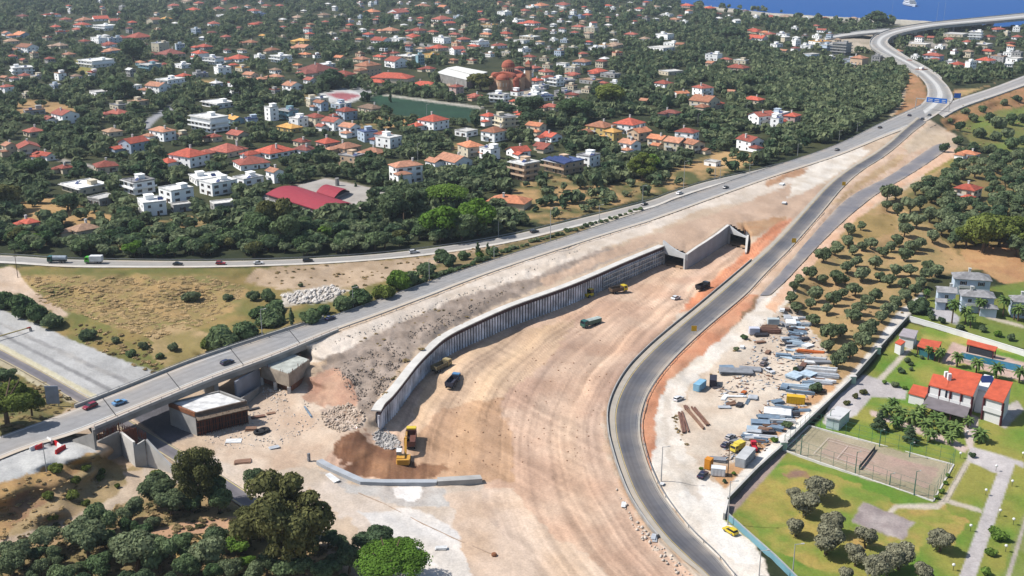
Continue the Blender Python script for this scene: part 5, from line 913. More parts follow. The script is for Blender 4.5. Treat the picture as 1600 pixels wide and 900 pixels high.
def crown_np(seed, n, shape='round', q=.16, hz=1.5, blobs=9, z0=.45):
    """leaf quads of a crown of radius 1; z0..hz is its height range; returns (verts, quads)"""
    r = np.random.default_rng(seed); C = []; Rd = []
    zm, zh = (z0 + hz) / 2, (hz - z0) / 2
    for k in range(blobs):
        if shape == 'round': d = r.normal(size=3); d /= np.linalg.norm(d); f = r.uniform(.35, .75); C.append((d[0] * f * .85, d[1] * f * .85, zm + d[2] * zh * f * .8)); Rd.append(r.uniform(.30, .50))
        elif shape == 'lumpy': d = r.normal(size=3); d /= np.linalg.norm(d); f = r.uniform(0, 1) ** .45; C.append((d[0] * f * .86, d[1] * f * .86, zm + d[2] * zh * f * .86)); Rd.append(r.uniform(.15, .29))
        elif shape == 'dome': a = r.uniform(0, 6.283); f = math.sqrt(r.uniform(0, 1)) * .74; C.append((f * math.cos(a), f * math.sin(a), z0 + (hz - z0) * (.25 + .55 * (1 - f * f)))); Rd.append(r.uniform(.28, .36))
        elif shape == 'column': t = k / (blobs - 1); w_ = .72 * math.sin(math.pi * min(.98, t * .75 + .22)); C.append((r.normal() * .12, r.normal() * .12, z0 + (hz - z0) * (.06 + .9 * t))); Rd.append(max(.22, w_))
        elif shape == 'cone': t = k / (blobs - 1); a = k * 2.4; f = (1 - t) * .62; C.append((f * math.cos(a), f * math.sin(a), z0 + (hz - z0) * (.05 + .92 * t))); Rd.append(.14 + .3 * (1 - t))
        elif shape == 'spread': a = r.uniform(0, 6.283); f = r.uniform(.2, .8); C.append((f * math.cos(a), f * math.sin(a), z0 + (hz - z0) * r.uniform(.15, .85) * (1.1 - f * .6))); Rd.append(r.uniform(.22, .38))
    C = np.array(C); Rd = np.array(Rd); w = Rd ** 2; w /= w.sum()
    b = r.choice(len(C), n, p=w); d = r.normal(size=(n, 3)); d[:, 2] = np.where((d[:, 2] < 0) & (r.random(n) < .62), -d[:, 2], d[:, 2]); d /= np.linalg.norm(d, axis=1)[:, None]
    rad = Rd[b] * np.where(r.random(n) < .8, r.uniform(.82, 1.12, n), r.uniform(.3, .8, n)); sq = np.array([1, 1, .8])
    p = C[b] + d * rad[:, None] * sq
    nn = d + r.normal(size=(n, 3)) * .45; nn /= np.linalg.norm(nn, axis=1)[:, None]
    t1 = np.cross(nn, r.normal(size=(n, 3))); t1 /= np.linalg.norm(t1, axis=1)[:, None]; t2 = np.cross(nn, t1); s = q * r.uniform(.6, 1.3, n)[:, None]
    V = np.stack([p - t1 * s - t2 * s * .75, p + t1 * s * .8 - t2 * s, p + t1 * s + t2 * s * .7, p - t1 * s * .75 + t2 * s], 1).reshape(-1, 3)
    V[:, 2] = np.maximum(V[:, 2], .02)
    return V, np.arange(4 * n).reshape(n, 4)
def trunk_mb(h, r, seed, spread=.5, lean=.1):
    q = random.Random(seed); m = MB(); top = Vector((q.uniform(-lean, lean), q.uniform(-lean, lean), h)); m.tube((0, 0, -.3 * h), top, r * 1.25, r * .8, 7)
    for k in range(4): a = k * 1.57 + q.uniform(-.5, .5); e = top + Vector((math.cos(a) * spread, math.sin(a) * spread, h * q.uniform(.5, .9))); m.tube(top - Vector((0, 0, .08 * h)), e, r * .6, r * .22, 5)
    return m
CROWN, TRUNK = {}, {}
SHAPES = {  # kind: (shape, top, bottom, leaf size near / mid, blobs, trunk height, trunk radius)
 'olive_tree': ('round', 1.65, .35, .115, 11, .5, .09), 'broadleaf_tree': ('round', 1.9, .4, .12, 12, .6, .08), 'pine_tree': ('spread', 2.1, .55, .10, 16, .9, .07), 'umbrella_pine': ('dome', 1.5, .75, .07, 46, .9, .07), 'cypress_tree': ('column', 6.5, .25, .2, 9, .5, .12), 'conifer_tree': ('cone', 2.9, .2, .11, 22, .5, .07), 'shrub': ('round', 1.15, .05, .13, 9, .25, .05), 'eucalyptus_tree': ('lumpy', 1.9, .2, .085, 64, .7, .06)}
def crown(kind, leaf, var, n):
    k = (kind, leaf, var, n)
    if k not in CROWN:
        sh, hz, z0, q, nb, th_, tr_ = SHAPES[kind]; n = int(n * (3.2 if n > 900 else 2)); qq = q * (.34 if n > 9000 else .44 if n > 2600 else .6 if n > 1800 else 1.15 if n > 480 else 1.7 if n > 190 else 3.0)
        V, F_ = crown_np(hash_(k), n, sh, qq, hz, nb, z0); CROWN[k] = mesh_np('crown', V, F_, [LEAF[leaf]])
    return CROWN[k]
def hash_(k): return sum((i + 3) * ord(c) for i, c in enumerate(str(k))) % 100003
def trunk(kind, var):
    k = (kind, var)
    if k not in TRUNK:
        sh, hz, z0, q, nb, th_, tr_ = SHAPES[kind]; m = trunk_mb(th_, tr_, hash_(k)); me = bpy.data.meshes.new('trunk'); me.from_pydata(m.v, [], m.f); me.materials.append(BARK); TRUNK[k] = me
    return TRUNK[k]
TREES = []
def tree(kind, u, v, wpx, leaf, n=700, hk=1.0, place=None, group=None, cat=None, name=None, at_top=False, label=None):
    """a tree whose crown is wpx wide in the photo and whose foot stands at photo point (u, v)"""
    g = G(u, v); s_ = ppm(v) if v > 60 else ppm(60); r = wpx / s_ / 2; rr = random.Random(int(u * 13 + v * 101)); var = rr.randrange(3)
    t = thing(name or kind, label, cat or kind.replace('_', ' '), g, rr.uniform(0, 6.28), group)
    c = link('crown', crown(kind, leaf, var, n), t); k = link('trunk', trunk(kind, var), t)
    for o_ in (c, k): o_.scale = (r, r * rr.uniform(.9, 1.08), r * hk * rr.uniform(.92, 1.08))
    TREES.append(dict(o=t, u=u, v=v, w=wpx, kind=kind, leaf=leaf, place=place, hk=hk))
    return t
def rows(s): return [tuple(float(x) for x in it.split()) for it in s.replace('\n', ' ').split(';') if it.strip()]
rq0 = random.Random(2)
# near corner: olive plot and big trees (x, y of the foot, width)
for x, y, w in rows('''72 860 46;88 886 32;27 888 50;20 905 44;140 872 64;166 858 34;162 834 50;121 848 44;204 815 42;203 836 30;246 790 56;250 772 40;213 892 74;252 896 60;160 902 44;326 888 60;362 904 36;328 788 52;270 806 50;345 800 44;300 800 36'''): tree('olive_tree', x, y, w * 1.14, rq0.choice(('olive', 'olive', 'broadleaf')), 1500, place='olive plot below the dirt track', group='olive trees in the corner plot')
tree('eucalyptus_tree', 446, 890, 150, 'brown', 8000, 1.2, label='huge olive-brown tree shading the edge of the sandy works area')
tree('eucalyptus_tree', 312, 792, 84, 'brown', 3500, 1.25, label='tall brownish tree in front of the sloping concrete wing wall')
tree('eucalyptus_tree', 392, 850, 62, 'brown', 2600, 1.1, label='brownish tree leaning on the huge tree beside the sandy works area')
tree('umbrella_pine', 612, 914, 116, 'bright', 5200, .72, label='bright green domed umbrella pine at the sandy edge')
tree('broadleaf_tree', 590, 872, 70, 'dark', 2200, .8, label='dark spreading tree behind the bright green umbrella pine'); tree('broadleaf_tree', 632, 862, 34, 'dark', 1200, .8, label='small dark tree with thin top beside the bright umbrella pine')
tree('broadleaf_tree', 545, 895, 52, 'dark', 1600, .9, label='dark tree in the shade between the huge tree and the umbrella pine'); tree('broadleaf_tree', 372, 862, 50, 'bright', 1500, .6, label='bright green low tree at the foot of the huge brownish tree')
tree('broadleaf_tree', 386, 884, 30, 'bright', 1000, .6, label='yellow-green bush in front of the bright low tree'); tree('broadleaf_tree', 458, 905, 64, 'broadleaf', 1800, .7, label='mid green tree below the huge olive-brown tree'); tree('broadleaf_tree', 510, 908, 50, 'broadleaf', 1500, .7, label='green tree between the huge tree and the dark shaded tree'); tree('olive_tree', 416, 902, 44, 'olive', 1400, label='silvery olive tree under the huge olive-brown tree'); tree('broadleaf_tree', 400, 760, 40, 'dark', 1300, .9, label='dark tree tucked behind the huge tree beside the sand')
tree('pine_tree', 12, 664, 96, 'pine', 4200, .85, label='big yellow-green pine beside the bridge over the lower road'); tree('pine_tree', 50, 650, 44, 'pine', 2000, 1.0, label='narrow yellow-green pine next to the big bridge pine'); tree('pine_tree', 10, 612, 50, 'dark', 1500, .8, label='dark pine behind the big bridge pine')
for x, y, w in rows('88 738 24;135 735 15;157 742 16;157 750 14;118 756 18;114 780 23;76 780 19;134 790 15;82 812 18;242 748 22;184 762 10'): tree('shrub', x, y, w, 'pine', 700, 1.0, place='brown bank above the dirt track', group='yellow-green shrubs on the brown bank')
rq9 = random.Random(77); PL = [(t_['u'], t_['v'], t_['w']) for t_ in TREES]
for k in range(900):                                                 # the thicket closes between the plotted olives
    x, y = rq9.uniform(0, 560), rq9.uniform(785, 925)
    if not pip(np.array([x]), np.array([y]), [(0, 892), (130, 858), (215, 822), (250, 785), (345, 778), (380, 800), (530, 850), (560, 925), (0, 925)])[0] or pip(np.array([x]), np.array([y]), [(215, 834), (300, 815), (385, 808), (370, 835), (330, 862), (265, 872)])[0]: continue
    w = rq9.uniform(26, 50)
    if any((x - a) ** 2 + ((y - b) * 1.8) ** 2 < ((w + c) * .36) ** 2 for a, b, c in PL): continue
    PL.append((x, y, w)); tree(rq9.choice(('olive_tree', 'olive_tree', 'shrub')), x, y, w, rq9.choice(('olive', 'broadleaf', 'broadleaf', 'dark')), 1500, 1.0, place='olive plot below the dirt track', group='olive trees in the corner plot')
# basin between the roads
for x, y, w, l in ((350, 548, 66, 'broadleaf'), (385, 530, 56, 'broadleaf'), (330, 546, 40, 'pine'), (424, 510, 50, 'broadleaf'), (430, 488, 44, 'broadleaf'), (405, 496, 40, 'broadleaf'), (300, 470, 36, 'olive'), (140, 530, 34, 'dark'), (82, 510, 42, 'dark'), (60, 502, 44, 'broadleaf'), (36, 492, 56, 'broadleaf'), (10, 482, 50, 'broadleaf'), (485, 503, 44, 'broadleaf'), (505, 490, 30, 'broadleaf'), (540, 484, 46, 'broadleaf'), (562, 474, 46, 'broadleaf'), (600, 466, 40, 'pine'), (622, 452, 44, 'bright'), (640, 446, 38, 'broadleaf'), (668, 432, 42, 'dark'), (700, 416, 34, 'dark'), (726, 406, 26, 'broadleaf'), (690, 408, 30, 'broadleaf'), (420, 470, 30, 'broadleaf'), (395, 470, 26, 'olive'), (270, 548, 24, 'olive'), (250, 560, 18, 'broadleaf'), (225, 545, 20, 'olive'), (180, 536, 18, 'olive'), (555, 452, 14, 'dark'), (470, 448, 10, 'olive'), (770, 398, 24, 'broadleaf'), (750, 402, 18, 'bright'), (356, 470, 20, 'olive'), (205, 556, 22, 'broadleaf')):
    tree('shrub', x, y, w * .84, l, 900, rq0.uniform(.75, 1.15), place='scrubby hollow between the service road and highway', group='shrubs in the hollow between the roads')
for x, y, w in rows('443 500 9;456 508 9;665 442 7;747 402 8;762 398 7'): tree('cypress_tree', x, y, w, 'dark', 500, .85, place='highway verge', group='cypresses on the highway verge')
rq = random.Random(5)
for k in range(46):                                                  # clipped scrub in the median
    f = k / 45; x = 655 + f * 345; y = np.interp(x, [655, 800, 925, 1000], [443, 391, 352.5, 329]) + rq.uniform(-2, 1); tree('shrub', x, float(y), rq.uniform(9, 15) * (1.1 - .4 * f), rq.choice(('broadleaf', 'olive', 'dark')), 160, .75, place='median strip between the highway and service road', group='scrub bushes in the median strip')
# olive grove between the haul road and the villa wall
GROVE = rows('''1247 446 24;1266 436 29;1286 410 33;1305 400 31;1325 387 26;1326 368 26;1306 446 34;1324 427 26;1337 417 22;1332 399 22;1347 393 22;1360 389 24;1367 420 28;1347 440 34;1380 402 24;1392 394 24;1400 386 26;1412 408 30;1425 397 30;1435 390 26;1397 432 26;1390 448 30;1422 432 28;1412 452 26;1445 438 26;1450 424 26;1462 432 26;1235 474 28;1245 490 26;1272 471 31;1266 482 22;1302 478 31;1292 492 24;1270 510 27;1315 467 22;1335 463 30;1331 504 31;1342 492 28;1352 480 27;1367 471 28;1377 504 27;1387 494 32;1400 482 29;1415 472 30;1430 462 26;1297 533 40;1312 526 30;1294 551 28;1355 530 36;1362 520 30;1347 545 36;1327 560 34;1307 575 32;1318 562 24;1285 445 22;1345 360 18;1375 440 22;1437 450 22;1240 455 20;1320 445 20''')
for x, y, w in GROVE: tree('olive_tree', x, y, w * .88, 'olive', 700, 1.0, place='olive grove beside the haul road', group='olive trees in the orchard grove')
OL2 = rows('''1385 315 28;1400 312 24;1385 330 20;1402 337 22;1422 333 30;1437 328 24;1412 355 26;1412 370 26;1432 358 30;1452 348 30;1475 350 30;1485 358 28;1457 380 26;1470 368 26;1430 305 24;1450 295 26;1470 300 26;1490 288 26;1455 318 26;1480 322 28;1500 336 26;1495 372 26''')
for x, y, w in OL2: tree('olive_tree', x, y, w, 'olive', 420, 1.05, place='olive wood beyond the haul road', group='olive trees in the upper wood')
HB = [(h['u'], h['v'], h['w'], h['top']) for h in HOUSES] + SMALL
HA = np.array(HB)
def clear_of_houses(x, y, wpx, hpx):
    dx = np.abs(HA[:, 0] - x); m = dx < HA[:, 2] * .48 + wpx * .22
    return not np.any(m & (y > HA[:, 3] - 2) & (y < HA[:, 1] + hpx * .5))
POS2 = []
rq = random.Random(12)
for k in range(4000):
    x, y = rq.uniform(1380, 1640), rq.uniform(232, 420)
    if not pip(np.array([x]), np.array([y]), [(1440, 300), (1500, 258), (1640, 240), (1640, 430), (1560, 400), (1505, 395), (1490, 385), (1460, 330)])[0]: continue
    w = rq.uniform(5.2, 8.4) * ppm(y)
    if any((x - a) ** 2 + ((y - b) * 3.0) ** 2 < (w * .82) ** 2 for a, b, c in POS2): continue
    if (1500 < x < 1580 and 385 < y < 425) or not clear_of_houses(x, y, w, w * .8): continue
    POS2.append((x, y, w))
for x, y, w in POS2[:150]: tree('olive_tree' if (x < 1520 or y < 330) else 'broadleaf_tree', x, y, w, 'olive' if rq.random() < .5 else 'dark', 330, .95, place='dense wood beyond the olive grove', group='trees in the dense wood')
for x, y, w in rows('1535 395 70;1560 385 60;1510 388 44;1585 378 50;1545 372 50;1600 400 44'): tree('broadleaf_tree', x, y, w, 'pine', 1300, .95, place='brown field behind the grey-roofed house', group='big dark trees behind the grey-roofed house')
for x, y, w in rows('1500 205 20;1520 190 16;1545 192 20;1508 178 14;1535 175 16;1560 200 26;1580 195 26;1600 192 24;1530 215 22;1555 220 22;1575 215 20;1495 225 18;1520 236 22;1545 240 22;1580 232 26;1600 226 20;1500 245 22;1565 250 24;1590 250 24;1570 165 14;1590 158 14;1484 192 12;1476 238 18'): tree('shrub', x, y, w, rq.choice(('olive', 'dark', 'broadleaf')), 420, 1.1, place='bank below the coast road', group='bushes on the bank below the coast road')
# ---------------------------------------------------------------- village trees
VIL = [(-70, -24), (600, -14), (1040, 0), (1150, 14), (1290, 26), (1410, 32), (1384, 44), (1352, 56), (1345, 80), (1384, 94), (1418, 118), (1402, 168), (1362, 190), (1290, 224), (1200, 256), (1100, 279), (1000, 310), (900, 338), (800, 361), (700, 379), (600, 392), (500, 399), (400, 402), (200, 403), (0, 394), (-70, 392)]
FAR2 = [(1400, 62), (1450, 50), (1620, 38), (1640, 100), (1560, 128), (1490, 134), (1440, 100), (1402, 78)]
NO = [[(574, 154), (598, 146), (755, 166), (737, 194), (700, 192), (620, 186)], [(494, 148), (535, 137), (590, 147), (540, 166)], [(404, 308), (467, 286), (510, 276), (606, 299), (562, 332), (507, 342), (430, 335)], [(210, 205), (262, 164), (278, 160), (272, 174), (232, 205)], [(795, 135), (825, 133), (840, 148), (805, 152)], [(575, 112), (650, 108), (690, 138), (640, 140), (580, 136)], [(680, 104), (765, 104), (765, 128), (690, 128)], [(755, 92), (808, 92), (806, 146), (755, 146)], [(1270, 62), (1372, 50), (1372, 66), (1362, 80), (1330, 82)], [(756, 303), (836, 303), (836, 327), (756, 327)], [(1100, 12), (1300, 26), (1420, 34), (1420, 38), (1300, 32), (1100, 18)]]
THIN = [z[0] for z in ZONES[2:18]]
SPEC = [(430, 372, 62, 'broadleaf_tree', 'brown', 1.1), (448, 385, 54, 'broadleaf_tree', 'broadleaf', 1.0), (405, 378, 50, 'broadleaf_tree', 'broadleaf', 1.0), (576, 276, 48, 'broadleaf_tree', 'dark', .75), (632, 345, 54, 'pine_tree', 'dark', 1.05), (612, 352, 50, 'broadleaf_tree', 'dark', 1.1), (655, 340, 46, 'pine_tree', 'dark', 1.0), (697, 335, 70, 'umbrella_pine', 'bright', .75), (688, 375, 66, 'broadleaf_tree', 'bright', .8), (748, 368, 70, 'broadleaf_tree', 'bright', .85), (722, 374, 50, 'broadleaf_tree', 'broadleaf', .85), (516, 138, 40, 'broadleaf_tree', 'dark', .7), (208, 96, 40, 'broadleaf_tree', 'dark', .9), (183, 152, 44, 'broadleaf_tree', 'dark', .7), (105, 120, 40, 'broadleaf_tree', 'dark', .7), (830, 200, 58, 'pine_tree', 'dark', .8), (752, 142, 40, 'broadleaf_tree', 'brown', .7), (952, 170, 56, 'broadleaf_tree', 'pine', .8), (900, 190, 60, 'broadleaf_tree', 'broadleaf', .6), (1003, 282, 46, 'pine_tree', 'pine', .85), (1010, 272, 40, 'pine_tree', 'bright', .8), (55, 278, 46, 'broadleaf_tree', 'broadleaf', .7), (105, 330, 50, 'broadleaf_tree', 'dark', .6), (15, 330, 56, 'broadleaf_tree', 'brown', .8), (598, 86, 30, 'umbrella_pine', 'broadleaf', .8), (1168, 140, 26, 'broadleaf_tree', 'dark', .9), (1370, 40, 40, 'broadleaf_tree', 'dark', .6), (810, 55, 30, 'broadleaf_tree', 'dark', .7), (1145, 62, 34, 'broadleaf_tree', 'dark', .6), (375, 150, 34, 'pine_tree', 'dark', .8), (356, 55, 26, 'broadleaf_tree', 'dark', .7), (1115, 375, 0, '', '', 0)]
for x, y, w, k, l, hk in SPEC:
    if w: tree(k, x, y, w, l, 1500 if w > 44 else 800, hk, place='village')
for x, y, w in rows('628 292 8;565 332 7;556 300 6;1165 150 6;560 200 5;610 160 6;875 150 5;618 300 9;420 130 5;300 180 6;505 330 6'): tree('cypress_tree', x, y, w, 'dark', 300, .8, place='village')
rg = np.random.default_rng(3); pts = []
N0 = 90000
xs = rg.uniform(-60, 1640, N0); ys = rg.uniform(-22, 402, N0); sp = np.maximum(ppm(ys), .6)
al_ = TH + np.arctan((ys - 450) / FPX); dens = 1 / (sp ** 2 * np.sin(al_)); want = np.interp(ys, [-20, 40, 120, 250, 400], [.018, .02, .026, .042, .07]) * dens
want *= 1 + 1.3 * pip(xs, ys, [(1090, 120), (1200, 88), (1340, 96), (1420, 118), (1402, 168), (1290, 226), (1200, 215), (1140, 175)]); keep = rg.random(N0) < want * (1700 * 424 / N0)
inside = pip(xs, ys, VIL) | pip(xs, ys, FAR2)
for z in NO: inside &= ~pip(xs, ys, z)
thin = np.zeros(N0, bool)
for z in THIN: thin |= pip(xs, ys, z)
keep &= inside & (~thin | (rg.random(N0) < .2))
for x, y in zip(xs[keep], ys[keep]):
    s_ = max(ppm(y), .8); r = rg.uniform(1.6, 3.9) * (1.3 if y < 40 else 1); hp = r * 1.8 * s_
    if clear_of_houses(x, y, r * 2 * s_, hp): pts.append((x, y, r))
pts.sort(key=lambda p: -p[1] - p[2] * 8)
near, far = pts[:255], pts[255:]
for x, y, r in near:
    l = rq.choices(('broadleaf', 'dark', 'olive', 'bright', 'brown'), (5, 3, 4, .5, 1))[0]
    tree('broadleaf_tree', x, y, r * 2 * ppm(y), l, 330 if y < 300 else 520, .85, place='village', group='village trees')
# beyond the nearest 300 the canopy reads as one mass
protos = [crown_np(200 + k, 46 if k < 6 else 80, 'round', .34 if k < 6 else .27, 1.7, 7, .15) for k in range(9)]
VV, FF, TT, off = [], [], [], 0
wood = pip(np.array([p[0] for p in far]), np.array([p[1] for p in far]), [(1090, 120), (1200, 88), (1340, 96), (1420, 118), (1402, 168), (1290, 226), (1200, 215), (1140, 175)])
for i, (x, y, r) in enumerate(far):
    g = G(x, y); pv, pf = protos[int(rg.integers(0, 6)) if y < 170 else 6 + int(rg.integers(0, 3))]; a = rg.uniform(0, 6.28); c_, s_ = math.cos(a), math.sin(a)
    V = np.stack([(pv[:, 0] * c_ - pv[:, 1] * s_) * r + g.x, (pv[:, 0] * s_ + pv[:, 1] * c_) * r + g.y, pv[:, 2] * r * rg.uniform(.8, 1.25) + g.z - .2], 1)
    VV.append(V); FF.append(pf + off); off += len(V); TT.append(np.full(len(V), float(np.clip(rg.normal(.66 if wood[i] else .48, .3), 0, 1))))
me = mesh_np('tree_canopy', np.concatenate(VV), np.concatenate(FF), [LEAF['mass']], {'tint': ('FLOAT', np.concatenate(TT))})
tag(link('tree_canopy', me), 'mixed olive and garden tree canopy filling the village and far wood', 'trees', kind='stuff')
print('TREES', len(TREES), 'canopy', len(far), 'quads', len(me.polygons))
# extra cover inside the woods: scrub as one mass
VV, FF, TT, off = [], [], [], 0
for poly, n_, r0, r1, tn in (([(40, 432), (330, 432), (390, 452), (330, 505), (240, 530), (60, 470)], 1700, .4, 1.1, .92), ([(400, 422), (640, 406), (820, 374), (700, 410), (560, 450), (400, 445)], 260, .3, .8, .55), ([(100, 500), (230, 530), (255, 570), (245, 588), (130, 536)], 260, .4, .9, .6), ([(0, 760), (150, 710), (185, 748), (60, 828), (0, 846)], 260, .25, .6, .9), ([(530, 545), (700, 470), (840, 438), (660, 540), (590, 630)], 300, .2, .6, .6), ([(620, 575), (700, 515), (760, 483), (690, 522), (650, 556), (607, 612), (590, 640)], 200, .4, 1.0, .4), ([(1500, 165), (1640, 120), (1640, 260), (1500, 250)], 240, .4, 1.1, .6), ([(1240, 440), (1480, 290), (1600, 300), (1420, 480), (1310, 570)], 300, .25, .6, .8), ([(20, 840), (220, 780), (400, 800), (540, 860), (500, 905), (0, 905)], 900, .25, .9, .35), ([(860, 265), (1060, 265), (1000, 305), (860, 345)], 120, .5, 1.2, .5), ([(60, 575), (130, 640), (60, 665), (0, 680), (0, 600)], 120, .4, .9, .5), ([(1085, 600), (1230, 478), (1236, 486), (1092, 610)], 90, .3, .6, .6), ([(1050, 650), (1062, 640), (1075, 700), (1065, 705)], 50, .3, .6, .5)):
    xs_ = [p[0] for p in poly]; ys_ = [p[1] for p in poly]
    for k in range(n_):
        x, y = rg.uniform(min(xs_), max(xs_)), rg.uniform(min(ys_), max(ys_))
        if not pip(np.array([x]), np.array([y]), poly)[0]: continue
        g = G(x, y); pv, pf = protos[6 + k % 3]; r = rg.uniform(r0, r1)
        VV.append(np.stack([pv[:, 0] * r + g.x, pv[:, 1] * r + g.y, pv[:, 2] * r * (.2 if n_ > 1000 else .45) + g.z - .1], 1)); FF.append(pf + off); off += len(pv); TT.append(np.full(len(pv), float(np.clip(rg.normal(tn, .22), 0, 1))))
me = mesh_np('undergrowth', np.concatenate(VV), np.concatenate(FF), [leafmat('scrub_leaves', (.05, .055, .025), (.46, .33, .17), True)], {'tint': ('FLOAT', np.concatenate(TT))})
tag(link('undergrowth', me), 'low dry scrub scattered over the banks and plots', 'scrub', kind='stuff')
# ---------------------------------------------------------------- vehicles
TYRE = mat('tyre_rubber', (42, 42, 44), .9, .1, 2); RIM = mat('wheel_rim', (150, 150, 152), .4, .1, 2, metal=.6); CGLASS = mat('car_glass', (34, 40, 48), .12, .1, 1, spec=.6); LAMPW = mat('lamp_lens', (236, 236, 230), .2, .05, 1); LAMPR = mat('tail_lens', (170, 36, 32), .3, .05, 1)
def paint(name, c): return mat('paint_' + name, c, .3, .06, .5, spec=.5)
def heading(u, v, du, dv):
    a, b = P(u, v, 0), P(u + du, v + dv, 0); return math.atan2(b.y - a.y, b.x - a.x)
def roadz(u, v):
    for k, a in ROADPTS.items():
        for i in range(len(a) - 1):
            r, q = a[i], a[i + 1]
            if k in ('highway', 'service_road', 'bypass_road', 'viaduct_road', 'coast_road') and pip(np.array([u]), np.array([v]), [(r[0], r[1]), (q[0], q[1]), (q[2], q[3]), (r[2], r[3])])[0]: return (r[4] + q[4]) / 2 + .11
    return zpx(u, v) + .04
KV = .74
def wheel(t, x, y, r, w=.24):
    m = MB(); m.tube((x, y - w / 2, r), (x, y + w / 2, r), r, r, 12); o = m.build('wheel', TYRE, t)
    s = 1 if y > 0 else -1; m = MB(); m.tube((x, y + s * (w / 2 + .001), r), (x, y + s * (w / 2 + .02), r), r * .6, r * .55, 10); m.build('rim', RIM, o)
def car(u, v, du, dv, cname, c, label, kind='hatch', k=1.0, group=None):
    t = thing('car', label, 'car', P(u, v, roadz(u, v)), heading(u, v, du, dv), group); pm = paint(cname, c); L_, W_ = 4.3 * k, 1.78 * k
    m = MB(); a = L_ / 2; w = W_ / 2
    prof = [(-a, .32), (-a, .82), (-a + .1, .95), (a - 1.25, .95), (a - .15, .78), (a, .62), (a, .32)]
    def loft(pr, w0, w1=None, mb=m):
        n = len(pr); v_ = [(x, -(w0 if w1 is None or z < 1.2 else w1), z) for x, z in pr] + [(x, (w0 if w1 is None or z < 1.2 else w1), z) for x, z in pr]
        mb.add(v_, [tuple(range(n)), tuple(range(2 * n - 1, n - 1, -1))] + [(i, n + i, n + (i + 1) % n, (i + 1) % n) for i in range(n)])
    loft(prof, w); m.build('body', pm, t)
    rear = -a + (.12 if kind in ('hatch', 'van') else .75); g = MB(); loft([(rear, .952), (rear + .25, 1.42), (a - 2.1, 1.46), (a - 1.2, .952)], w - .1, w - .22, g); g.build('window', CGLASS, t)
    r = MB(); loft([(rear + .22, 1.43), (rear + .3, 1.5), (a - 2.2, 1.51), (a - 2.05, 1.462)], w - .2, w - .24, r); r.build('roof', pm, t)
    for x in (-a + .8, a - .85):
        for y in (-w + .1, w - .1): wheel(t, x, y, .32)
    for y in (-w + .3, w - .3): m = MB(); m.box(a - .03, y - .2, .6, a + .015, y + .2, .72); m.build('headlight', LAMPW, t); m = MB(); m.box(-a - .015, y - .16, .7, -a + .02, y + .16, .82); m.build('taillight', LAMPR, t)
    t.scale = (KV, KV, KV); return t
CARS = [
 (141, 637, -20, 8, 'dark_red', (150, 24, 48), 'dark red car on the highway bridge over the lower road', 'hatch', 1.05), (187, 631, 20, -7, 'light_blue', (112, 164, 208), 'light blue car beside the dark red car on the bridge', 'saloon', 1.02),
 (355, 568, 20, -7, 'navy', (40, 42, 72), 'dark navy car near the new bridge pier on the highway', 'hatch', 1.08), (516, 499, 20, -7, 'blue_black', (34, 48, 92), 'dark blue car alone on the highway above the gravel bank', 'saloon', 1.0),
 (278, 414, 20, 0, 'black', (40, 40, 44), 'black car on the service road behind the bright green van', 'saloon', 1.0), (345, 413, 20, 0, 'red', (176, 30, 40), 'red car on the service road in front of the village trees', 'hatch', 1.0), (404, 412.5, 20, -1, 'white', (232, 232, 232), 'white car on the service road between the red and black cars', 'saloon', 1.0), (481, 408.5, 20, -1, 'black', (40, 40, 44), 'black car on the service road ahead of the white saloon', 'hatch', 1.05), (647, 395, 20, -2, 'white', (232, 232, 232), 'white car where the service road starts to climb', 'hatch', 1.05), (835, 363, 20, -4, 'black', (40, 40, 44), 'black car on the service road beside the orange hipped roof', 'hatch', 1.05), (1007, 320, 20, -6, 'black', (40, 40, 44), 'black car where the service road nears the highway', 'hatch', 1.0), (1062, 303, 20, -6, 'white', (232, 232, 232), 'white car beside the tall pole at the merge', 'hatch', 1.1), (1134, 294, 20, -7, 'grey_dark', (70, 74, 82), 'dark grey car on the highway past the merge', 'saloon', 1.05),
 (1308, 235, 20, -7, 'black', (40, 40, 44), 'black car on the highway beside the pale gravel wedge', 'hatch', 1.1), (1375, 200, 20, -8, 'black', (40, 40, 44), 'first black car approaching the blue overhead signs', 'hatch', 1.1), (1421, 181, 20, -9, 'navy', (40, 42, 72), 'navy car just before the blue overhead signs', 'hatch', 1.15), (1441, 187, -20, 9, 'black', (40, 40, 44), 'black car leaving the junction beside the small underpass', 'hatch', 1.15), (1452, 181, -20, 9, 'grey_dark', (70, 74, 82), 'dark grey car beneath the blue overhead signs', 'hatch', 1.15), (1398, 95, 8, 8, 'black', (40, 40, 44), 'tiny dark car on the bend of the sea viaduct', 'hatch', 1.1), (1372, 54, 8, -3, 'grey_dark', (70, 74, 82), 'tiny dark car at the top of the viaduct loop', 'hatch', 1.1),
 (1098, 744, 9, -9, 'navy', (44, 44, 84), 'dark navy car parked by the orange container', 'saloon', 1.05), (1060, 625, 8, -4, 'white', (232, 232, 232), 'white car parked beside the steel beams', 'hatch', 1.0), (1141, 832, -10, -6, 'yellow', (236, 206, 40), 'bright yellow car on the white haul road by the lawn', 'hatch', 1.0), (1202, 581, 8, 4, 'white', (232, 232, 232), 'white pickup-sized car in the middle of the works yard', 'saloon', 1.0), (1134, 697, 8, -6, 'navy', (44, 44, 84), 'navy car parked in front of the yellow truck', 'saloon', .95), (1141, 685, 8, -5, 'silver', (170, 168, 170), 'silver car behind the navy car in the yard', 'hatch', .95), (1193, 570, 7, -6, 'grey_brown', (130, 118, 116), 'dull grey-brown car next to the white one in the yard', 'hatch', .95), (1056, 467, 10, -4, 'white', (232, 232, 232), 'white pickup on the pit floor below the bypass', 'saloon', 1.1)]
for a in CARS: car(*a)
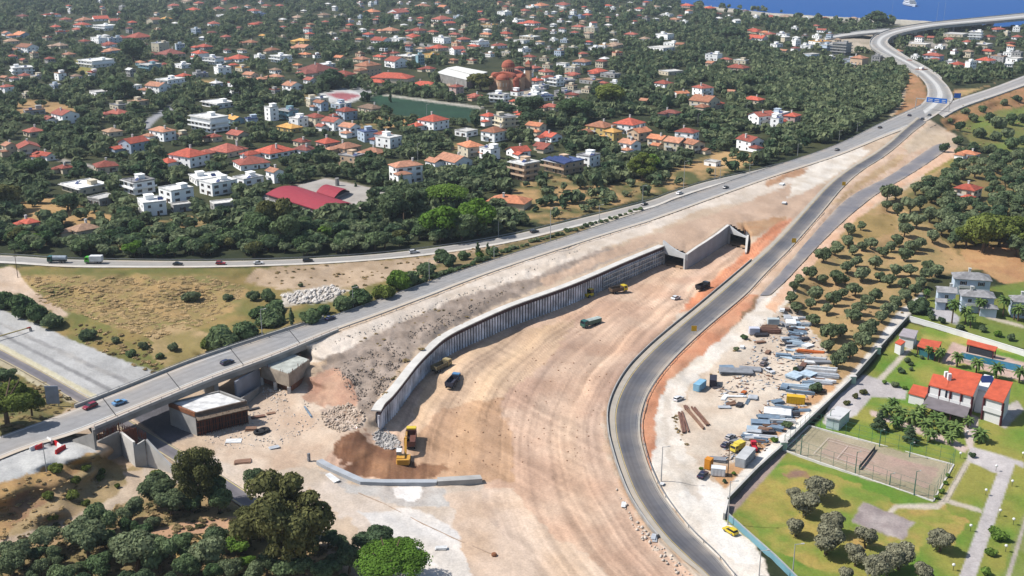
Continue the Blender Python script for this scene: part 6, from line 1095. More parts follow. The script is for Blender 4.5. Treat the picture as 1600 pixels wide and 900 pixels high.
def truck(u, v, du, dv, label, cabc, kind, bedc=None, L_=8.0, name='dump_truck', cat='truck', z=None):
    t = thing(name, label, cat, P(u, v, roadz(u, v) if z is None else z), heading(u, v, du, dv)); cm = paint(*cabc); bm = mat('bed_' + bedc[0], bedc[1], .6, .25, .6) if bedc else cm; a = L_ / 2; w = 1.25
    m = MB(); m.box(-a, -.55, .55, a - .3, .55, .95); m.build('chassis', DARK, t)
    m = MB(); f = a; b = a - 1.9
    m.add([(b, -w, .6), (f, -w, .6), (f, -w, 1.7), (f - .25, -w + .06, 2.75), (b, -w + .06, 2.8), (b, w, .6), (f, w, .6), (f, w, 1.7), (f - .25, w - .06, 2.75), (b, w - .06, 2.8)], [(0, 1, 2, 3, 4), (9, 8, 7, 6, 5), (0, 5, 6, 1), (1, 6, 7, 2), (2, 7, 8, 3), (3, 8, 9, 4), (4, 9, 5, 0)]); cb = m.build('cab', cm, t)
    m = MB(); m.add([(f + .01, -w + .12, 1.72), (f + .01, w - .12, 1.72), (f - .2, w - .16, 2.55), (f - .2, -w + .16, 2.55)], [(0, 1, 2, 3)]); m.box(b + .4, -w - .015, 1.7, f - .45, -w + .03, 2.5); m.box(b + .4, w - .03, 1.7, f - .45, w + .015, 2.5); m.build('windscreen', CGLASS, cb)
    for x in ((a - 1.0, -a + 1.0, -a + 2.25)):
        for y in (-w + .15, w - .15): wheel(t, x, y, .52, .36)
    x0, x1 = -a - .1, b - .15
    if kind == 'dump':
        m = MB(); z0, z1 = 1.05, 2.35
        m.add([(x0, -w, z0), (x1, -w, z0), (x1, w, z0), (x0, w, z0), (x0, -w - .1, z1), (x1, -w - .1, z1), (x1, w + .1, z1), (x0, w + .1, z1), (x0 + .1, -w, z1), (x1 - .1, -w, z1), (x1 - .1, w, z1), (x0 + .1, w, z1), (x0 + .15, -w + .15, z0 + .12), (x1 - .1, -w + .15, z0 + .12), (x1 - .1, w - .15, z0 + .12), (x0 + .15, w - .15, z0 + .12)], [(0, 3, 2, 1), (0, 1, 5, 4), (1, 2, 6, 5), (2, 3, 7, 6), (3, 0, 4, 7), (4, 5, 9, 8), (5, 6, 10, 9), (6, 7, 11, 10), (7, 4, 8, 11), (8, 9, 13, 12), (9, 10, 14, 13), (10, 11, 15, 14), (11, 8, 12, 15), (12, 13, 14, 15)]); bd = m.build('tipper_bed', bm, t)
        m = MB(); m.box(x1 - .05, -w, z1 + .01, x1 + .9, w, z1 + .12); m.build('bed_canopy', bm, bd)
        for i in range(5): m = MB(); xx = x0 + .5 + i * (x1 - x0 - .8) / 4; m.box(xx - .06, -w - .16, z0, xx + .06, -w - .102, z1 - .05); m.box(xx - .06, w + .102, z0, xx + .06, w + .16, z1 - .05); m.build('side_rib', bm, bd)
    elif kind == 'tarp':
        m = MB(); m.box(x0, -w, 1.05, x1, w, 2.5); m.build('cargo_body', cm, t); m = MB(); m.add([(x0 - .03, -w - .03, 2.503), (x1 + .03, -w - .03, 2.503), (x1 + .03, w + .03, 2.503), (x0 - .03, w + .03, 2.503), (x0, 0, 2.8), (x1, 0, 2.8)], [(0, 1, 5, 4), (1, 2, 5), (2, 3, 4, 5), (3, 0, 4), (3, 2, 1, 0)]); m.build('tarpaulin', bm, t)
    elif kind == 'tank':
        m = MB(); m.tube((x0, 0, 1.95), (x1, 0, 1.95), 1.0, 1.0, 14); m.build('tank', bm, t)
    elif kind == 'box':
        m = MB(); m.box(x0, -w - .05, 1.0, x1, w + .05, 3.2); m.build('cargo_box', bm, t)
    k = .9 if 'loaded' in label else .62 if 'small yellow' in label else KV * 1.08; t.scale = (k, k, k); return t
truck(690, 577, 12, -6, 'beige dump truck with a deep open bed parked by the pile wall', ('sand', (188, 166, 112)), 'dump', ('dull_olive', (128, 118, 92)))
truck(708, 601, 10, -11, 'blue-cabbed dump truck with dark open bed in the pit', ('sky_blue', (92, 142, 186)), 'dump', ('slate', (64, 66, 82)), 8.2)
truck(923, 509, -22, 6, 'green lorry with pale tarpaulin in the middle of the pit', ('deep_green', (40, 98, 88)), 'tarp', ('pale_tarp', (190, 200, 192)), 8.2, 'covered_truck')
truck(966, 457, 20, -4, 'yellow dump truck parked near the tunnel end of the wall', ('yellow', (226, 178, 58)), 'dump', ('brown_bed', (112, 92, 74)), 7.6)
truck(90, 410, -20, 0, 'green-cabbed tanker lorry on the service road', ('deep_green', (40, 98, 88)), 'tank', ('silver', (160, 172, 184)), 7.6, 'tanker_truck')
truck(147, 411, -20, 0, 'bright green van with white box body on the service road', ('lime', (96, 202, 60)), 'box', ('white', (238, 238, 238)), 7.0, 'box_van', 'van')
truck(1098, 452, 14, -5, 'black low truck at the foot of the orange bank', ('black', (46, 46, 52)), 'dump', ('black_bed', (46, 46, 50)), 6.5)
truck(642, 692, 4, -30, 'yellow dump truck being loaded by the excavator', ('yellow', (236, 178, 48)), 'dump', ('reddish_bed', (120, 78, 66)), 8.6)
truck(1152, 704, -9, 4, 'small yellow truck on the container roof side of the yard', ('lemon', (238, 214, 84)), 'box', ('lemon_box', (238, 214, 84)), 5.6)
# excavator
EY = paint('excavator_yellow', (222, 164, 62)); ED = mat('track_steel', (58, 54, 52), .8, .25, 1)
t = thing('excavator', 'yellow tracked excavator loading dark soil at the head of the pit', 'excavator', P(631, 724, .05), heading(631, 724, 4, -30))
for y in (-1.25, 1.25):
    m = MB(); n = 14; pr = []
    for k in range(n): a = k / n * 2 * math.pi; pr.append((math.copysign(1.7, math.cos(a)) + .45 * math.cos(a), .5 + .45 * math.sin(a)))
    v = [(x, y - .3, z) for x, z in pr] + [(x, y + .3, z) for x, z in pr]; m.add(v, [tuple(range(n)), tuple(range(2 * n - 1, n - 1, -1))] + [(i, n + i, n + (i + 1) % n, (i + 1) % n) for i in range(n)]); m.build('track', ED, t)
m = MB(); m.box(-1.2, -.94, .55, 1.2, .94, 1.0); m.build('undercarriage', ED, t)
m = MB(); m.box(-2.3, -1.45, 1.05, .9, 1.45, 1.75); m.box(-2.1, -.3, 1.752, .1, 1.4, 2.25); m.build('house', EY, t)
m = MB(); m.add([(-2.9, -1.2, 1.0), (-2.301, -1.45, 1.0), (-2.301, 1.45, 1.0), (-2.9, 1.2, 1.0), (-2.9, -1.2, 2.2), (-2.301, -1.45, 2.2), (-2.301, 1.45, 2.2), (-2.9, 1.2, 2.2)], [(0, 3, 2, 1), (4, 5, 6, 7), (0, 1, 5, 4), (1, 2, 6, 5), (2, 3, 7, 6), (3, 0, 4, 7)]); m.build('counterweight', EY, t)
m = MB(); m.box(-.7, -.02 + .45, 1.752, .95, 1.45, 3.05); cb = m.build('cab', mat('cab_grey', (150, 156, 160), .4, .1, 1), t); m = MB(); m.box(-.8, .4, 3.052, 1.0, 1.5, 3.14); m.build('cab_roof', WHITEP, cb); m = MB(); m.box(.951, .55, 1.9, .97, 1.35, 2.95); m.box(-.5, 1.451, 2.0, .8, 1.47, 2.95); m.build('cab_window', CGLASS, cb)
def arm(a, b, h0, h1, w, mb):
    a, b = Vector(a), Vector(b); d = (b - a).normalized(); n_ = Vector((-d.z, 0, d.x)); y = Vector((0, w / 2, 0))
    mb.add([a - n_ * h0 - y, b - n_ * h1 - y, b + n_ * h1 - y, a + n_ * h0 - y, a - n_ * h0 + y, b - n_ * h1 + y, b + n_ * h1 + y, a + n_ * h0 + y], [(0, 3, 2, 1), (4, 5, 6, 7), (0, 1, 5, 4), (1, 2, 6, 5), (2, 3, 7, 6), (3, 0, 4, 7)])
m = MB(); arm((.5, -.35, 1.6), (2.9, -.35, 4.4), .28, .4, .5, m); arm((2.8, -.35, 4.35), (5.4, -.35, 4.5), .4, .25, .48, m); m.build('boom', EY, t)
m = MB(); arm((5.2, -.35, 4.9), (6.6, -.35, 2.7), .3, .2, .4, m); m.build('dipper_arm', EY, t)
m = MB(); m.tube((1.0, -.35, 1.5), (2.9, -.35, 3.6), .09, .07, 8); m.tube((3.2, -.35, 4.95), (5.1, -.35, 5.2), .08, .06, 8); m.build('hydraulic_ram', RIM, t)
m = MB(); pr = [(6.3, 2.9), (6.95, 2.8), (7.05, 2.1), (6.6, 1.75), (6.05, 2.0)]; k = len(pr); m.add([(x, -.95, z) for x, z in pr] + [(x, .3, z) for x, z in pr], [tuple(range(k)), tuple(range(2 * k - 1, k - 1, -1))] + [(i, k + i, k + (i + 1) % k, (i + 1) % k) for i in range(k - 1)]); m.build('bucket', ED, t)
# road roller / small loader by the wall, ferry at sea
t = thing('road_roller', 'small yellow road roller at the foot of the pile wall', 'road roller', P(923, 464, 0), heading(923, 464, 10, -3)); m = MB(); m.tube((1.3, -.9, .65), (1.3, .9, .65), .65, .65, 14); m.build('drum', STEEL, t); m = MB(); m.box(-2.2, -.8, .6, .5, .8, 1.5); m.build('body', paint('yellow', (226, 178, 58)), t); m = MB(); m.box(-.9, -.75, 1.502, .5, .75, 2.7); m.build('cab', CGLASS, t); m = MB(); m.box(-1.0, -.85, 2.702, .6, .85, 2.8); m.build('roof', paint('yellow', (226, 178, 58)), t); [wheel(t, -1.5, y, .6, .45) for y in (-.85, .85)]
sp_ = P(1422, 9, -.9); t = thing('ship', 'white passenger ship with stepped decks out at sea', 'ship', sp_, heading(1424, 8, 18, 4)); m = MB(); hl = [(-18, 4.2), (-17, 4.6), (10, 4.6), (15, 3.2), (20, 0), (15, -3.2), (10, -4.6), (-17, -4.6), (-18, -4.2)]; k = len(hl)
m.add([(x, y * .8, 0) for x, y in hl] + [(x * 1.03, y, 3.4) for x, y in hl], [tuple(range(k)), tuple(range(2 * k - 1, k - 1, -1))] + [(i, (i + 1) % k, k + (i + 1) % k, k + i) for i in range(k)]); m.build('hull', paint('ship_white', (238, 240, 242)), t); m = MB(); m.add([(x * .99, y * .84, .0) for x, y in hl] + [(x * 1.005, y * .86, .8) for x, y in hl], [(i, (i + 1) % k, k + (i + 1) % k, k + i) for i in range(k)]); m.build('waterline_band', paint('navy', (40, 42, 72)), t)
for i, (x0, x1, w, z0, z1) in enumerate(((-16, 11, 4.0, 3.402, 6), (-14, 8, 3.6, 6.002, 8.4), (-9, 4, 3.0, 8.402, 10.6))):
    m = MB(); m.box(x0, -w, z0, x1, w, z1); dk = m.build('deck_house', paint('ship_white', (238, 240, 242)), t); m = MB(); m.box(x0 + .8, -w - .03, z0 + 1.0, x1 - .8, -w + .02, z1 - .6); m.box(x1 - .02, -w + .5, z0 + 1.0, x1 + .03, w - .5, z1 - .6); m.build('window_pane', CGLASS, dk)
m = MB(); m.tube((-4, 0, 10.6), (-5, 0, 14), .9, .7, 10); m.build('funnel', paint('ship_blue', (60, 90, 150)), t); m = MB(); m.tube((3, 0, 10.6), (3, 0, 16), .15, .08, 6); m.build('mast', WHITEP, t); t.scale = (1.25, 1.25, 1.0)
# ---------------------------------------------------------------- poles, lamps, signs
POLE = mat('pole_grey', (188, 188, 186), .6, .1, 1, metal=.2)
def lamp(u, v, vtop, label, dx=1.0, double=False, group=None, col_=None, z=None):
    b = G(u, v) if z is None else P(u, v, z); h = ztop(b, vtop) - b.z; t = thing('street_lamp', label, 'street lamp', b, 0, group); m = MB(); m.tube((0, 0, -.3), (0, 0, h), .13, .07, 8); m.build('pole', col_ or POLE, t)
    for s in ((dx, -dx) if double else (dx,)):
        m = MB(); m.tube((0, 0, h - .1), (s * 1.1, -.2, h + .15), .06, .05, 6); m.build('arm', col_ or POLE, t); m = MB(); m.add([(s * 1.0, -.35, h + .12), (s * 1.6, -.35, h + .18), (s * 1.6, -.05, h + .18), (s * 1.0, -.05, h + .12), (s * 1.0, -.32, h + .26), (s * 1.55, -.32, h + .28), (s * 1.55, -.08, h + .28), (s * 1.0, -.08, h + .26)], [(0, 3, 2, 1), (4, 5, 6, 7), (0, 1, 5, 4), (1, 2, 6, 5), (2, 3, 7, 6), (3, 0, 4, 7)]); m.build('lamp_head', CONC, t)
    return t
LAMPS = [(410, 528, 483, 'grey street lamp on the highway verge beside the green hollow'), (552, 480, 449, 'street lamp on the highway verge behind the two cypresses'), (671, 441, 405, 'street lamp on the highway verge above the stony slope'), (772, 405, 386, 'street lamp in the median where the scrub strip begins'), (779, 371, 345, 'street lamp on the service road below the big umbrella pine'), (860, 376, 325, 'tall street lamp in the median near the black car'), (936, 350, 320, 'street lamp halfway along the median scrub'), (1004, 316, 290, 'street lamp beside the black car near the merge'), (1068, 297, 252, 'very tall pole at the merge of service road and highway'), (1117, 281, 262, 'short lamp just past the merge'), (1125, 280, 261, 'lamp beside the short lamp past the merge'), (1171, 271, 257, 'lamp by the bare plot beside the highway'), (1246, 243, 225, 'lamp on the highway edge under the far wood'), (1280, 222, 207, 'first lamp of the trio on the wooded highway edge'), (1311, 220, 204, 'middle lamp of the trio on the wooded highway edge'), (1339, 207, 192, 'last lamp of the trio on the wooded highway edge'), (1033, 752, 698, 'grey street lamp between the bypass bend and the haul road'), (1137, 820, 752, 'tall lamp at the corner where the haul road meets the lawn fence'), (1186, 900, 860, 'lamp beside the blue lawn fence on the haul road'), (1238, 902, 850, 'lamp standing on the lawn inside the blue fence'), (1393, 28, -4, 'tall lamp mast on the quay behind the viaduct'), (1463, 36, 4, 'tall lamp mast where the viaduct meets the shore'), (1474, 36, -2, 'tallest lamp mast beside the shore end of the viaduct'), (667, 184, 163, 'floodlight pole on the near edge of the football pitch'), (627, 148, 120, 'floodlight pole behind the football pitch'), (653, 252, 224, 'pale pole in the olive trees below the red-roofed villa'), (1090, 198, 178, 'pole among the trees behind the cream terrace'), (1166, 184, 160, 'pole beside the red roofed white house near the far wood')]
for u, v, vt, lb in LAMPS: lamp(u, v, vt, lb)
for u, v, vt, lb in ((28, 434, 398, 'dark wooden pole beside the dirt fork of the service road'), (1137, 744, 690, 'dark wooden pole beside the small white shed'), (208, 305, 278, 'wooden pole behind the grey flat-roofed house'), (860, 262, 236, 'wooden pole behind the blue solar roof'), (170, 82, 62, 'wooden pole by the teal-walled house'), (100, 100, 78, 'wooden pole among the far roofs')):
    b = G(u, v); h = ztop(b, vt) - b.z; t = thing('utility_pole', lb, 'utility pole', b); m = MB(); m.tube((0, 0, -.3), (0, 0, h), .11, .08, 7); m.build('pole', mat('dark_pole', (96, 78, 66), .9), t); m = MB(); m.box(-.7, -.05, h - .6, .7, .05, h - .5); m.build('crossarm', DARK, t)
t = thing('street_lamp', 'thin grey pole behind the red and white plastic barriers', 'street lamp', G(73, 738)); h = ztop(t.location, 692) - t.location.z; m = MB(); m.tube((0, 0, -.3), (0, 0, h), .1, .07, 6); m.build('pole', POLE, t); m = MB(); m.tube((0, 0, h - .1), (.9, 0, h + .15), .05, .04, 5); m.build('arm', POLE, t)
SIGNB = mat('sign_blue', (28, 112, 208), .4, .06, .5); SIGNY = mat('sign_yellow', (238, 190, 44), .5, .08, .5)
g0, g1 = P(1430, 172, 6.4), P(1482, 176, 6.8); t = thing('sign_gantry', 'overhead gantry with blue direction boards across the highway junction', 'road sign', g0); d = g1 - g0
for p in (Vector((0, 0, 0)), d): m = MB(); m.tube((p.x, p.y, -1), (p.x, p.y, 7.4), .28, .22, 8); m.build('post', POLE, t)
m = MB(); m.box(0, -.25, 6.9, d.length, .25, 7.3, 0, Matrix.Rotation(math.atan2(d.y, d.x), 4, 'Z')); m.build('beam', POLE, t)
for f, w in ((.42, 4.6), (.62, 4.6), (.82, 3.6)):
    p = d * f; rz = math.atan2(d.y, d.x); m = MB(); m.cbox(p.x, p.y - .4, 5.6, w, .12, 2.8, 0, rz); bd = m.build('sign_board', SIGNB, t); m = MB()
    for k in range(2): m.cbox(p.x - .2, p.y - .49, 6.2 + k * 1.0, w * .6, .02, .3, 0, rz)
    m.build('lettering_bar_pattern', WHITEP, bd)
t = thing('road_sign', 'large blue direction sign where the coast road leaves the junction', 'road sign', P(1495, 158, 7)); m = MB(); [m.tube((x, 0, -.5), (x, 0, 2.4), .1, .1, 6) for x in (-1.4, 1.4)]; m.build('post', POLE, t); m = MB(); m.box(-2.1, -.16, 2.0, 2.1, -.08, 5.0); m.build('sign_board', SIGNB, t)
for u, v, lb in ((1084, 522, 'yellow works sign beside the bypass above the orange bank'), (1318, 293, 'yellow works sign on the outer edge of the bypass near the gravel wedge'), (1240, 383, 'yellow works sign on the bypass beside the unfinished road')):
    t = thing('road_sign', lb, 'road sign', P(u, v, roadz(u, v))); m = MB(); m.tube((0, 0, -.2), (0, 0, 1.3), .06, .06, 6); m.build('post', POLE, t); m = MB(); m.box(-.75, -.08, .9, .75, -.02, 2.5); m.build('sign_board', SIGNY, t)
t = thing('road_sign', 'tall grey sign panel under the trees beside the lower road', 'road sign', G(84, 634)); m = MB(); m.box(-1.6, -.2, .6, 1.6, 0, 5.2); m.build('sign_board', mat('sign_back', (150, 162, 180), .5, .2, .6), t); m = MB(); [m.tube((x, .1, -.4), (x, .1, 5), .12, .12, 6) for x in (-1.2, 1.2)]; m.build('post', POLE, t)
t = thing('boom_barrier', 'long striped boom barrier across the pale carriageway', 'barrier', G(-10, 534)); e = G(48, 517) - t.location; m = MB(); m.tube((0, 0, 1.1), (e.x, e.y, e.z + 1.1), .22, .18, 8); m.build('boom', mat('boom_cream', (206, 186, 130), .6), t)
m = MB(); f = .9; m.tube((e.x * f, e.y * f, 1.1 + e.z * f), (e.x * 1.01, e.y * 1.01, 1.1 + e.z), .25, .22, 8); m.build('striped_end', mat('stripe_red', (190, 70, 52), .6), t); m = MB(); m.box(e.x - .3, e.y - .3, e.z - .2, e.x + .3, e.y + .3, e.z + .9); m.build('rest_post', CONC, t)
PR = mat('plastic_red', (214, 36, 40), .45, .06); 
for i, (u, v, c) in enumerate(((53, 703, 'w'), (62, 701, 'r'), (78, 691, 'w'), (84, 692, 'r'), (89, 696, 'r'), (94, 700, 'w'), (97, 704, 'r'), (93, 707, 'r'))):
    t = thing('plastic_barrier', None, 'plastic barrier', G(u, v), heading(u, v, 8, 5 if 2 <= i < 6 else -4)); m = MB(); m.add([(-.95, -.28, 0), (.95, -.28, 0), (.95, .28, 0), (-.95, .28, 0), (-.95, -.1, .95), (.95, -.1, .95), (.95, .1, .95), (-.95, .1, .95)], [(0, 3, 2, 1), (4, 5, 6, 7), (0, 1, 5, 4), (1, 2, 6, 5), (2, 3, 7, 6), (3, 0, 4, 7)]); m.build('barrier_block', PR if c == 'r' else WHITEP, t)
    t['label'] = ('red' if c == 'r' else 'white') + ' water-filled plastic barrier on the approach slab above the brown bank'; t['group'] = ('red' if c == 'r' else 'white') + ' plastic barriers on the approach slab'
# ---------------------------------------------------------------- villa grounds
def roofslab(mb, q, th=.25, mi=0): return mb.prism([P(u, v, z) - ORG for u, v, z in q], lambda p: p[2] - th, mi)
def shrink(q, k, dz):
    w = [P(*a) for a in q]; c = sum(w, Vector()) / len(w); return [c + (p - c) * k + Vector((0, 0, dz)) for p in w]
TILE = mat('roof_tile_villa', (208, 96, 66), .9, .22, .8, bump=.3); VW = mat('villa_white', (246, 244, 240), .85, .08, .4); PILL = mat('pillar_maroon', (112, 58, 64), .8, .15, 1); VGL = mat('villa_glass', (92, 102, 122), .18, .15, .8, spec=.5); GREYR = mat('veranda_grey', (128, 120, 122), .9, .18, .6)
t = thing('villa', 'large white villa with orange-red tiled roofs and grey veranda', 'house', P(1500, 640, 0)); ORG = t.location.copy()
main = [((1451, 601, 6), (1479, 608.3, 6), (1484, 589, 7.4), (1458, 583.5, 7.4)), ((1479, 608.3, 6.01), (1520, 619, 6.01), (1535, 585, 8.2), (1483, 573.5, 8.2))]; wing = [((1537, 620, 6), (1568, 629, 6), (1583, 597, 7.8), (1554, 591.5, 7.8))]
for q in main + wing:
    m = MB(); m.prism([p - ORG for p in shrink(q, .9, -.27)], -.5); wl_ = m.build('wall', VW, t); m = MB(); roofslab(m, q); m.build('roof', TILE, t)
def facade(a, b, name_floor, n):
    A, B = P(*a), P(*b); A -= ORG; B -= ORG; A.z = B.z = 0; d = (B - A); w = d.length; d.normalize(); nrm = Vector((d.y, -d.x, 0)); back = -nrm * .55
    for k in range(n + 1):
        p = A + d * (w * k / n) - nrm * .2; m = MB(); m.box(p.x - .22, p.y - .22, -.3, p.x + .22, p.y + .22, 5.7); m.build('pillar', PILL, t)
    for z0, z1 in ((2.75, 3.75),): m = MB(); wall_along(m, [A - nrm * .05 + Vector((0, 0, z0)), B - nrm * .05 + Vector((0, 0, z0))], .16, 1.0, -.15); m.build('balcony', VW, t)
    for fl in (0, 3.0):
        for k in range(n): m = MB(); p = A + d * (w * (k + .1) / n) + back * 1.0; q = A + d * (w * (k + .9) / n) + back * 1.0; wall_along(m, [p + Vector((0, 0, fl + .25)), q + Vector((0, 0, fl + .25))], .1, 2.3, 0); m.build('window_pane', VGL, t)
facade((1452, 601, 6), (1519.5, 618.6, 6), 'f', 4); facade((1538, 620, 6), (1567.5, 628.6, 6), 'f', 1)
m = MB(); roofslab(m, ((1439, 634, 2.6), (1510, 653, 2.6), (1517, 633, 3.1), (1451, 618, 3.1)), .16); vr = m.build('veranda_roof', GREYR, t)
for u, v in ((1440, 634), (1463, 640), (1487, 646), (1509, 652)): m = MB(); p = P(u, v, 2.6) - ORG; m.box(p.x - .1, p.y - .1 + .3, -.3, p.x + .1, p.y + .1 + .3, 2.43); m.build('veranda_post', PILL, t)
m = MB(); m.prism([P(u, v, 4.6) - ORG for u, v in ((1526, 607), (1541, 611.5), (1553, 588), (1538, 584.5))], -.3); lk = m.build('link_block', VW, t); m = MB(); M_ = Matrix.Translation(P(1542, 595, 4.7) - ORG) @ Matrix.Rotation(R(30), 4, 'X'); m.box(-1.6, -1.3, .3, 1.6, 1.3, .4, 0, M_); m.build('solar_panel', SOLAR, lk)
m = MB(); m.prism([P(1527, 608, 4.4) - ORG, P(1540, 612, 4.4) - ORG, P(1533, 645, .5) - ORG, P(1521.5, 642, .5) - ORG], -.3); m.build('stair', VW, t)
m = MB(); q = ((1419, 614, 3), (1445, 621, 3), (1453, 606, 3.6), (1427, 600, 3.6)); m.prism([p - ORG for p in shrink(q, .9, -.22)], -.4); m.build('annex_wall', VW, t); m = MB(); roofslab(m, q, .2); m.build('annex_roof', TILE, t)
for u, v in ((1478, 588), (1483, 591)): m = MB(); p = P(u, v, 7.4) - ORG; m.box(p.x - .4, p.y - .4, p.z - .8, p.x + .4, p.y + .4, p.z + 1.2); m.build('chimney', VW, t)
def pavilion(name, label, q, post, wall=None, floor=None, roofm=TILE, posts=True, cat='pavilion'):
    global ORG
    u = sum(a[0] for a in q) / len(q); v = max(a[1] for a in q); z0 = zpx(u, v); t = thing(name, label, cat, G(u, v)); ORG = t.location.copy()
    qq = [(a, b, c + z0) for a, b, c in q]; m = MB(); roofslab(m, qq, .22); m.build('roof', roofm, t)
    cr = shrink(qq, .9, -.23)
    if posts:
        for p in cr: m = MB(); p = p - ORG; m.box(p.x - .12, p.y - .12, -.4, p.x + .12, p.y + .12, p.z); m.build('post', PILL, t)
    if wall: m = MB(); m.prism([p - ORG for p in (cr if not posts else shrink(qq, .8, -.24))], -.4); m.build('wall', wall, t)
    return t
TEAL = mat('teal_wall', (54, 112, 118), .7, .15, .8)
pavilion('pavilion', 'square red-tiled pavilion at the path end of the garden', ((1433, 540, 2.8), (1463, 550, 2.8), (1472, 534, 3.2), (1440, 528.5, 3.2)), True, TEAL)
pavilion('pool_bar', 'long red-tiled bar with dark openings beside the swimming pool', ((1510, 537, 3), (1555, 548.5, 3), (1559, 542, 3.5), (1512, 530, 3.5)), True, mat('bar_dark', (60, 60, 66), .8))
pavilion('garden_house', 'grey flat-roofed garden house in the far corner of the lawn', ((1404, 524, 3), (1429, 529, 3), (1435, 516.5, 3), (1412, 512.5, 3)), True, VW, None, mat('flat_grey', (176, 166, 168), .9, .15), False, 'house'); pavilion('garden_house', 'tiny white garden house with red roof beside the grey flat-roofed one', ((1398, 535, 2.6), (1408, 539, 2.6), (1415, 533.5, 3.0), (1406, 529, 3.0)), True, VW, None, TILE, False, 'house')
pavilion('garage', 'low garage with pale flat roof by the paved forecourt', ((1290, 651, 2.8), (1312, 656, 2.8), (1330, 640, 2.9), (1308, 634, 2.9)), True, mat('garage_white', (206, 222, 220), .8), None, mat('flat_pale', (216, 214, 212), .9, .1), False, 'garage')
t = thing('swimming_pool', 'long blue-green swimming pool beside the villa', 'pool', G(1548, 568)); o = t.location.copy(); o.z = max(zpx(1505, 555), zpx(1590, 578), zpx(1548, 566)) + .12; t.location.z = o.z
pq = [P(u, v, o.z) - o for u, v in ((1500, 561), (1593, 583), (1597, 571), (1502, 550.5))]; m = MB(); m.prism([p + Vector((0, 0, .12)) for p in pq], -.6); m.build('water', mat('pool_water', (46, 112, 134), .12, .15, .8, spec=.5), t)
m = MB(); wall_along(m, pq + [pq[0]], .7, .22, -.5); m.build('coping', mat('pool_coping', (206, 184, 170), .9), t)
def longwall(name, label, pts, h, th, m_, cat='wall', cap=None):
    w = [G(u, v) for u, v in pts]; t = thing(name, label, cat, w[0]); o = w[0].copy(); q = resample([p - o for p in w], 4.0) + [w[-1] - o]; m = MB(); wall_along(m, q, th, h, -.6); m.build('wall_panel', m_, t)
    if cap: m = MB(); wall_along(m, q, th + .12, h + .12, h + .003); m.build('coping', cap, t)
    return t
GW = mat('garden_wall', (196, 198, 186), .9, .15, .4)
longwall('garden_wall', 'long straight boundary wall between the white haul road and the villa lawn', ((1137, 787), (1181, 741), (1206, 718), (1222, 704), (1268, 658), (1328, 601), (1371, 552), (1418, 500)), 1.35, .3, mat('wall_dark_green', (112, 116, 104), .9, .25, .5), cap=CONC)
longwall('garden_wall', 'white garden wall between the villa lawn and the grey house', ((1421, 502), (1500, 525), (1600, 556), (1700, 590)), 1.5, .3, VW, cap=WHITEP); longwall('garden_wall', 'short end stub of the boundary wall beside the tall lamp', ((1131, 812), (1136, 790)), 1.3, .4, CONC, cap=CONCL)
longwall('fence', 'low blue-grey panel fence between the haul road and the lawn', ((1137, 812), (1170, 842), (1215, 882), (1262, 930)), 1.4, .12, mat('fence_teal', (122, 168, 180), .7, .12, .5), 'fence', POLE)
for u, v, lb in ((1224, 703, 'beside the tennis court'), (1332, 599, 'beside the forecourt gate'), (1371, 553, 'at the lawn end of the forecourt')): t = thing('gate_pier', 'pale green wall pier ' + lb, 'wall pier', G(u, v)); m = MB(); m.box(-.7, -.4, -.4, .7, .4, 1.9); m.build('pier', mat('pier_green', (176, 206, 184), .85, .1, .5), t); m = MB(); m.box(-.82, -.52, 1.903, .82, .52, 2.05); m.build('cap', CONCL, t)
# tennis court
TC = [(1224, 704), (1458, 784), (1490, 727), (1264, 666)]; GREENM = mat('court_green', (70, 120, 104), .6, .1, 1)
t = thing('court_fence', 'green wire fence with white kerb round the tennis court', 'fence', G(*TC[0])); o = t.location.copy(); q = [G(u, v) - o for u, v in TC]
for i in range(4):
    a, b = q[i], q[(i + 1) % 4]; m = MB(); wall_along(m, [a, b], .3, .28, -.4); m.build('kerb', CONCL, t); m = MB()
    for zz in (1.2, 2.4, 3.6): m.tube(a + Vector((0, 0, zz)), b + Vector((0, 0, zz)), .025, .025, 4)
    for p in resample([a, b], 3.0): m.tube((p.x, p.y, -.2), (p.x, p.y, 3.6), .04, .04, 5)
    m.build('wire_mesh', GREENM, t)
m = MB(); 
def ct(a, b): return (q[0] * (1 - a) + q[1] * a) * (1 - b) + (q[3] * (1 - a) + q[2] * a) * b
for (a0, b0), (a1, b1) in (((.18, .2), (.82, .2)), ((.18, .8), (.82, .8)), ((.18, .2), (.18, .8)), ((.82, .2), (.82, .8)), ((.18, .28), (.82, .28)), ((.18, .72), (.82, .72)), ((.33, .28), (.33, .72)), ((.67, .28), (.67, .72)), ((.33, .5), (.67, .5))):
    p0, p1 = ct(a0, b0), ct(a1, b1); d = (p1 - p0).normalized(); n_ = Vector((-d.y, d.x, 0)) * .05; z_ = Vector((0, 0, .03)); m.add([p0 - n_ + z_, p1 - n_ + z_, p1 + n_ + z_, p0 + n_ + z_], [(0, 1, 2, 3)])
m.build('court_line_marking', mat('court_line', (214, 200, 190), .9), t)
t = thing('tennis_net', 'dark net across the middle of the tennis court', 'net', o); m = MB(); a, b = ct(.5, .17), ct(.5, .83); wall_along(m, [a, b], .06, .95, .1); m.build('net', mat('net_dark', (70, 72, 78), .9), t); m = MB(); [m.tube((p.x, p.y, -.2), (p.x, p.y, 1.1), .06, .06, 6) for p in (a, b)]; m.build('post', GREENM, t)
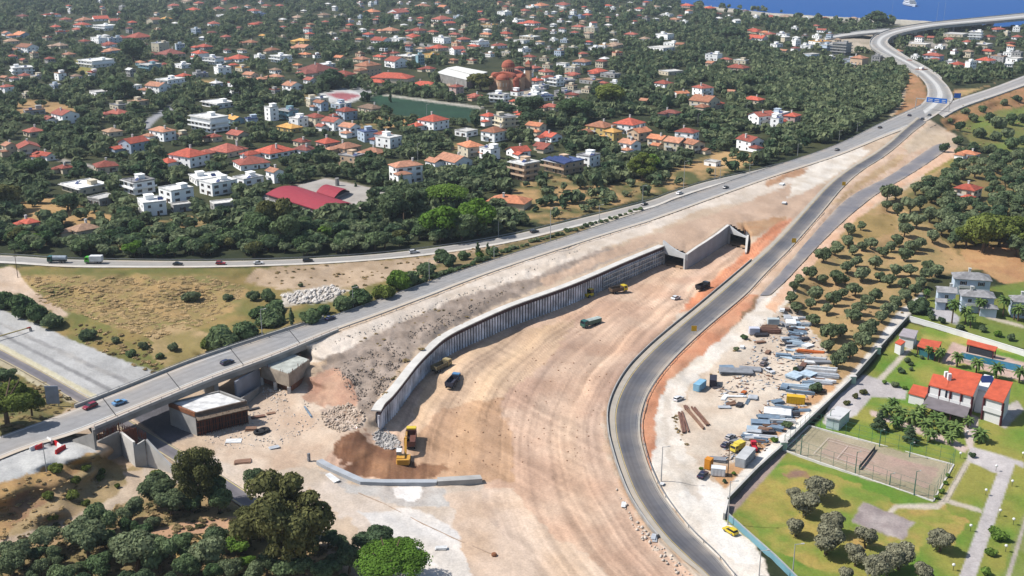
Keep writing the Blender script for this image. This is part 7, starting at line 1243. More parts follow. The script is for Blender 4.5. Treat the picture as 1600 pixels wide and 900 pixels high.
for u, v, vt, lb in ((1251, 711, 680, 'green floodlight post at the wall end of the court'), (1336, 741, 706, 'green floodlight post at the middle of the lawn side of the court'), (1428, 774, 736, 'green floodlight post at the path end of the lawn side'), (1296, 668, 640, 'green floodlight post behind the court next to the garage'), (1374, 698, 672, 'green floodlight post behind the court net'), (1421, 714, 692, 'green floodlight post behind the court by the conifers'), (1390, 758, 740, 'short green post inside the court')):
    lamp(u, v, vt, lb, .5, False, None, GREENM)
for u, v in ((1556, 736), (1540, 774), (1516, 830), (1489, 892), (1581, 760), (1562, 806), (1500, 716), (1583, 820), (1571, 862), (1452, 683), (1511, 682), (1598, 716)):
    t = thing('garden_lamp', 'white globe garden lamp on a short post beside the paved drive', 'garden lamp', G(u, v), 0, 'white globe lamps along the paved drive'); m = MB(); m.tube((0, 0, -.2), (0, 0, 1.0), .05, .04, 6); m.build('post', DARK, t); m = MB(); m.lathe([(0, 0), (.22, .08), (.3, .28), (.22, .48), (0, .56)], 10, c=(0, 0, .98)); m.build('globe', WHITEP, t)
# palms
def palm_mesh(seed, n=34):
    r = random.Random(seed); m = MB()
    for k in range(n):
        a = k * 2.4 + r.uniform(-.2, .2); el = 1.2 - 1.7 * k / n; L_ = r.uniform(.85, 1.1); pts = []
        for i in range(7): s = i / 6; e = el - s * s * 1.3; pts.append((pts[-1] + Vector((math.cos(a) * math.cos(e), math.sin(a) * math.cos(e), math.sin(e))) * (L_ / 6)) if pts else Vector((0, 0, 0)))
        sd = Vector((-math.sin(a), math.cos(a), 0))
        for i in range(6):
            w0, w1 = .16 * math.sin(math.pi * (.12 + .8 * i / 6)), .16 * math.sin(math.pi * (.12 + .8 * (i + 1) / 6)); dn = Vector((0, 0, -.05))
            m.add([pts[i], pts[i + 1], pts[i + 1] + sd * w1 + dn, pts[i] + sd * w0 + dn], [(0, 1, 2, 3)]); m.add([pts[i], pts[i + 1], pts[i + 1] - sd * w1 + dn, pts[i] - sd * w0 + dn], [(0, 3, 2, 1)])
    me = bpy.data.meshes.new('crown'); me.from_pydata(m.v, [], m.f); me.materials.append(LEAF['palm']); return me
PMESH = [palm_mesh(k) for k in range(3)]; _pt = MB(); _pt.tube((0, 0, -.3), (0, 0, 1), .16, .12, 8); PTR = bpy.data.meshes.new('trunk'); PTR.from_pydata(_pt.v, [], _pt.f); PTR.materials.append(BARK)
def palm(u, v, wpx, hm, place, group):
    g = G(u, v); r = wpx / ppm(v) / 2; t = thing('palm_tree', None, 'palm tree', g, u * .7, group); c = link('crown', PMESH[int(u) % 3], t, (0, 0, hm)); c.scale = (r, r, r); k = link('trunk', PTR, t); k.scale = (1.5, 1.5, hm); TREES.append(dict(o=t, u=u, v=v, w=wpx, kind='palm_tree', leaf='palm', place=place, hk=1)); return t
for u, v, w in ((1383, 652, 30), (1395, 640, 24), (1405, 655, 34), (1400, 670, 28), (1426, 662, 34), (1436, 652, 30), (1446, 674, 30), (1462, 664, 32), (1474, 676, 34), (1452, 690, 28), (1492, 680, 32), (1483, 694, 26), (1530, 690, 34), (1512, 668, 22), (1420, 684, 24)): palm(u, v, w, 1.9, 'palm bed before the villa veranda', 'palms in front of the villa veranda')
for u, v, w in ((1467, 566, 22), (1495, 574, 26), (1525, 584, 28), (1556, 592, 28), (1592, 598, 26), (1450, 562, 18)): palm(u, v, w, 3.0, 'poolside', 'palms along the swimming pool')
for u, v, w, h in ((1487, 505, 26, 6), (1508, 506, 26, 4), (1516, 512, 20, 3), (1530, 492, 22, 4), (1543, 488, 20, 3.5), (1567, 494, 26, 5), (1590, 502, 24, 4), (1584, 500, 16, 3), (1447, 470, 14, 3)): palm(u, v, w, h, 'grey house garden', 'palms in the garden of the grey-roofed house')
for x, y, w in ((1373, 674, 30), (1421, 692, 26)): tree('conifer_tree', x, y, w, 'dark', 1200, .85, place='planted square behind the tennis court', group='conifers behind the tennis court')
for x, y, w in rows('1257 806 56;1277 784 54;1238 780 26;1240 792 24;1243 838 40;1290 866 64;1300 834 46;1352 856 40;1336 884 42;1404 890 58;1385 902 50;1366 912 54;1322 910 36;1442 912 44;1467 862 48'): tree('olive_tree', x, y, w, 'lawn_olive', 1700, 1.0, place='lower lawn', group='grey-green olives on the villa lawn')
for x, y, w, l in ((1560, 842, 28, 'bright'), (1552, 834, 20, 'bright'), (1549, 868, 20, 'bright'), (1538, 898, 20, 'bright'), (1408, 583, 14, 'dark'), (1417, 566, 12, 'dark'), (1423, 571, 9, 'dark'), (1424, 579, 9, 'dark'), (1440, 560, 9, 'dark'), (1382, 600, 10, 'bright'), (1414, 608, 10, 'bright'), (1398, 604, 14, 'olive'), (1519, 714, 12, 'dark'), (1430, 557, 8, 'dark'), (1470, 770, 12, 'bright'), (1477, 757, 10, 'bright'), (1481, 746, 10, 'bright'), (1463, 780, 10, 'bright'), (1337, 622, 12, 'brown'), (1350, 616, 14, 'brown'), (1322, 632, 12, 'brown'), (1470, 552, 14, 'bright'), (1500, 516, 16, 'dark'), (1535, 518, 16, 'dark'), (1560, 526, 16, 'bright'), (1580, 532, 16, 'dark'), (1455, 500, 14, 'dark'), (1470, 505, 14, 'dark'), (1430, 490, 30, 'dark'), (1440, 482, 26, 'dark'), (1450, 492, 20, 'dark'), (1572, 545, 12, 'bright')): tree('shrub', x, y, w, l, 420, 1.0, place='villa garden')
# grey-roofed house: three blocks joined in one thing
def merge_into(t1, t2):
    Ri = Matrix.Rotation(-t1.rotation_euler.z, 3, 'Z'); d = Ri @ (t2.location - t1.location)
    for c in [o_ for o_ in bpy.data.objects if o_.parent == t2]: c.parent = t1; c.location = c.location + d
    HOUSES[:] = [h for h in HOUSES if h['o'] != t2]; THINGS.remove(t2); bpy.data.objects.remove(t2)
gh = make_house(1530, 490, 58, 'h', 'g', 'L', 2, R(-14), .62, 'big pale blue-white house with grey hipped roofs behind the garden wall', 'villa')
for a in ((1522, 462, 64, 'h', 'g', 'L', 2), (1480, 482, 30, 'g', 'g', 'L', 2)): merge_into(gh, make_house(*a, R(-14), .6, 'x', 'villa'))
make_house(1603, 498, 46, 'h', 'g', 'L', 2, R(-14), .8, 'pale blue-grey house at the picture edge beside the palms', 'villa')
# ---------------------------------------------------------------- large village buildings
def pxblock(mb, q, z0): return mb.prism([P(u, v, z) - ORG for u, v, z in q], z0)
t = thing('market_hall', 'large crimson-roofed hall with grey flat-roofed wings', 'hall', P(510, 330, 5)); ORG = t.location.copy(); CRIM = mat('roof_crimson', (164, 52, 64), .7, .12, .6)
def barrel(q, rise, n=8):
    A, B, C_, D_ = [P(*p) - ORG for p in q]; m = MB(); top = []
    for k in range(n + 1): f = k / n; h_ = Vector((0, 0, rise * math.sin(math.pi * f))); top += [A.lerp(D_, f) + h_, B.lerp(C_, f) + h_]
    m.add(top, [(2 * k, 2 * k + 1, 2 * k + 3, 2 * k + 2) for k in range(n)]); m.add([p - Vector((0, 0, .25)) for p in top], [(2 * k, 2 * k + 2, 2 * k + 3, 2 * k + 1) for k in range(n)]); return m
for q, rs_ in ((((415, 303, 9), (505, 331, 9), (551, 318, 9), (463, 291, 9)), 1.5), (((494, 300, 9.5), (522, 309, 9.5), (548, 297, 9.5), (518, 290, 9.5)), 1.6)):
    barrel(q, rs_).build('roof', CRIM, t); m = MB(); w = shrink(q, .93, -.3); m.prism([p - ORG for p in w], -1.5); m.build('wall', mat('hall_wall', (150, 140, 136), .9), t)
m = MB(); pxblock(m, ((465, 290, 8), (507, 279, 8), (605, 299, 8), (563, 327, 8), (548, 322, 8), (520, 310, 8)), -1.5); m.build('flat_wing', mat('flat_roof_grey', (176, 168, 158), .9, .2, .15), t)
m = MB(); p = P(527, 290, 8) - ORG; m.tube((p.x, p.y, 3), (p.x, p.y, 6.2), .9, .9, 8); m.build('chimney', CONCD, t)
ORG = Vector((0, 0, 0)); t = thing('loading_yard', 'low pale wall in front of the crimson hall', 'wall', G(430, 322)); ORG = t.location.copy(); m = MB(); wall_along(m, [G(u, v) - ORG for u, v in ((408, 312), (450, 326), (507, 342))], .5, 1.4, -.5); m.build('wall_panel', CONCL, t); m = MB(); wall_along(m, [G(u, v) - ORG for u, v in ((408, 312), (450, 326), (507, 342))], .7, 1.52, 1.403); m.build('coping', CONC, t)
make_house(796, 328, 74, 'h', 'o', 'C', 1, R(-20), .6, 'low wide orange hipped roof among the trees by the service road', 'house', False)
make_house(612, 134, 72, 'h', 'r', 'C', 2, R(-18), .5, 'long cream school with a big red roof behind the pitch', 'school'); make_house(662, 140, 48, 'h', 'r', 'C', 1, R(-18), .6, 'single-storey cream school wing with red roof beside the long school', 'school')
t = thing('warehouse', 'white flat-roofed warehouse beside the domed church', 'warehouse', P(720, 122, 5)); ORG = t.location.copy()
for q in (((683, 114, 11), (729, 125, 11), (746, 119, 11), (699, 107, 11)), ((699, 106.5, 11.6), (745, 118, 11.6), (761, 113, 11.6), (714, 104, 11.6))): m = MB(); pxblock(m, q, -1); m.build('wall', CONCD, t); m = MB(); m.prism([p - ORG for p in shrink(q, 1.03, .3)], lambda p: p[2] - .29); m.build('roof', mat('roof_white_sheet', (240, 238, 230), .7, .1, .4), t)
# domed church
t = thing('church', 'peach stone church with terracotta domes and bell tower', 'church', G(783, 142)); CW = mat('church_stone', (216, 170, 136), .9, .2, .5); CD = mat('church_dome', (180, 98, 74), .85, .2, .8); rz = R(-24); cc = Vector((0, 9, 0))
def part(nm, m, mm): return m.build(nm, mm, t, rz=rz)
m = MB(); m.box(-7.5, 3, -1.5, 7.5, 21, 9); part('nave', m, CW); m = MB(); m.box(-11, 8, -1.5, 11, 16, 8.6); part('transept', m, CW)
for x0, x1, y0, y1, ax in ((-7.9, 7.9, 2.6, 21.4, 'y'), (-11.4, 11.4, 7.6, 16.4, 'x')):
    m = MB(); n = 10; r_ = 7.9 if ax == 'y' else 4.4; vs = []
    for s in (0, 1):
        for k in range(n + 1): a = math.pi * k / n; vs.append((math.cos(a) * r_, (y0, y1)[s], 9.003 + math.sin(a) * r_ * .42) if ax == 'y' else ((x0, x1)[s], 12 + math.cos(a) * r_, 8.603 + math.sin(a) * r_ * .5))
    m.add(vs, [tuple(range(n + 1)), tuple(range(2 * n + 1, n, -1))] + [(k, n + 1 + k, n + 2 + k, k + 1) for k in range(n)] + [(0, n, 2 * n + 1, n + 1)]); part('vault_roof', m, CD)
m = MB(); m.lathe([(4.3, 9), (4.3, 15)], 16, c=(0, 12, 0)); part('drum', m, CW); m = MB(); m.lathe([(4.7, 0), (4.6, 1.2), (3.8, 3.0), (2.2, 4.3), (0, 4.9)], 16, c=(0, 12, 15.003)); part('dome', m, CD)
m = MB(); m.lathe([(4.6, -1.5), (4.6, 7.5)], 14, c=(0, 3, 0), a0=math.pi, a1=2 * math.pi); part('apse', m, CW); m = MB(); m.lathe([(4.9, 0), (4.4, 1.6), (3, 3), (0, 4)], 14, c=(0, 3, 7.503), a0=math.pi, a1=2 * math.pi); part('apse_roof', m, CD)
for k in range(5): a = math.pi * (1.2 + .15 * k); m = MB(); m.cbox(4.62 * math.cos(a), 3 + 4.62 * math.sin(a), 3, .7, .12, 2.6, 0, a + math.pi / 2); part('window_pane', m, mat('church_pale', (236, 214, 190), .8))
for k in range(8): a = math.pi * (1.0 + .125 * k + .06); m = MB(); m.cbox(4.32 * math.cos(a), 12 + 4.32 * math.sin(a), 11, .7, .12, 2.6, 0, a + math.pi / 2); part('drum_window', m, GLASSM)
for x in (-9, 9): m = MB(); m.lathe([(2.2, -1.5), (2.2, 7), (2.4, 7.2), (1.8, 8.6), (0, 9.4)], 12, c=(x, 4.5, 0)); part('side_chapel', m, CD if x > 0 else CW)
m = MB(); m.box(10, 18, -1.5, 13.5, 21.5, 17); part('bell_tower', m, CW); m = MB(); m.box(9.9, 17.9, 12.5, 13.6, 21.6, 14.8); part('belfry_opening', m, DARK); m = MB(); m.add([(9.8, 17.8, 17.003), (13.7, 17.8, 17.003), (13.7, 21.7, 17.003), (9.8, 21.7, 17.003), (11.75, 19.75, 19.4)], [(0, 1, 4), (1, 2, 4), (2, 3, 4), (3, 0, 4), (3, 2, 1, 0)]); part('tower_roof', m, CD)  # belfry opening is a dark band with its shade painted in
t = thing('solar_roof', None, 'solar array', P(870, 246, 5)); ORG = t.location.copy(); t['label'] = 'blue solar array on the terrace house beside the peach balconies'
for k in range(3): m = MB(); q = [(855 + k * 9 - 3, 247 - k * .5, 12), (882 + k * 4, 256 - k * 1.5, 12), (888 + k * 4, 253 - k * 1.5, 13), (861 + k * 9 - 3, 243.5 - k * .5, 13)]; roofslab(m, q, .15); m.build('panel', SOLAR, t)
# ---------------------------------------------------------------- works yard
WA = heading(1205, 728, 60, -62); rj = random.Random(21)
YC = {'pale blue': (188, 206, 218), 'white': (240, 240, 238), 'grey': (150, 152, 156), 'blue-grey': (128, 148, 166), 'rusty': (130, 94, 78), 'brown': (146, 112, 90), 'dark': (72, 70, 74), 'orange': (210, 112, 52), 'yellow': (236, 190, 40), 'silver': (196, 200, 204)}
def ymat(c): return mat('stock_' + c.replace(' ', '_').replace('-', '_'), YC[c], .75, .25, .9, rnd=.1)
def stack(u, v, l, w, h, c, label, ang=0.0, kind='panel', n=4, c2=None):
    q_ = .8 if kind == 'beam' and l > 8.5 and c in ('rusty', 'brown') else .7; l, w, h = l * q_, w * q_, h * q_
    nm = {'panel': 'formwork_stack', 'pipe': 'pipe_stack', 'beam': 'beam_stack', 'crate': 'crate'}[kind]; t = thing(nm, label, nm.replace('_', ' '), G(u, v), WA + ang); mm = ymat(c)
    if kind == 'pipe':
        for k in range(n):
            r_ = h / 4; y = -w / 2 + (k % 4 + .5) * w / 4; z = r_ + (k // 4) * r_ * 1.8; m = MB(); m.tube((-l / 2 + rj.uniform(-.3, .3), y, z), (l / 2 + rj.uniform(-.3, .3), y, z), r_, r_, 9); m.build('pipe', mm, t)
    elif kind == 'beam':
        for k in range(n): y = -w / 2 + (k + .5) * w / n; m = MB(); M_ = Matrix.Translation((rj.uniform(-.4, .4), y, 0)) @ Matrix.Rotation(rj.uniform(-.05, .05), 4, 'Z'); m.box(-l / 2, -.16, .0, l / 2, .16, h * rj.uniform(.7, 1.1), 0, M_); m.build('beam', mm, t)
    else:
        for k in range(n): z = k * h / n; m = MB(); M_ = Matrix.Translation((rj.uniform(-.25, .25), rj.uniform(-.15, .15), z)) @ Matrix.Rotation(rj.uniform(-.06, .06), 4, 'Z'); m.box(-l / 2, -w / 2, .05 if k == 0 else .06, l / 2, w / 2, h / n - .01, 0, M_); m.build('panel', ymat(c2) if c2 and k == n - 1 else mm, t)
    return t
def container(u, v, l, c, label, ang=0.0, h=2.6, w=2.45, name='container', roofc=None):
    l, w, h = l * .7, w * .7, h * .72
    t = thing(name, label, name.replace('_', ' '), G(u, v), WA + ang); m = MB(); m.box(-l / 2, -w / 2, .12, l / 2, w / 2, h)
    k = int(l / .6)
    for i in range(k):
        x = -l / 2 + (i + .5) * l / k; m.box(x - .12, -w / 2 - .05, .3, x + .12, -w / 2 - .001, h - .2); m.box(x - .12, w / 2 + .001, .3, x + .12, w / 2 + .05, h - .2)
    m.build('body', mat('box_' + c[0], c[1], .6, .15, .6), t); m = MB(); m.box(-l / 2 - .04, -w / 2 - .04, h + .003, l / 2 + .04, w / 2 + .04, h + .1); m.build('roof', mat('boxroof_' + (roofc or c)[0], (roofc or c)[1], .6, .15, .6), t); m = MB(); m.box(-l / 2 - .05, -w / 2 + .15, .2, -l / 2 - .001, w / 2 - .15, h - .15); m.build('door', mat('box_' + c[0], c[1], .6, .15, .6), t)
    return t
container(1093, 608, 6, ('pale_blue', (142, 192, 218)), 'pale blue container beside the dark container on the haul road edge'); container(1114, 601, 5.5, ('black', (52, 50, 62)), 'dark container between the blue container and the mesh stacks', .4)
container(1243, 630, 6.2, ('yellow', (236, 188, 40)), 'bright yellow container among the silver formwork', -1.25); container(1107, 732, 2.2, ('orange', (232, 150, 40)), 'small upright orange container beside the navy car', 0, 3.2, 2.0); container(1164, 722, 9.5, ('grey_white', (176, 182, 186)), 'long grey site cabin with flat roof near the boundary wall', .05, 3.0, 3.2, 'site_cabin', ('roof_pale', (206, 206, 204))); container(1122, 742, 4.2, ('shed_white', (236, 238, 238)), 'small white shed between the orange container and the wooden pole', -1.2, 2.4, 2.4, 'site_cabin'); container(1178, 522, 4.0, ('white_lilac', (214, 216, 228)), 'small white cabin beside the rusty steel stacks', -1.0, 2.6, 2.4, 'site_cabin'); container(1208, 507, 4.6, ('cabin_pale', (196, 206, 206)), 'pale green-grey cabin behind the rusty steel stacks', -1.0, 2.4, 2.2, 'site_cabin')
for a in [
 (1150, 582, 12, 5, 1.1, 'grey', 'wide grey stack of steel mesh sheets beside the dark container', -1.1, 'panel', 5), (1172, 578, 8, 4, .8, 'grey', 'lower grey stack of steel mesh beyond the wide one', -1.25, 'panel', 4), (1136, 575, 5, 3, .8, 'blue-grey', 'blue-grey stack of mesh next to the dark container', -1.0, 'panel', 4),
 (1198, 519, 9, 3.5, 1.3, 'rusty', 'rusty steel beam stack behind the small white cabin', -1.1, 'beam', 6), (1190, 525, 5, 2.5, 1.1, 'dark', 'dark steel beam stack next to the small white cabin', -1.0, 'beam', 5), (1202, 512, 6, 2.5, .8, 'brown', 'brown beam stack between two pale cabins', -1.1, 'beam', 5), (1186, 535, 4, 2, .5, 'brown', 'low brown beam heap near the small green bush', -.7, 'beam', 4),
 (1067, 660, 14, 1.8, .5, 'rusty', 'long rusty beams along the weedy yard edge', .55, 'beam', 4), (1086, 655, 14, .9, .6, 'brown', 'pair of long brown beams lying in the sand', .75, 'beam', 2), (1094, 652, 13, .9, .6, 'rusty', 'pair of long rusty beams beside the brown pair', .75, 'beam', 2), (1100, 655, 9, .5, .5, 'brown', 'single long brown beam in the open sand', .78, 'beam', 1),
 (1133, 622, 5, 1.6, .5, 'white', 'white plank stack on the far side of the junk ring', .2, 'panel', 3), (1150, 620, 7, 1.2, .4, 'white', 'long white boards on top of the junk ring', -1.0, 'panel', 2), (1132, 637, 4, 2, .5, 'silver', 'silver sheets at the near side of the junk ring', -1.0, 'panel', 3), (1143, 632, 3.5, 2, .6, 'brown', 'brown timber heap in the middle of the junk ring', -.6, 'beam', 5), (1155, 634, 3, 2, .8, 'dark', 'dark machine parts heap in the junk ring', .1, 'crate', 3), (1168, 628, 5, 1.2, .5, 'blue-grey', 'blue-grey pipes leaning out of the junk ring', .2, 'pipe', 4), (1176, 622, 3.5, 3.0, .6, 'silver', 'round-edged silver reel pile beside the junk ring', .3, 'panel', 4), (1161, 615, 2, 1.5, .8, 'orange', 'small orange-red crate behind the junk ring', 0, 'crate', 2),
 (1216, 649, 9, 5.5, 1.6, 'pale blue', 'broad pale blue stack of formwork panels near the weedy wall side', -1.2, 'panel', 5, 'white'), (1222, 660, 8.5, 1.6, 1.2, 'white', 'long white beam stack in front of the broad pale blue panels', -1.2, 'beam', 3), (1200, 655, 7, 3, 1.1, 'blue-grey', 'blue-grey formwork stack behind the long white beams', -1.2, 'panel', 4), (1188, 662, 6, 3.5, 1.0, 'blue-grey', 'loose blue-grey formwork heap beside the red cab', -1.1, 'panel', 5), (1180, 672, 5, 3, .9, 'pale blue', 'pale blue panels behind the white pipes', -1.2, 'panel', 3), (1186, 682, 9, 1.6, 1.0, 'white', 'white pipes lying beside the red cab', -1.25, 'pipe', 4), (1200, 676, 4, 3, 1.0, 'dark', 'dark scrap heap at the wall side of the white pipes', -1.0, 'crate', 3), (1175, 686, 5, 2.5, .6, 'silver', 'silver sheet pile before the white pipes', -1.2, 'panel', 3), (1190, 690, 4.5, 2.2, .9, 'blue-grey', 'blue-grey girders near the boundary bushes', -1.2, 'beam', 4),
 (1215, 630, 4, 2.5, 1.1, 'blue-grey', 'blue-grey crates beside the yellow container', -.6, 'crate', 3), (1212, 640, 4, 2, .9, 'grey', 'grey crates in front of the yellow container', -.9, 'crate', 3), (1232, 640, 6, 2, .9, 'dark', 'dark lilac coil heap in front of the yellow container', -1.2, 'crate', 3), (1225, 606, 4.5, 2.4, 1.0, 'blue-grey', 'blue-grey formwork beside the orange sand heap', .2, 'panel', 4), (1246, 606, 9, 2.2, 1.1, 'pale blue', 'pale blue girder stack behind the yellow container', -1.2, 'beam', 4), (1250, 614, 10, 1.8, 1.0, 'blue-grey', 'long blue-grey girder stack touching the yellow container', -1.2, 'beam', 3), (1264, 606, 6, 2.2, .9, 'white', 'white girders under the dark bush', -1.2, 'beam', 3),
 (1242, 590, 6, 5, 1.3, 'pale blue', 'square pale blue panel stack at the sand edge', -.2, 'panel', 5), (1262, 588, 5, 5, 1.5, 'pale blue', 'tall pale blue panel stack beside the long white girders', -.2, 'panel', 6), (1282, 580, 11, 2.2, 1.5, 'white', 'long white girder stack highest in the yard', -1.2, 'beam', 3), (1286, 588, 11, 2.6, 1.2, 'silver', 'long silver girder stack below the highest white girders', -1.2, 'beam', 5), (1284, 597, 9, 2, 1.0, 'white', 'white girders beside the weeds on the wall side', -1.2, 'beam', 3), (1256, 572, 5, 2, 1.0, 'rusty', 'rusty heap at the sand side of the panels', .1, 'crate', 3), (1250, 578, 4, 1.8, 1.0, 'dark', 'dark steel heap next to the rusty heap', .1, 'crate', 3), (1274, 562, 7, 2.2, 1.1, 'silver', 'silver girder stack below the orange timber', -1.25, 'beam', 4), (1268, 568, 5, 2.2, .9, 'white', 'white mixed panels below the silver girders', -1.2, 'panel', 3), (1286, 568, 6, 2, 1.0, 'grey', 'grey panels at the grove side of the white mixed panels', -1.0, 'panel', 4), (1268, 551, 10, 1.8, .9, 'orange', 'orange timber stack under the olive trees', -1.3, 'beam', 4), (1256, 552, 4, 1.5, .6, 'brown', 'brown timber beside the orange stack', -1.3, 'beam', 3),
 (1262, 542, 4, 3, 1.0, 'white', 'white machine crate above the orange timber', -.4, 'crate', 3), (1255, 532, 5, 2.2, 1.1, 'dark', 'dark blue machinery at the grove edge', -.6, 'crate', 3), (1245, 524, 4.5, 2.2, .9, 'blue-grey', 'blue-grey props at the grove edge', -.6, 'beam', 5), (1238, 516, 4, 2, 1.1, 'dark', 'dark scrap at the grove edge behind the props', -.6, 'crate', 3), (1236, 506, 6, 4, 1.2, 'white', 'largest white scrap pile under the grove', .4, 'panel', 5), (1230, 498, 5, 3, 1.1, 'silver', 'silver scrap pile behind the largest white pile', .5, 'panel', 4), (1242, 500, 3.5, 2.4, 1.0, 'white', 'white boxes on the grove side of the silver scrap', .5, 'crate', 3), (1224, 508, 6, 1.5, 1.0, 'grey', 'grey plates on the sand side of the white scrap', .9, 'beam', 4), (1222, 486, 3, 2, .9, 'white', 'lone white crate at the far tip of the yard', .3, 'crate', 2), (1230, 484, 2.5, 2, .7, 'brown', 'brown crate at the far tip of the yard', .3, 'crate', 2),
 (1120, 720, 5, 2.6, 1.0, 'grey', 'grey tarpaulined heap beside the orange container', -1.2, 'panel', 4), (1150, 690, 4, 2, .6, 'grey', 'grey plates behind the site cabin', -1.1, 'panel', 3), (1160, 544, 2.5, 1.5, .8, 'white', 'white box beside the small green bush', .2, 'crate', 2), (1200, 552, 3.5, 1.6, .8, 'brown', 'rough brown crate in the open sand behind the cars', .1, 'crate', 2), (1195, 562, 2.4, 1.6, .8, 'grey', 'grey crate behind the grey-brown car', .1, 'crate', 2), (1120, 606, 3, 1.6, .4, 'dark', 'dark low scrap in front of the dark container', -.5, 'panel', 2), (1072, 638, 3, 1.4, .8, 'rusty', 'rusty trailer frame by the white parked car', .6, 'beam', 3)]: stack(*a)
for c_, lb, n_ in (('blue-grey', 'small blue-grey formwork bundle among the yard stacks', 26), ('silver', 'small silver sheet bundle among the yard stacks', 18), ('pale blue', 'small pale blue panel bundle among the yard stacks', 18), ('brown', 'small brown timber bundle among the yard stacks', 14), ('dark', 'small dark steel bundle among the yard stacks', 14)):
    k = 0
    while k < n_:
        f = rj.random(); x, y = 1178 + f * 112 + rj.uniform(-16, 14), 690 - f * 108 + rj.uniform(-14, 14)
        if rj.random() < .3: x, y = rj.uniform(1222, 1262), rj.uniform(494, 560)
        if pip(np.array([x]), np.array([y]), [(1225, 606), (1270, 606), (1270, 634), (1225, 634)])[0]: continue
        stack(x, y, rj.uniform(2.5, 6), rj.uniform(1, 2.6), rj.uniform(.5, 1.3), c_, lb, -1.2 + rj.uniform(-.35, .35), rj.choice(('panel', 'beam', 'pipe')), 4)['group'] = c_ + ' bundles in the works yard'; k += 1
t = thing('tractor', 'red tractor cab between the white pipes and site cabin', 'tractor', G(1178, 704), WA + .6); m = MB(); m.box(-1.8, -.6, .7, .4, .6, 1.5); m.build('body', mat('tractor_red', (212, 44, 62), .5), t); m = MB(); m.box(.402, -.75, .8, 1.8, .75, 2.6); m.build('cab', mat('tractor_red', (212, 44, 62), .5), t); [wheel(t, x, y, r_, .4) for x, r_ in ((-1.3, .5), (1.1, .8)) for y in (-.8, .8)]; t.scale = (.75, .75, .75)
for x, y, w, l in ((1163, 530, 12, 'broadleaf'), (1276, 612, 26, 'dark'), (1230, 668, 18, 'broadleaf'), (1209, 690, 14, 'bright'), (1146, 742, 9, 'bright'), (1132, 754, 9, 'dark'), (1243, 580, 12, 'dark'), (1096, 734, 8, 'bright'), (1150, 548, 10, 'olive')): tree('shrub', x, y, w, l, 420, 1.0, place='works yard')
# ---------------------------------------------------------------- debris on the sandy area
def rocks(label, poly, n, r0, r1, c, seed, name='rubble'):
    rr = np.random.default_rng(seed); V, F_, off = [], [], 0; xs = [p[0] for p in poly]; ys = [p[1] for p in poly]
    base = np.array([(1, 0, 0), (0, 1, 0), (-1, 0, 0), (0, -1, 0), (0, 0, 1), (0, 0, -1), (.6, .6, .5), (-.6, .5, .55)]); fc = np.array([(0, 1, 4), (1, 2, 4), (2, 3, 4), (3, 0, 4), (1, 0, 5), (2, 1, 5), (3, 2, 5), (0, 3, 5)])
    k = 0
    while k < n:
        x, y = rr.uniform(min(xs), max(xs)), rr.uniform(min(ys), max(ys))
        if not pip(np.array([x]), np.array([y]), poly)[0]: continue
        g = G(x, y); r = rr.uniform(r0, r1) * rr.uniform(.5, 1); b = base * r * rr.uniform(.6, 1.3, (8, 3)); an_ = rr.uniform(0, 6.28); b = b * np.array([2.4, .55, .5]) @ np.array([[math.cos(an_), math.sin(an_), 0], [-math.sin(an_), math.cos(an_), 0], [0, 0, 1]]) if name == 'debris' else b; V.append(b + np.array([g.x, g.y, g.z + r * .3])); F_.append(fc + off); off += 8; k += 1
    me = mesh_np(name, np.concatenate(V), np.concatenate(F_), [mat('rock_' + str(c[0]) + '_' + str(c[2]), c, .95, .3, .7)]); tag(link(name, me), label, 'rubble', kind='stuff')
rocks('broken pale concrete rubble heaped behind the pile wall end', [(500, 645), (545, 630), (572, 645), (566, 668), (530, 676), (505, 665)], 520, .12, .6, (204, 184, 164), 1); rocks('grey rubble spilled at the end of the pile wall', [(582, 680), (598, 668), (622, 684), (628, 700), (605, 704), (588, 694)], 300, .12, .5, (186, 182, 178), 2)
rocks('pale stones scattered at the foot of the unfinished abutment', [(412, 605), (445, 612), (452, 628), (430, 632), (408, 618)], 120, .12, .4, (222, 210, 196), 3); rocks('stones strewn along the gravel bank above the pile wall', [(520, 575), (700, 490), (820, 440), (640, 540), (590, 640), (560, 640)], 1300, .1, .45, (150, 136, 124), 4); rocks('white stones on the broken slope below the service road', [(440, 462), (520, 448), (540, 456), (500, 474), (450, 476)], 300, .3, 1.1, (222, 214, 204), 5); rocks('clods of soil along the haul road and pit edges', [(700, 600), (1060, 440), (1000, 560), (960, 720), (700, 740)], 300, .08, .3, (176, 136, 106), 6); rocks('stones along the shoulder of the pale gravel strip', [(420, 570), (700, 466), (930, 378), (900, 395), (640, 500), (480, 552)], 220, .12, .4, (206, 196, 184), 8)
rocks('broken pale concrete littering the sand around the pier block', [(310, 684), (400, 640), (480, 625), (500, 660), (440, 700), (350, 705)], 420, .07, .32, (216, 206, 196), 31); rocks('loose pale rubble on the roadside between bypass and pit', [(960, 760), (985, 800), (1040, 860), (1080, 900), (1060, 900), (990, 830)], 90, .15, .55, (220, 206, 190), 9)
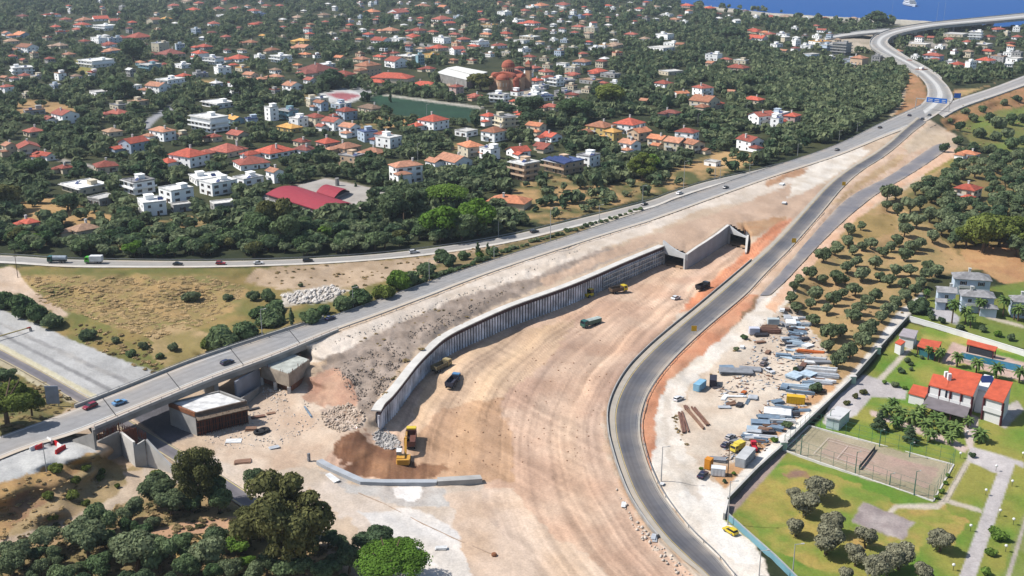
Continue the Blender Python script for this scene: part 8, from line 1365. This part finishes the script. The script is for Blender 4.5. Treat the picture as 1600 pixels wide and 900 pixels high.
for u, v, l, w, h, c, lb, an in ((482, 645, 9, .6, .6, 'blue-grey', 'long blue-grey steel girder lying on the sand', -2.1), (395, 640, 4, 1.2, .5, 'dark', 'dark plank pile beside the shuttered pier block', -.5), (404, 652, 4.5, 1.5, .6, 'rusty', 'rusty plank pile on the sand by the pier block', -.6), (424, 646, 3, 1.5, .3, 'brown', 'yellow-brown boards on the sand near the abutment', -.6), (365, 690, 5, 3, .3, 'white', 'white plastic sheets spread near the pier block', -.9), (392, 672, 3.5, 2, .8, 'brown', 'brown shuttering heap by the kerb of the sand', -.9), (428, 700, 3, 2, .4, 'silver', 'silver sheets dropped on the sand', -.5), (380, 722, 5, 2.5, .4, 'brown', 'brown pallet boards beside the huge tree', -.8), (520, 748, 6, 1.4, .5, 'white', 'white barrier pieces below the bent low wall', -1.9), (484, 720, .8, .6, 2.6, 'grey', 'short grey upright block beside the bent low wall', 0), (690, 858, 3, 1.4, .6, 'white', 'white debris sheet at the sandy edge of the pit', -.9), (1225, 318, 3.5, 2.2, .8, 'white', 'white crate on the graded ground beside the bypass', .1), (1221, 289, 5, 2.6, .9, 'white', 'white panels on the graded ground under the highway', .1), (975, 790, 3, 1.2, .5, 'white', 'white broken slab beside the bypass bend', .4), (1022, 842, 3, 1.2, .6, 'silver', 'silver broken slab beside the bypass below the bend', .4), (1035, 757, 1.6, 1.2, .5, 'white', 'white lamp footing block beside the haul road', 0)): stack(u, v, l, w, h, c, lb, an, 'crate' if l < 3.2 else 'panel', 2)
for i_, (c_, n_) in enumerate((((196, 200, 206), 300), ((132, 92, 72), 260), ((96, 92, 96), 240), ((150, 170, 186), 300))): rocks(('small pale offcuts', 'small brown timber scraps', 'small dark scrap', 'small blue-grey metal offcuts')[i_] + ' strewn between the yard stacks', [(1120, 715), (1180, 655), (1215, 600), (1130, 640), (1120, 610), (1170, 560), (1190, 500), (1245, 490), (1290, 545), (1300, 585), (1240, 660), (1170, 730)], n_, .1, .5, c_, 20 + i_, 'debris')
for u, v, lb in ((405, 677, 'black tyre lying by the plank piles'), (413, 674, 'second black tyre beside the plank piles')): t = thing('tyre', lb, 'tyre', G(u, v)); m = MB(); prof = [(1.0 + .35 * math.cos(a), .35 + .35 * math.sin(a)) for a in np.linspace(0, 2 * math.pi, 9)]; m.lathe(prof, 16); m.build('tyre_ring', TYRE, t)
# ---------------------------------------------------------------- labels: what a thing looks like and what it stands by
ANCH = [('crimson-roofed hall', 495, 312), ('football pitch', 670, 172), ('domed church', 783, 122), ('white warehouse', 722, 116), ('long cream school', 612, 124), ('pink sports court', 535, 150), ('domed umbrella pine', 697, 318), ('blue solar array', 868, 250), ('grey village lane', 245, 186), ('white balcony block', 322, 196), ('low orange roof', 796, 316), ('service road merge', 1090, 292), ('far olive wood', 1270, 160), ('viaduct bend', 1372, 72), ('slip road viaduct', 1328, 53), ('shore', 1230, 20), ('coast road', 1560, 134), ('blue overhead signs', 1460, 163), ('peach apartment house', 573, 110), ('grey multi-deck block', 1318, 76), ('wide dry plot', 110, 330), ('dry roadside plot', 260, 360), ('dry highway field', 980, 295), ('bare highway plot', 1140, 250), ('tan far field', 75, 166), ('pale church square', 816, 142), ('dark pine slope', 130, 12), ('tanker lorry', 90, 407), ('white saloon car', 404, 410), ('climbing white car', 647, 392), ('solitary black car', 835, 360), ('ochre-roofed villa', 940, 205), ('pale sports court apron', 500, 160), ('pitchside villa', 676, 195), ('tall twin-chimney roofs', 290, 250), ('brown earth bank', 1425, 145), ('viaduct end', 1590, 26), ('lone cypress pair', 628, 285), ('shoreline pines', 1370, 32), ('coastal lane', 1450, 72), ('white wood-edge roof', 1205, 190), ('cream terrace', 1110, 165), ('white roof cluster', 1035, 72), ('village centre roofs', 850, 110)]
LOC = {'olive grove beside the haul road': [('orange timber stack', 1268, 548), ('white scrap pile', 1236, 500), ('wall corner', 1420, 500), ('tip of the unfinished road', 1195, 460), ('bypass', 1300, 350), ('grey-roofed house', 1500, 450), ('villa wall', 1350, 580)], 'olive wood beyond the haul road': [('grove', 1350, 430), ('unfinished road', 1440, 250), ('brown field', 1540, 400), ('house with the red hip', 1518, 300)],
 'dense wood beyond the olive grove': [('red-hipped house', 1518, 305), ('orange-roofed house', 1518, 245), ('brown field', 1560, 410), ('olive grove', 1420, 380), ('green field', 1560, 235), ('picture edge', 1600, 330), ('open grass strip', 1480, 262)], 'olive plot below the dirt track': [('sloping wing wall', 255, 735), ('brown bank', 90, 770), ('huge shade tree', 446, 850), ('dirt track', 20, 850), ('red earth patch', 290, 835)], 'brown bank above the dirt track': [('plastic barriers', 88, 698), ('abutment walls', 190, 720), ('dirt track', 80, 830), ('approach slab', 20, 740)],
 'scrubby hollow between the service road and highway': [('pale carriageway', 60, 500), ('bridge', 300, 560), ('stony slope', 500, 460), ('street lamp by the hollow', 410, 520), ('service road', 650, 400), ('dirt fork', 20, 440)], 'median strip between the highway and service road': [('black car by the orange roof', 835, 360), ('merge', 1005, 325), ('stony slope', 655, 440), ('tall median lamp', 860, 372)], 'brown field behind the grey-roofed house': [('grey-roofed house', 1520, 440), ('picture edge', 1600, 400)], 'bank below the coast road': [('blue direction sign', 1495, 155), ('underpass', 1458, 200), ('orange-roofed house', 1518, 240), ('coast road', 1580, 130), ('picture edge', 1600, 210)], 'highway verge': [('stony slope', 470, 460), ('median lamp', 772, 400), ('green hollow', 350, 530)],
 'palm bed before the villa veranda': [('veranda', 1480, 645), ('tennis court', 1440, 715), ('forecourt', 1370, 630), ('side lawn', 1535, 690)], 'poolside': [('pool bar', 1535, 540), ('square pavilion', 1453, 540), ('picture edge', 1600, 600)], 'grey house garden': [('grey-roofed house', 1515, 470), ('wall corner', 1420, 500), ('pale blue-grey house', 1600, 480)], 'planted square behind the tennis court': [('garage', 1320, 650), ('palm bed', 1440, 665)], 'lower lawn': [('stone patio', 1380, 815), ('tennis court', 1340, 740), ('paved drive', 1520, 820), ('lawn fence', 1190, 860), ('picture foot', 1380, 905)], 'villa garden': [('forecourt', 1350, 620), ('paved drive', 1560, 800), ('tennis court', 1460, 760), ('garden path', 1400, 560), ('white garden wall', 1500, 520), ('grey-roofed house', 1500, 480), ('pool', 1550, 560), ('wall corner', 1425, 495)], 'works yard': [('yellow container', 1243, 622), ('small white cabin', 1178, 520), ('navy car', 1098, 742), ('pale blue panels', 1216, 649), ('wooden pole', 1137, 742)]}
TONE = {'olive': 'grey-green', 'broadleaf': 'mid green', 'bright': 'bright green', 'dark': 'dark green', 'pine': 'yellow-green', 'brown': 'brownish green', 'lawn_olive': 'grey-leaved', 'palm': 'arching'}
ORD = ['', 'second', 'third', 'fourth', 'fifth', 'sixth', 'seventh', 'eighth', 'ninth', 'tenth', 'eleventh', 'twelfth', 'thirteenth', 'fourteenth', 'fifteenth']
def rel(it, a):
    du, dv = it['u'] - a[1], (it['v'] - a[2]) * 1.7
    return 'beside' if abs(du) > abs(dv) * 1.3 else ('behind' if dv < 0 else 'in front of')
def dist(it, a): return math.hypot(it['u'] - a[1], (it['v'] - a[2]) * 1.7)
def assign(items, anch, fmt):
    """give each item the label with the smallest rank among look-alikes on the same side of a landmark"""
    by = {}
    for it in items: by.setdefault(it['look'], []).append(it)
    used = set(t_.get('label') for t_ in THINGS if t_.get('label'))
    for look, lst in by.items():
        best = {}
        for a in anch:
            g = {}
            for it in lst: g.setdefault(rel(it, a), []).append(it)
            for r_, l in g.items():
                l.sort(key=lambda q: dist(q, a))
                for k, it in enumerate(l):
                    s = (k * 70 + dist(it, a) * .4, k, r_, a)
                    best.setdefault(id(it), []).append(s)
        for it in lst:
            for s, k, r_, a in sorted(best[id(it)], key=lambda q: q[0]):
                if k >= len(ORD): continue
                lb = fmt(it, look, k, r_, a[0])
                if lb not in used and len(lb.split()) <= 16: it['o']['label'] = lb; used.add(lb); break
def hlook(h):
    rc, wc = ROOFC[h['rc']][0], WALLC[h['wc']][0]; sz = '' if h['w'] < 20 else '' if h['w'] < 34 else 'wide '
    s = {1: '', 2: 'two-storey ', 3: 'three-storey ', 4: 'four-storey '}[h['st']]
    if h['kind'] == 'h': r_ = f'{rc} hip roof'
    elif h['kind'] == 'g': r_ = f'{rc} gable roof'
    elif h['kind'] == 'b': r_ = 'flat roof and balconies'
    else: r_ = f'flat {rc} roof' if rc != wc else 'flat roof'
    return f'{sz}{s}{wc} house with {r_}'
hs_ = [h for h in HOUSES if not h['fixed']]
for h in hs_: h['look'] = hlook(h); h['o']['group'] = 'village houses'
assign(hs_, ANCH, lambda it, look, k, r_, a: f'{look} {r_} the {a}' if k == 0 else f'{look}, {ORD[k]} such {r_} the {a}')
for place in set(t_['place'] for t_ in TREES if t_['place']):
    ts = [t_ for t_ in TREES if t_['place'] == place and not t_['o'].get('label')]
    for t_ in ts:
        kd = t_['kind'].replace('_', ' ').replace('broadleaf tree', 'tree').replace('conifer tree', 'conifer'); sz = 'small ' if t_['w'] < 22 else '' if t_['w'] < 36 else 'large '
        t_['look'] = f"{sz}{TONE[t_['leaf']]} {kd}"
        if place == 'village' and not t_['o'].get('group'): t_['o']['group'] = 'garden trees in the village'
    if place == 'village': assign(ts, ANCH, lambda it, look, k, r_, a: f'{look} {r_} the {a} in the village' if k == 0 else f'{look}, {ORD[k]} such {r_} the {a}')
    else: assign(ts, LOC[place], lambda it, look, k, r_, a: f'{look} {r_} the {a}, {place.split(" beside ")[0].split(" between ")[0].split(" beyond ")[0].split(" behind ")[0].split(" below ")[0].split(" above ")[0]}' if k == 0 else f'{look}, {ORD[k]} such {r_} the {a}')
for t_ in TREES:
    if not t_['o'].get('label'): t_['o']['label'] = f"{TONE[t_['leaf']]} {t_['kind'].replace('_', ' ')} among its neighbours in the {(t_['place'] or 'plot')}"[:90]
seen_ = {}
for t_ in THINGS:
    if t_.get('label'): seen_.setdefault(t_['label'], []).append(t_)
print('DUP', [(k, len(v)) for k, v in seen_.items() if len(v) > 1][:12], 'NOLABEL', [t_.name for t_ in THINGS if not t_.get('label')][:10])
# ---------------------------------------------------------------- camera, light, sky
sc = bpy.context.scene
cam = bpy.data.cameras.new('camera'); co = bpy.data.objects.new('camera', cam); sc.collection.objects.link(co); sc.camera = co
cam.sensor_width = 36; cam.lens = FPX / 1600 * 36; cam.clip_start = 1; cam.clip_end = 30000
co.location = (0, 0, CH); co.rotation_euler = (math.pi / 2 - TH, 0, 0)
SUN_EL, SUN_AZ = 50, -87          # degrees; azimuth from +y towards +x
sd = Vector((math.sin(R(SUN_AZ)) * math.cos(R(SUN_EL)), math.cos(R(SUN_AZ)) * math.cos(R(SUN_EL)), math.sin(R(SUN_EL))))
sl_ = bpy.data.lights.new('sun', 'SUN'); sl_.energy = 4.4; sl_.angle = R(.53); sl_.color = (1, .968, .925)
so = bpy.data.objects.new('sun', sl_); sc.collection.objects.link(so); so.rotation_euler = sd.to_track_quat('Z', 'Y').to_euler()
wd = bpy.data.worlds.new('World'); sc.world = wd; wd.use_nodes = True
nt = wd.node_tree; sk = nt.nodes.new('ShaderNodeTexSky'); sk.sky_type = 'NISHITA'; sk.sun_disc = False
sk.sun_elevation = R(SUN_EL); sk.sun_rotation = R(SUN_AZ); sk.altitude = 100
nt.links.new(sk.outputs[0], nt.nodes['Background'].inputs['Color']); nt.nodes['Background'].inputs['Strength'].default_value = .1
sc.view_settings.view_transform = 'Standard'; sc.view_settings.look = 'None'; sc.view_settings.exposure = .68; sc.view_settings.gamma = 1
sc.render.engine = 'CYCLES'; sc.cycles.max_bounces = 5; sc.cycles.diffuse_bounces = 2; sc.cycles.glossy_bounces = 2; sc.cycles.transmission_bounces = 3; sc.cycles.transparent_max_bounces = 6
sc.cycles.use_denoising = True
# ---------------------------------------------------------------- the air: one closed box of thin haze round the whole scene
HZ = 0.00007
if HZ:
    hm = bpy.data.materials.new('haze_air'); hm.use_nodes = True; nt = hm.node_tree
    for n in list(nt.nodes):
        if n.type == 'BSDF_PRINCIPLED': nt.nodes.remove(n)
    pv = nt.nodes.new('ShaderNodeVolumePrincipled'); pv.inputs['Color'].default_value = (.72, .82, .95, 1); pv.inputs['Density'].default_value = HZ; pv.inputs['Anisotropy'].default_value = .2
    nt.links.new(pv.outputs[0], [n for n in nt.nodes if n.type == 'OUTPUT_MATERIAL'][0].inputs['Volume'])
    m = MB(); m.box(-9500, -900, -6, 9500, 14500, CH + 12); hz = m.build('haze', hm); hz['kind'] = 'stuff'; hz['label'] = 'thin blue summer haze in the air over the land and sea'
    sc.cycles.volume_bounces = 0; sc.cycles.volume_step_rate = 20; sc.cycles.volume_max_steps = 16
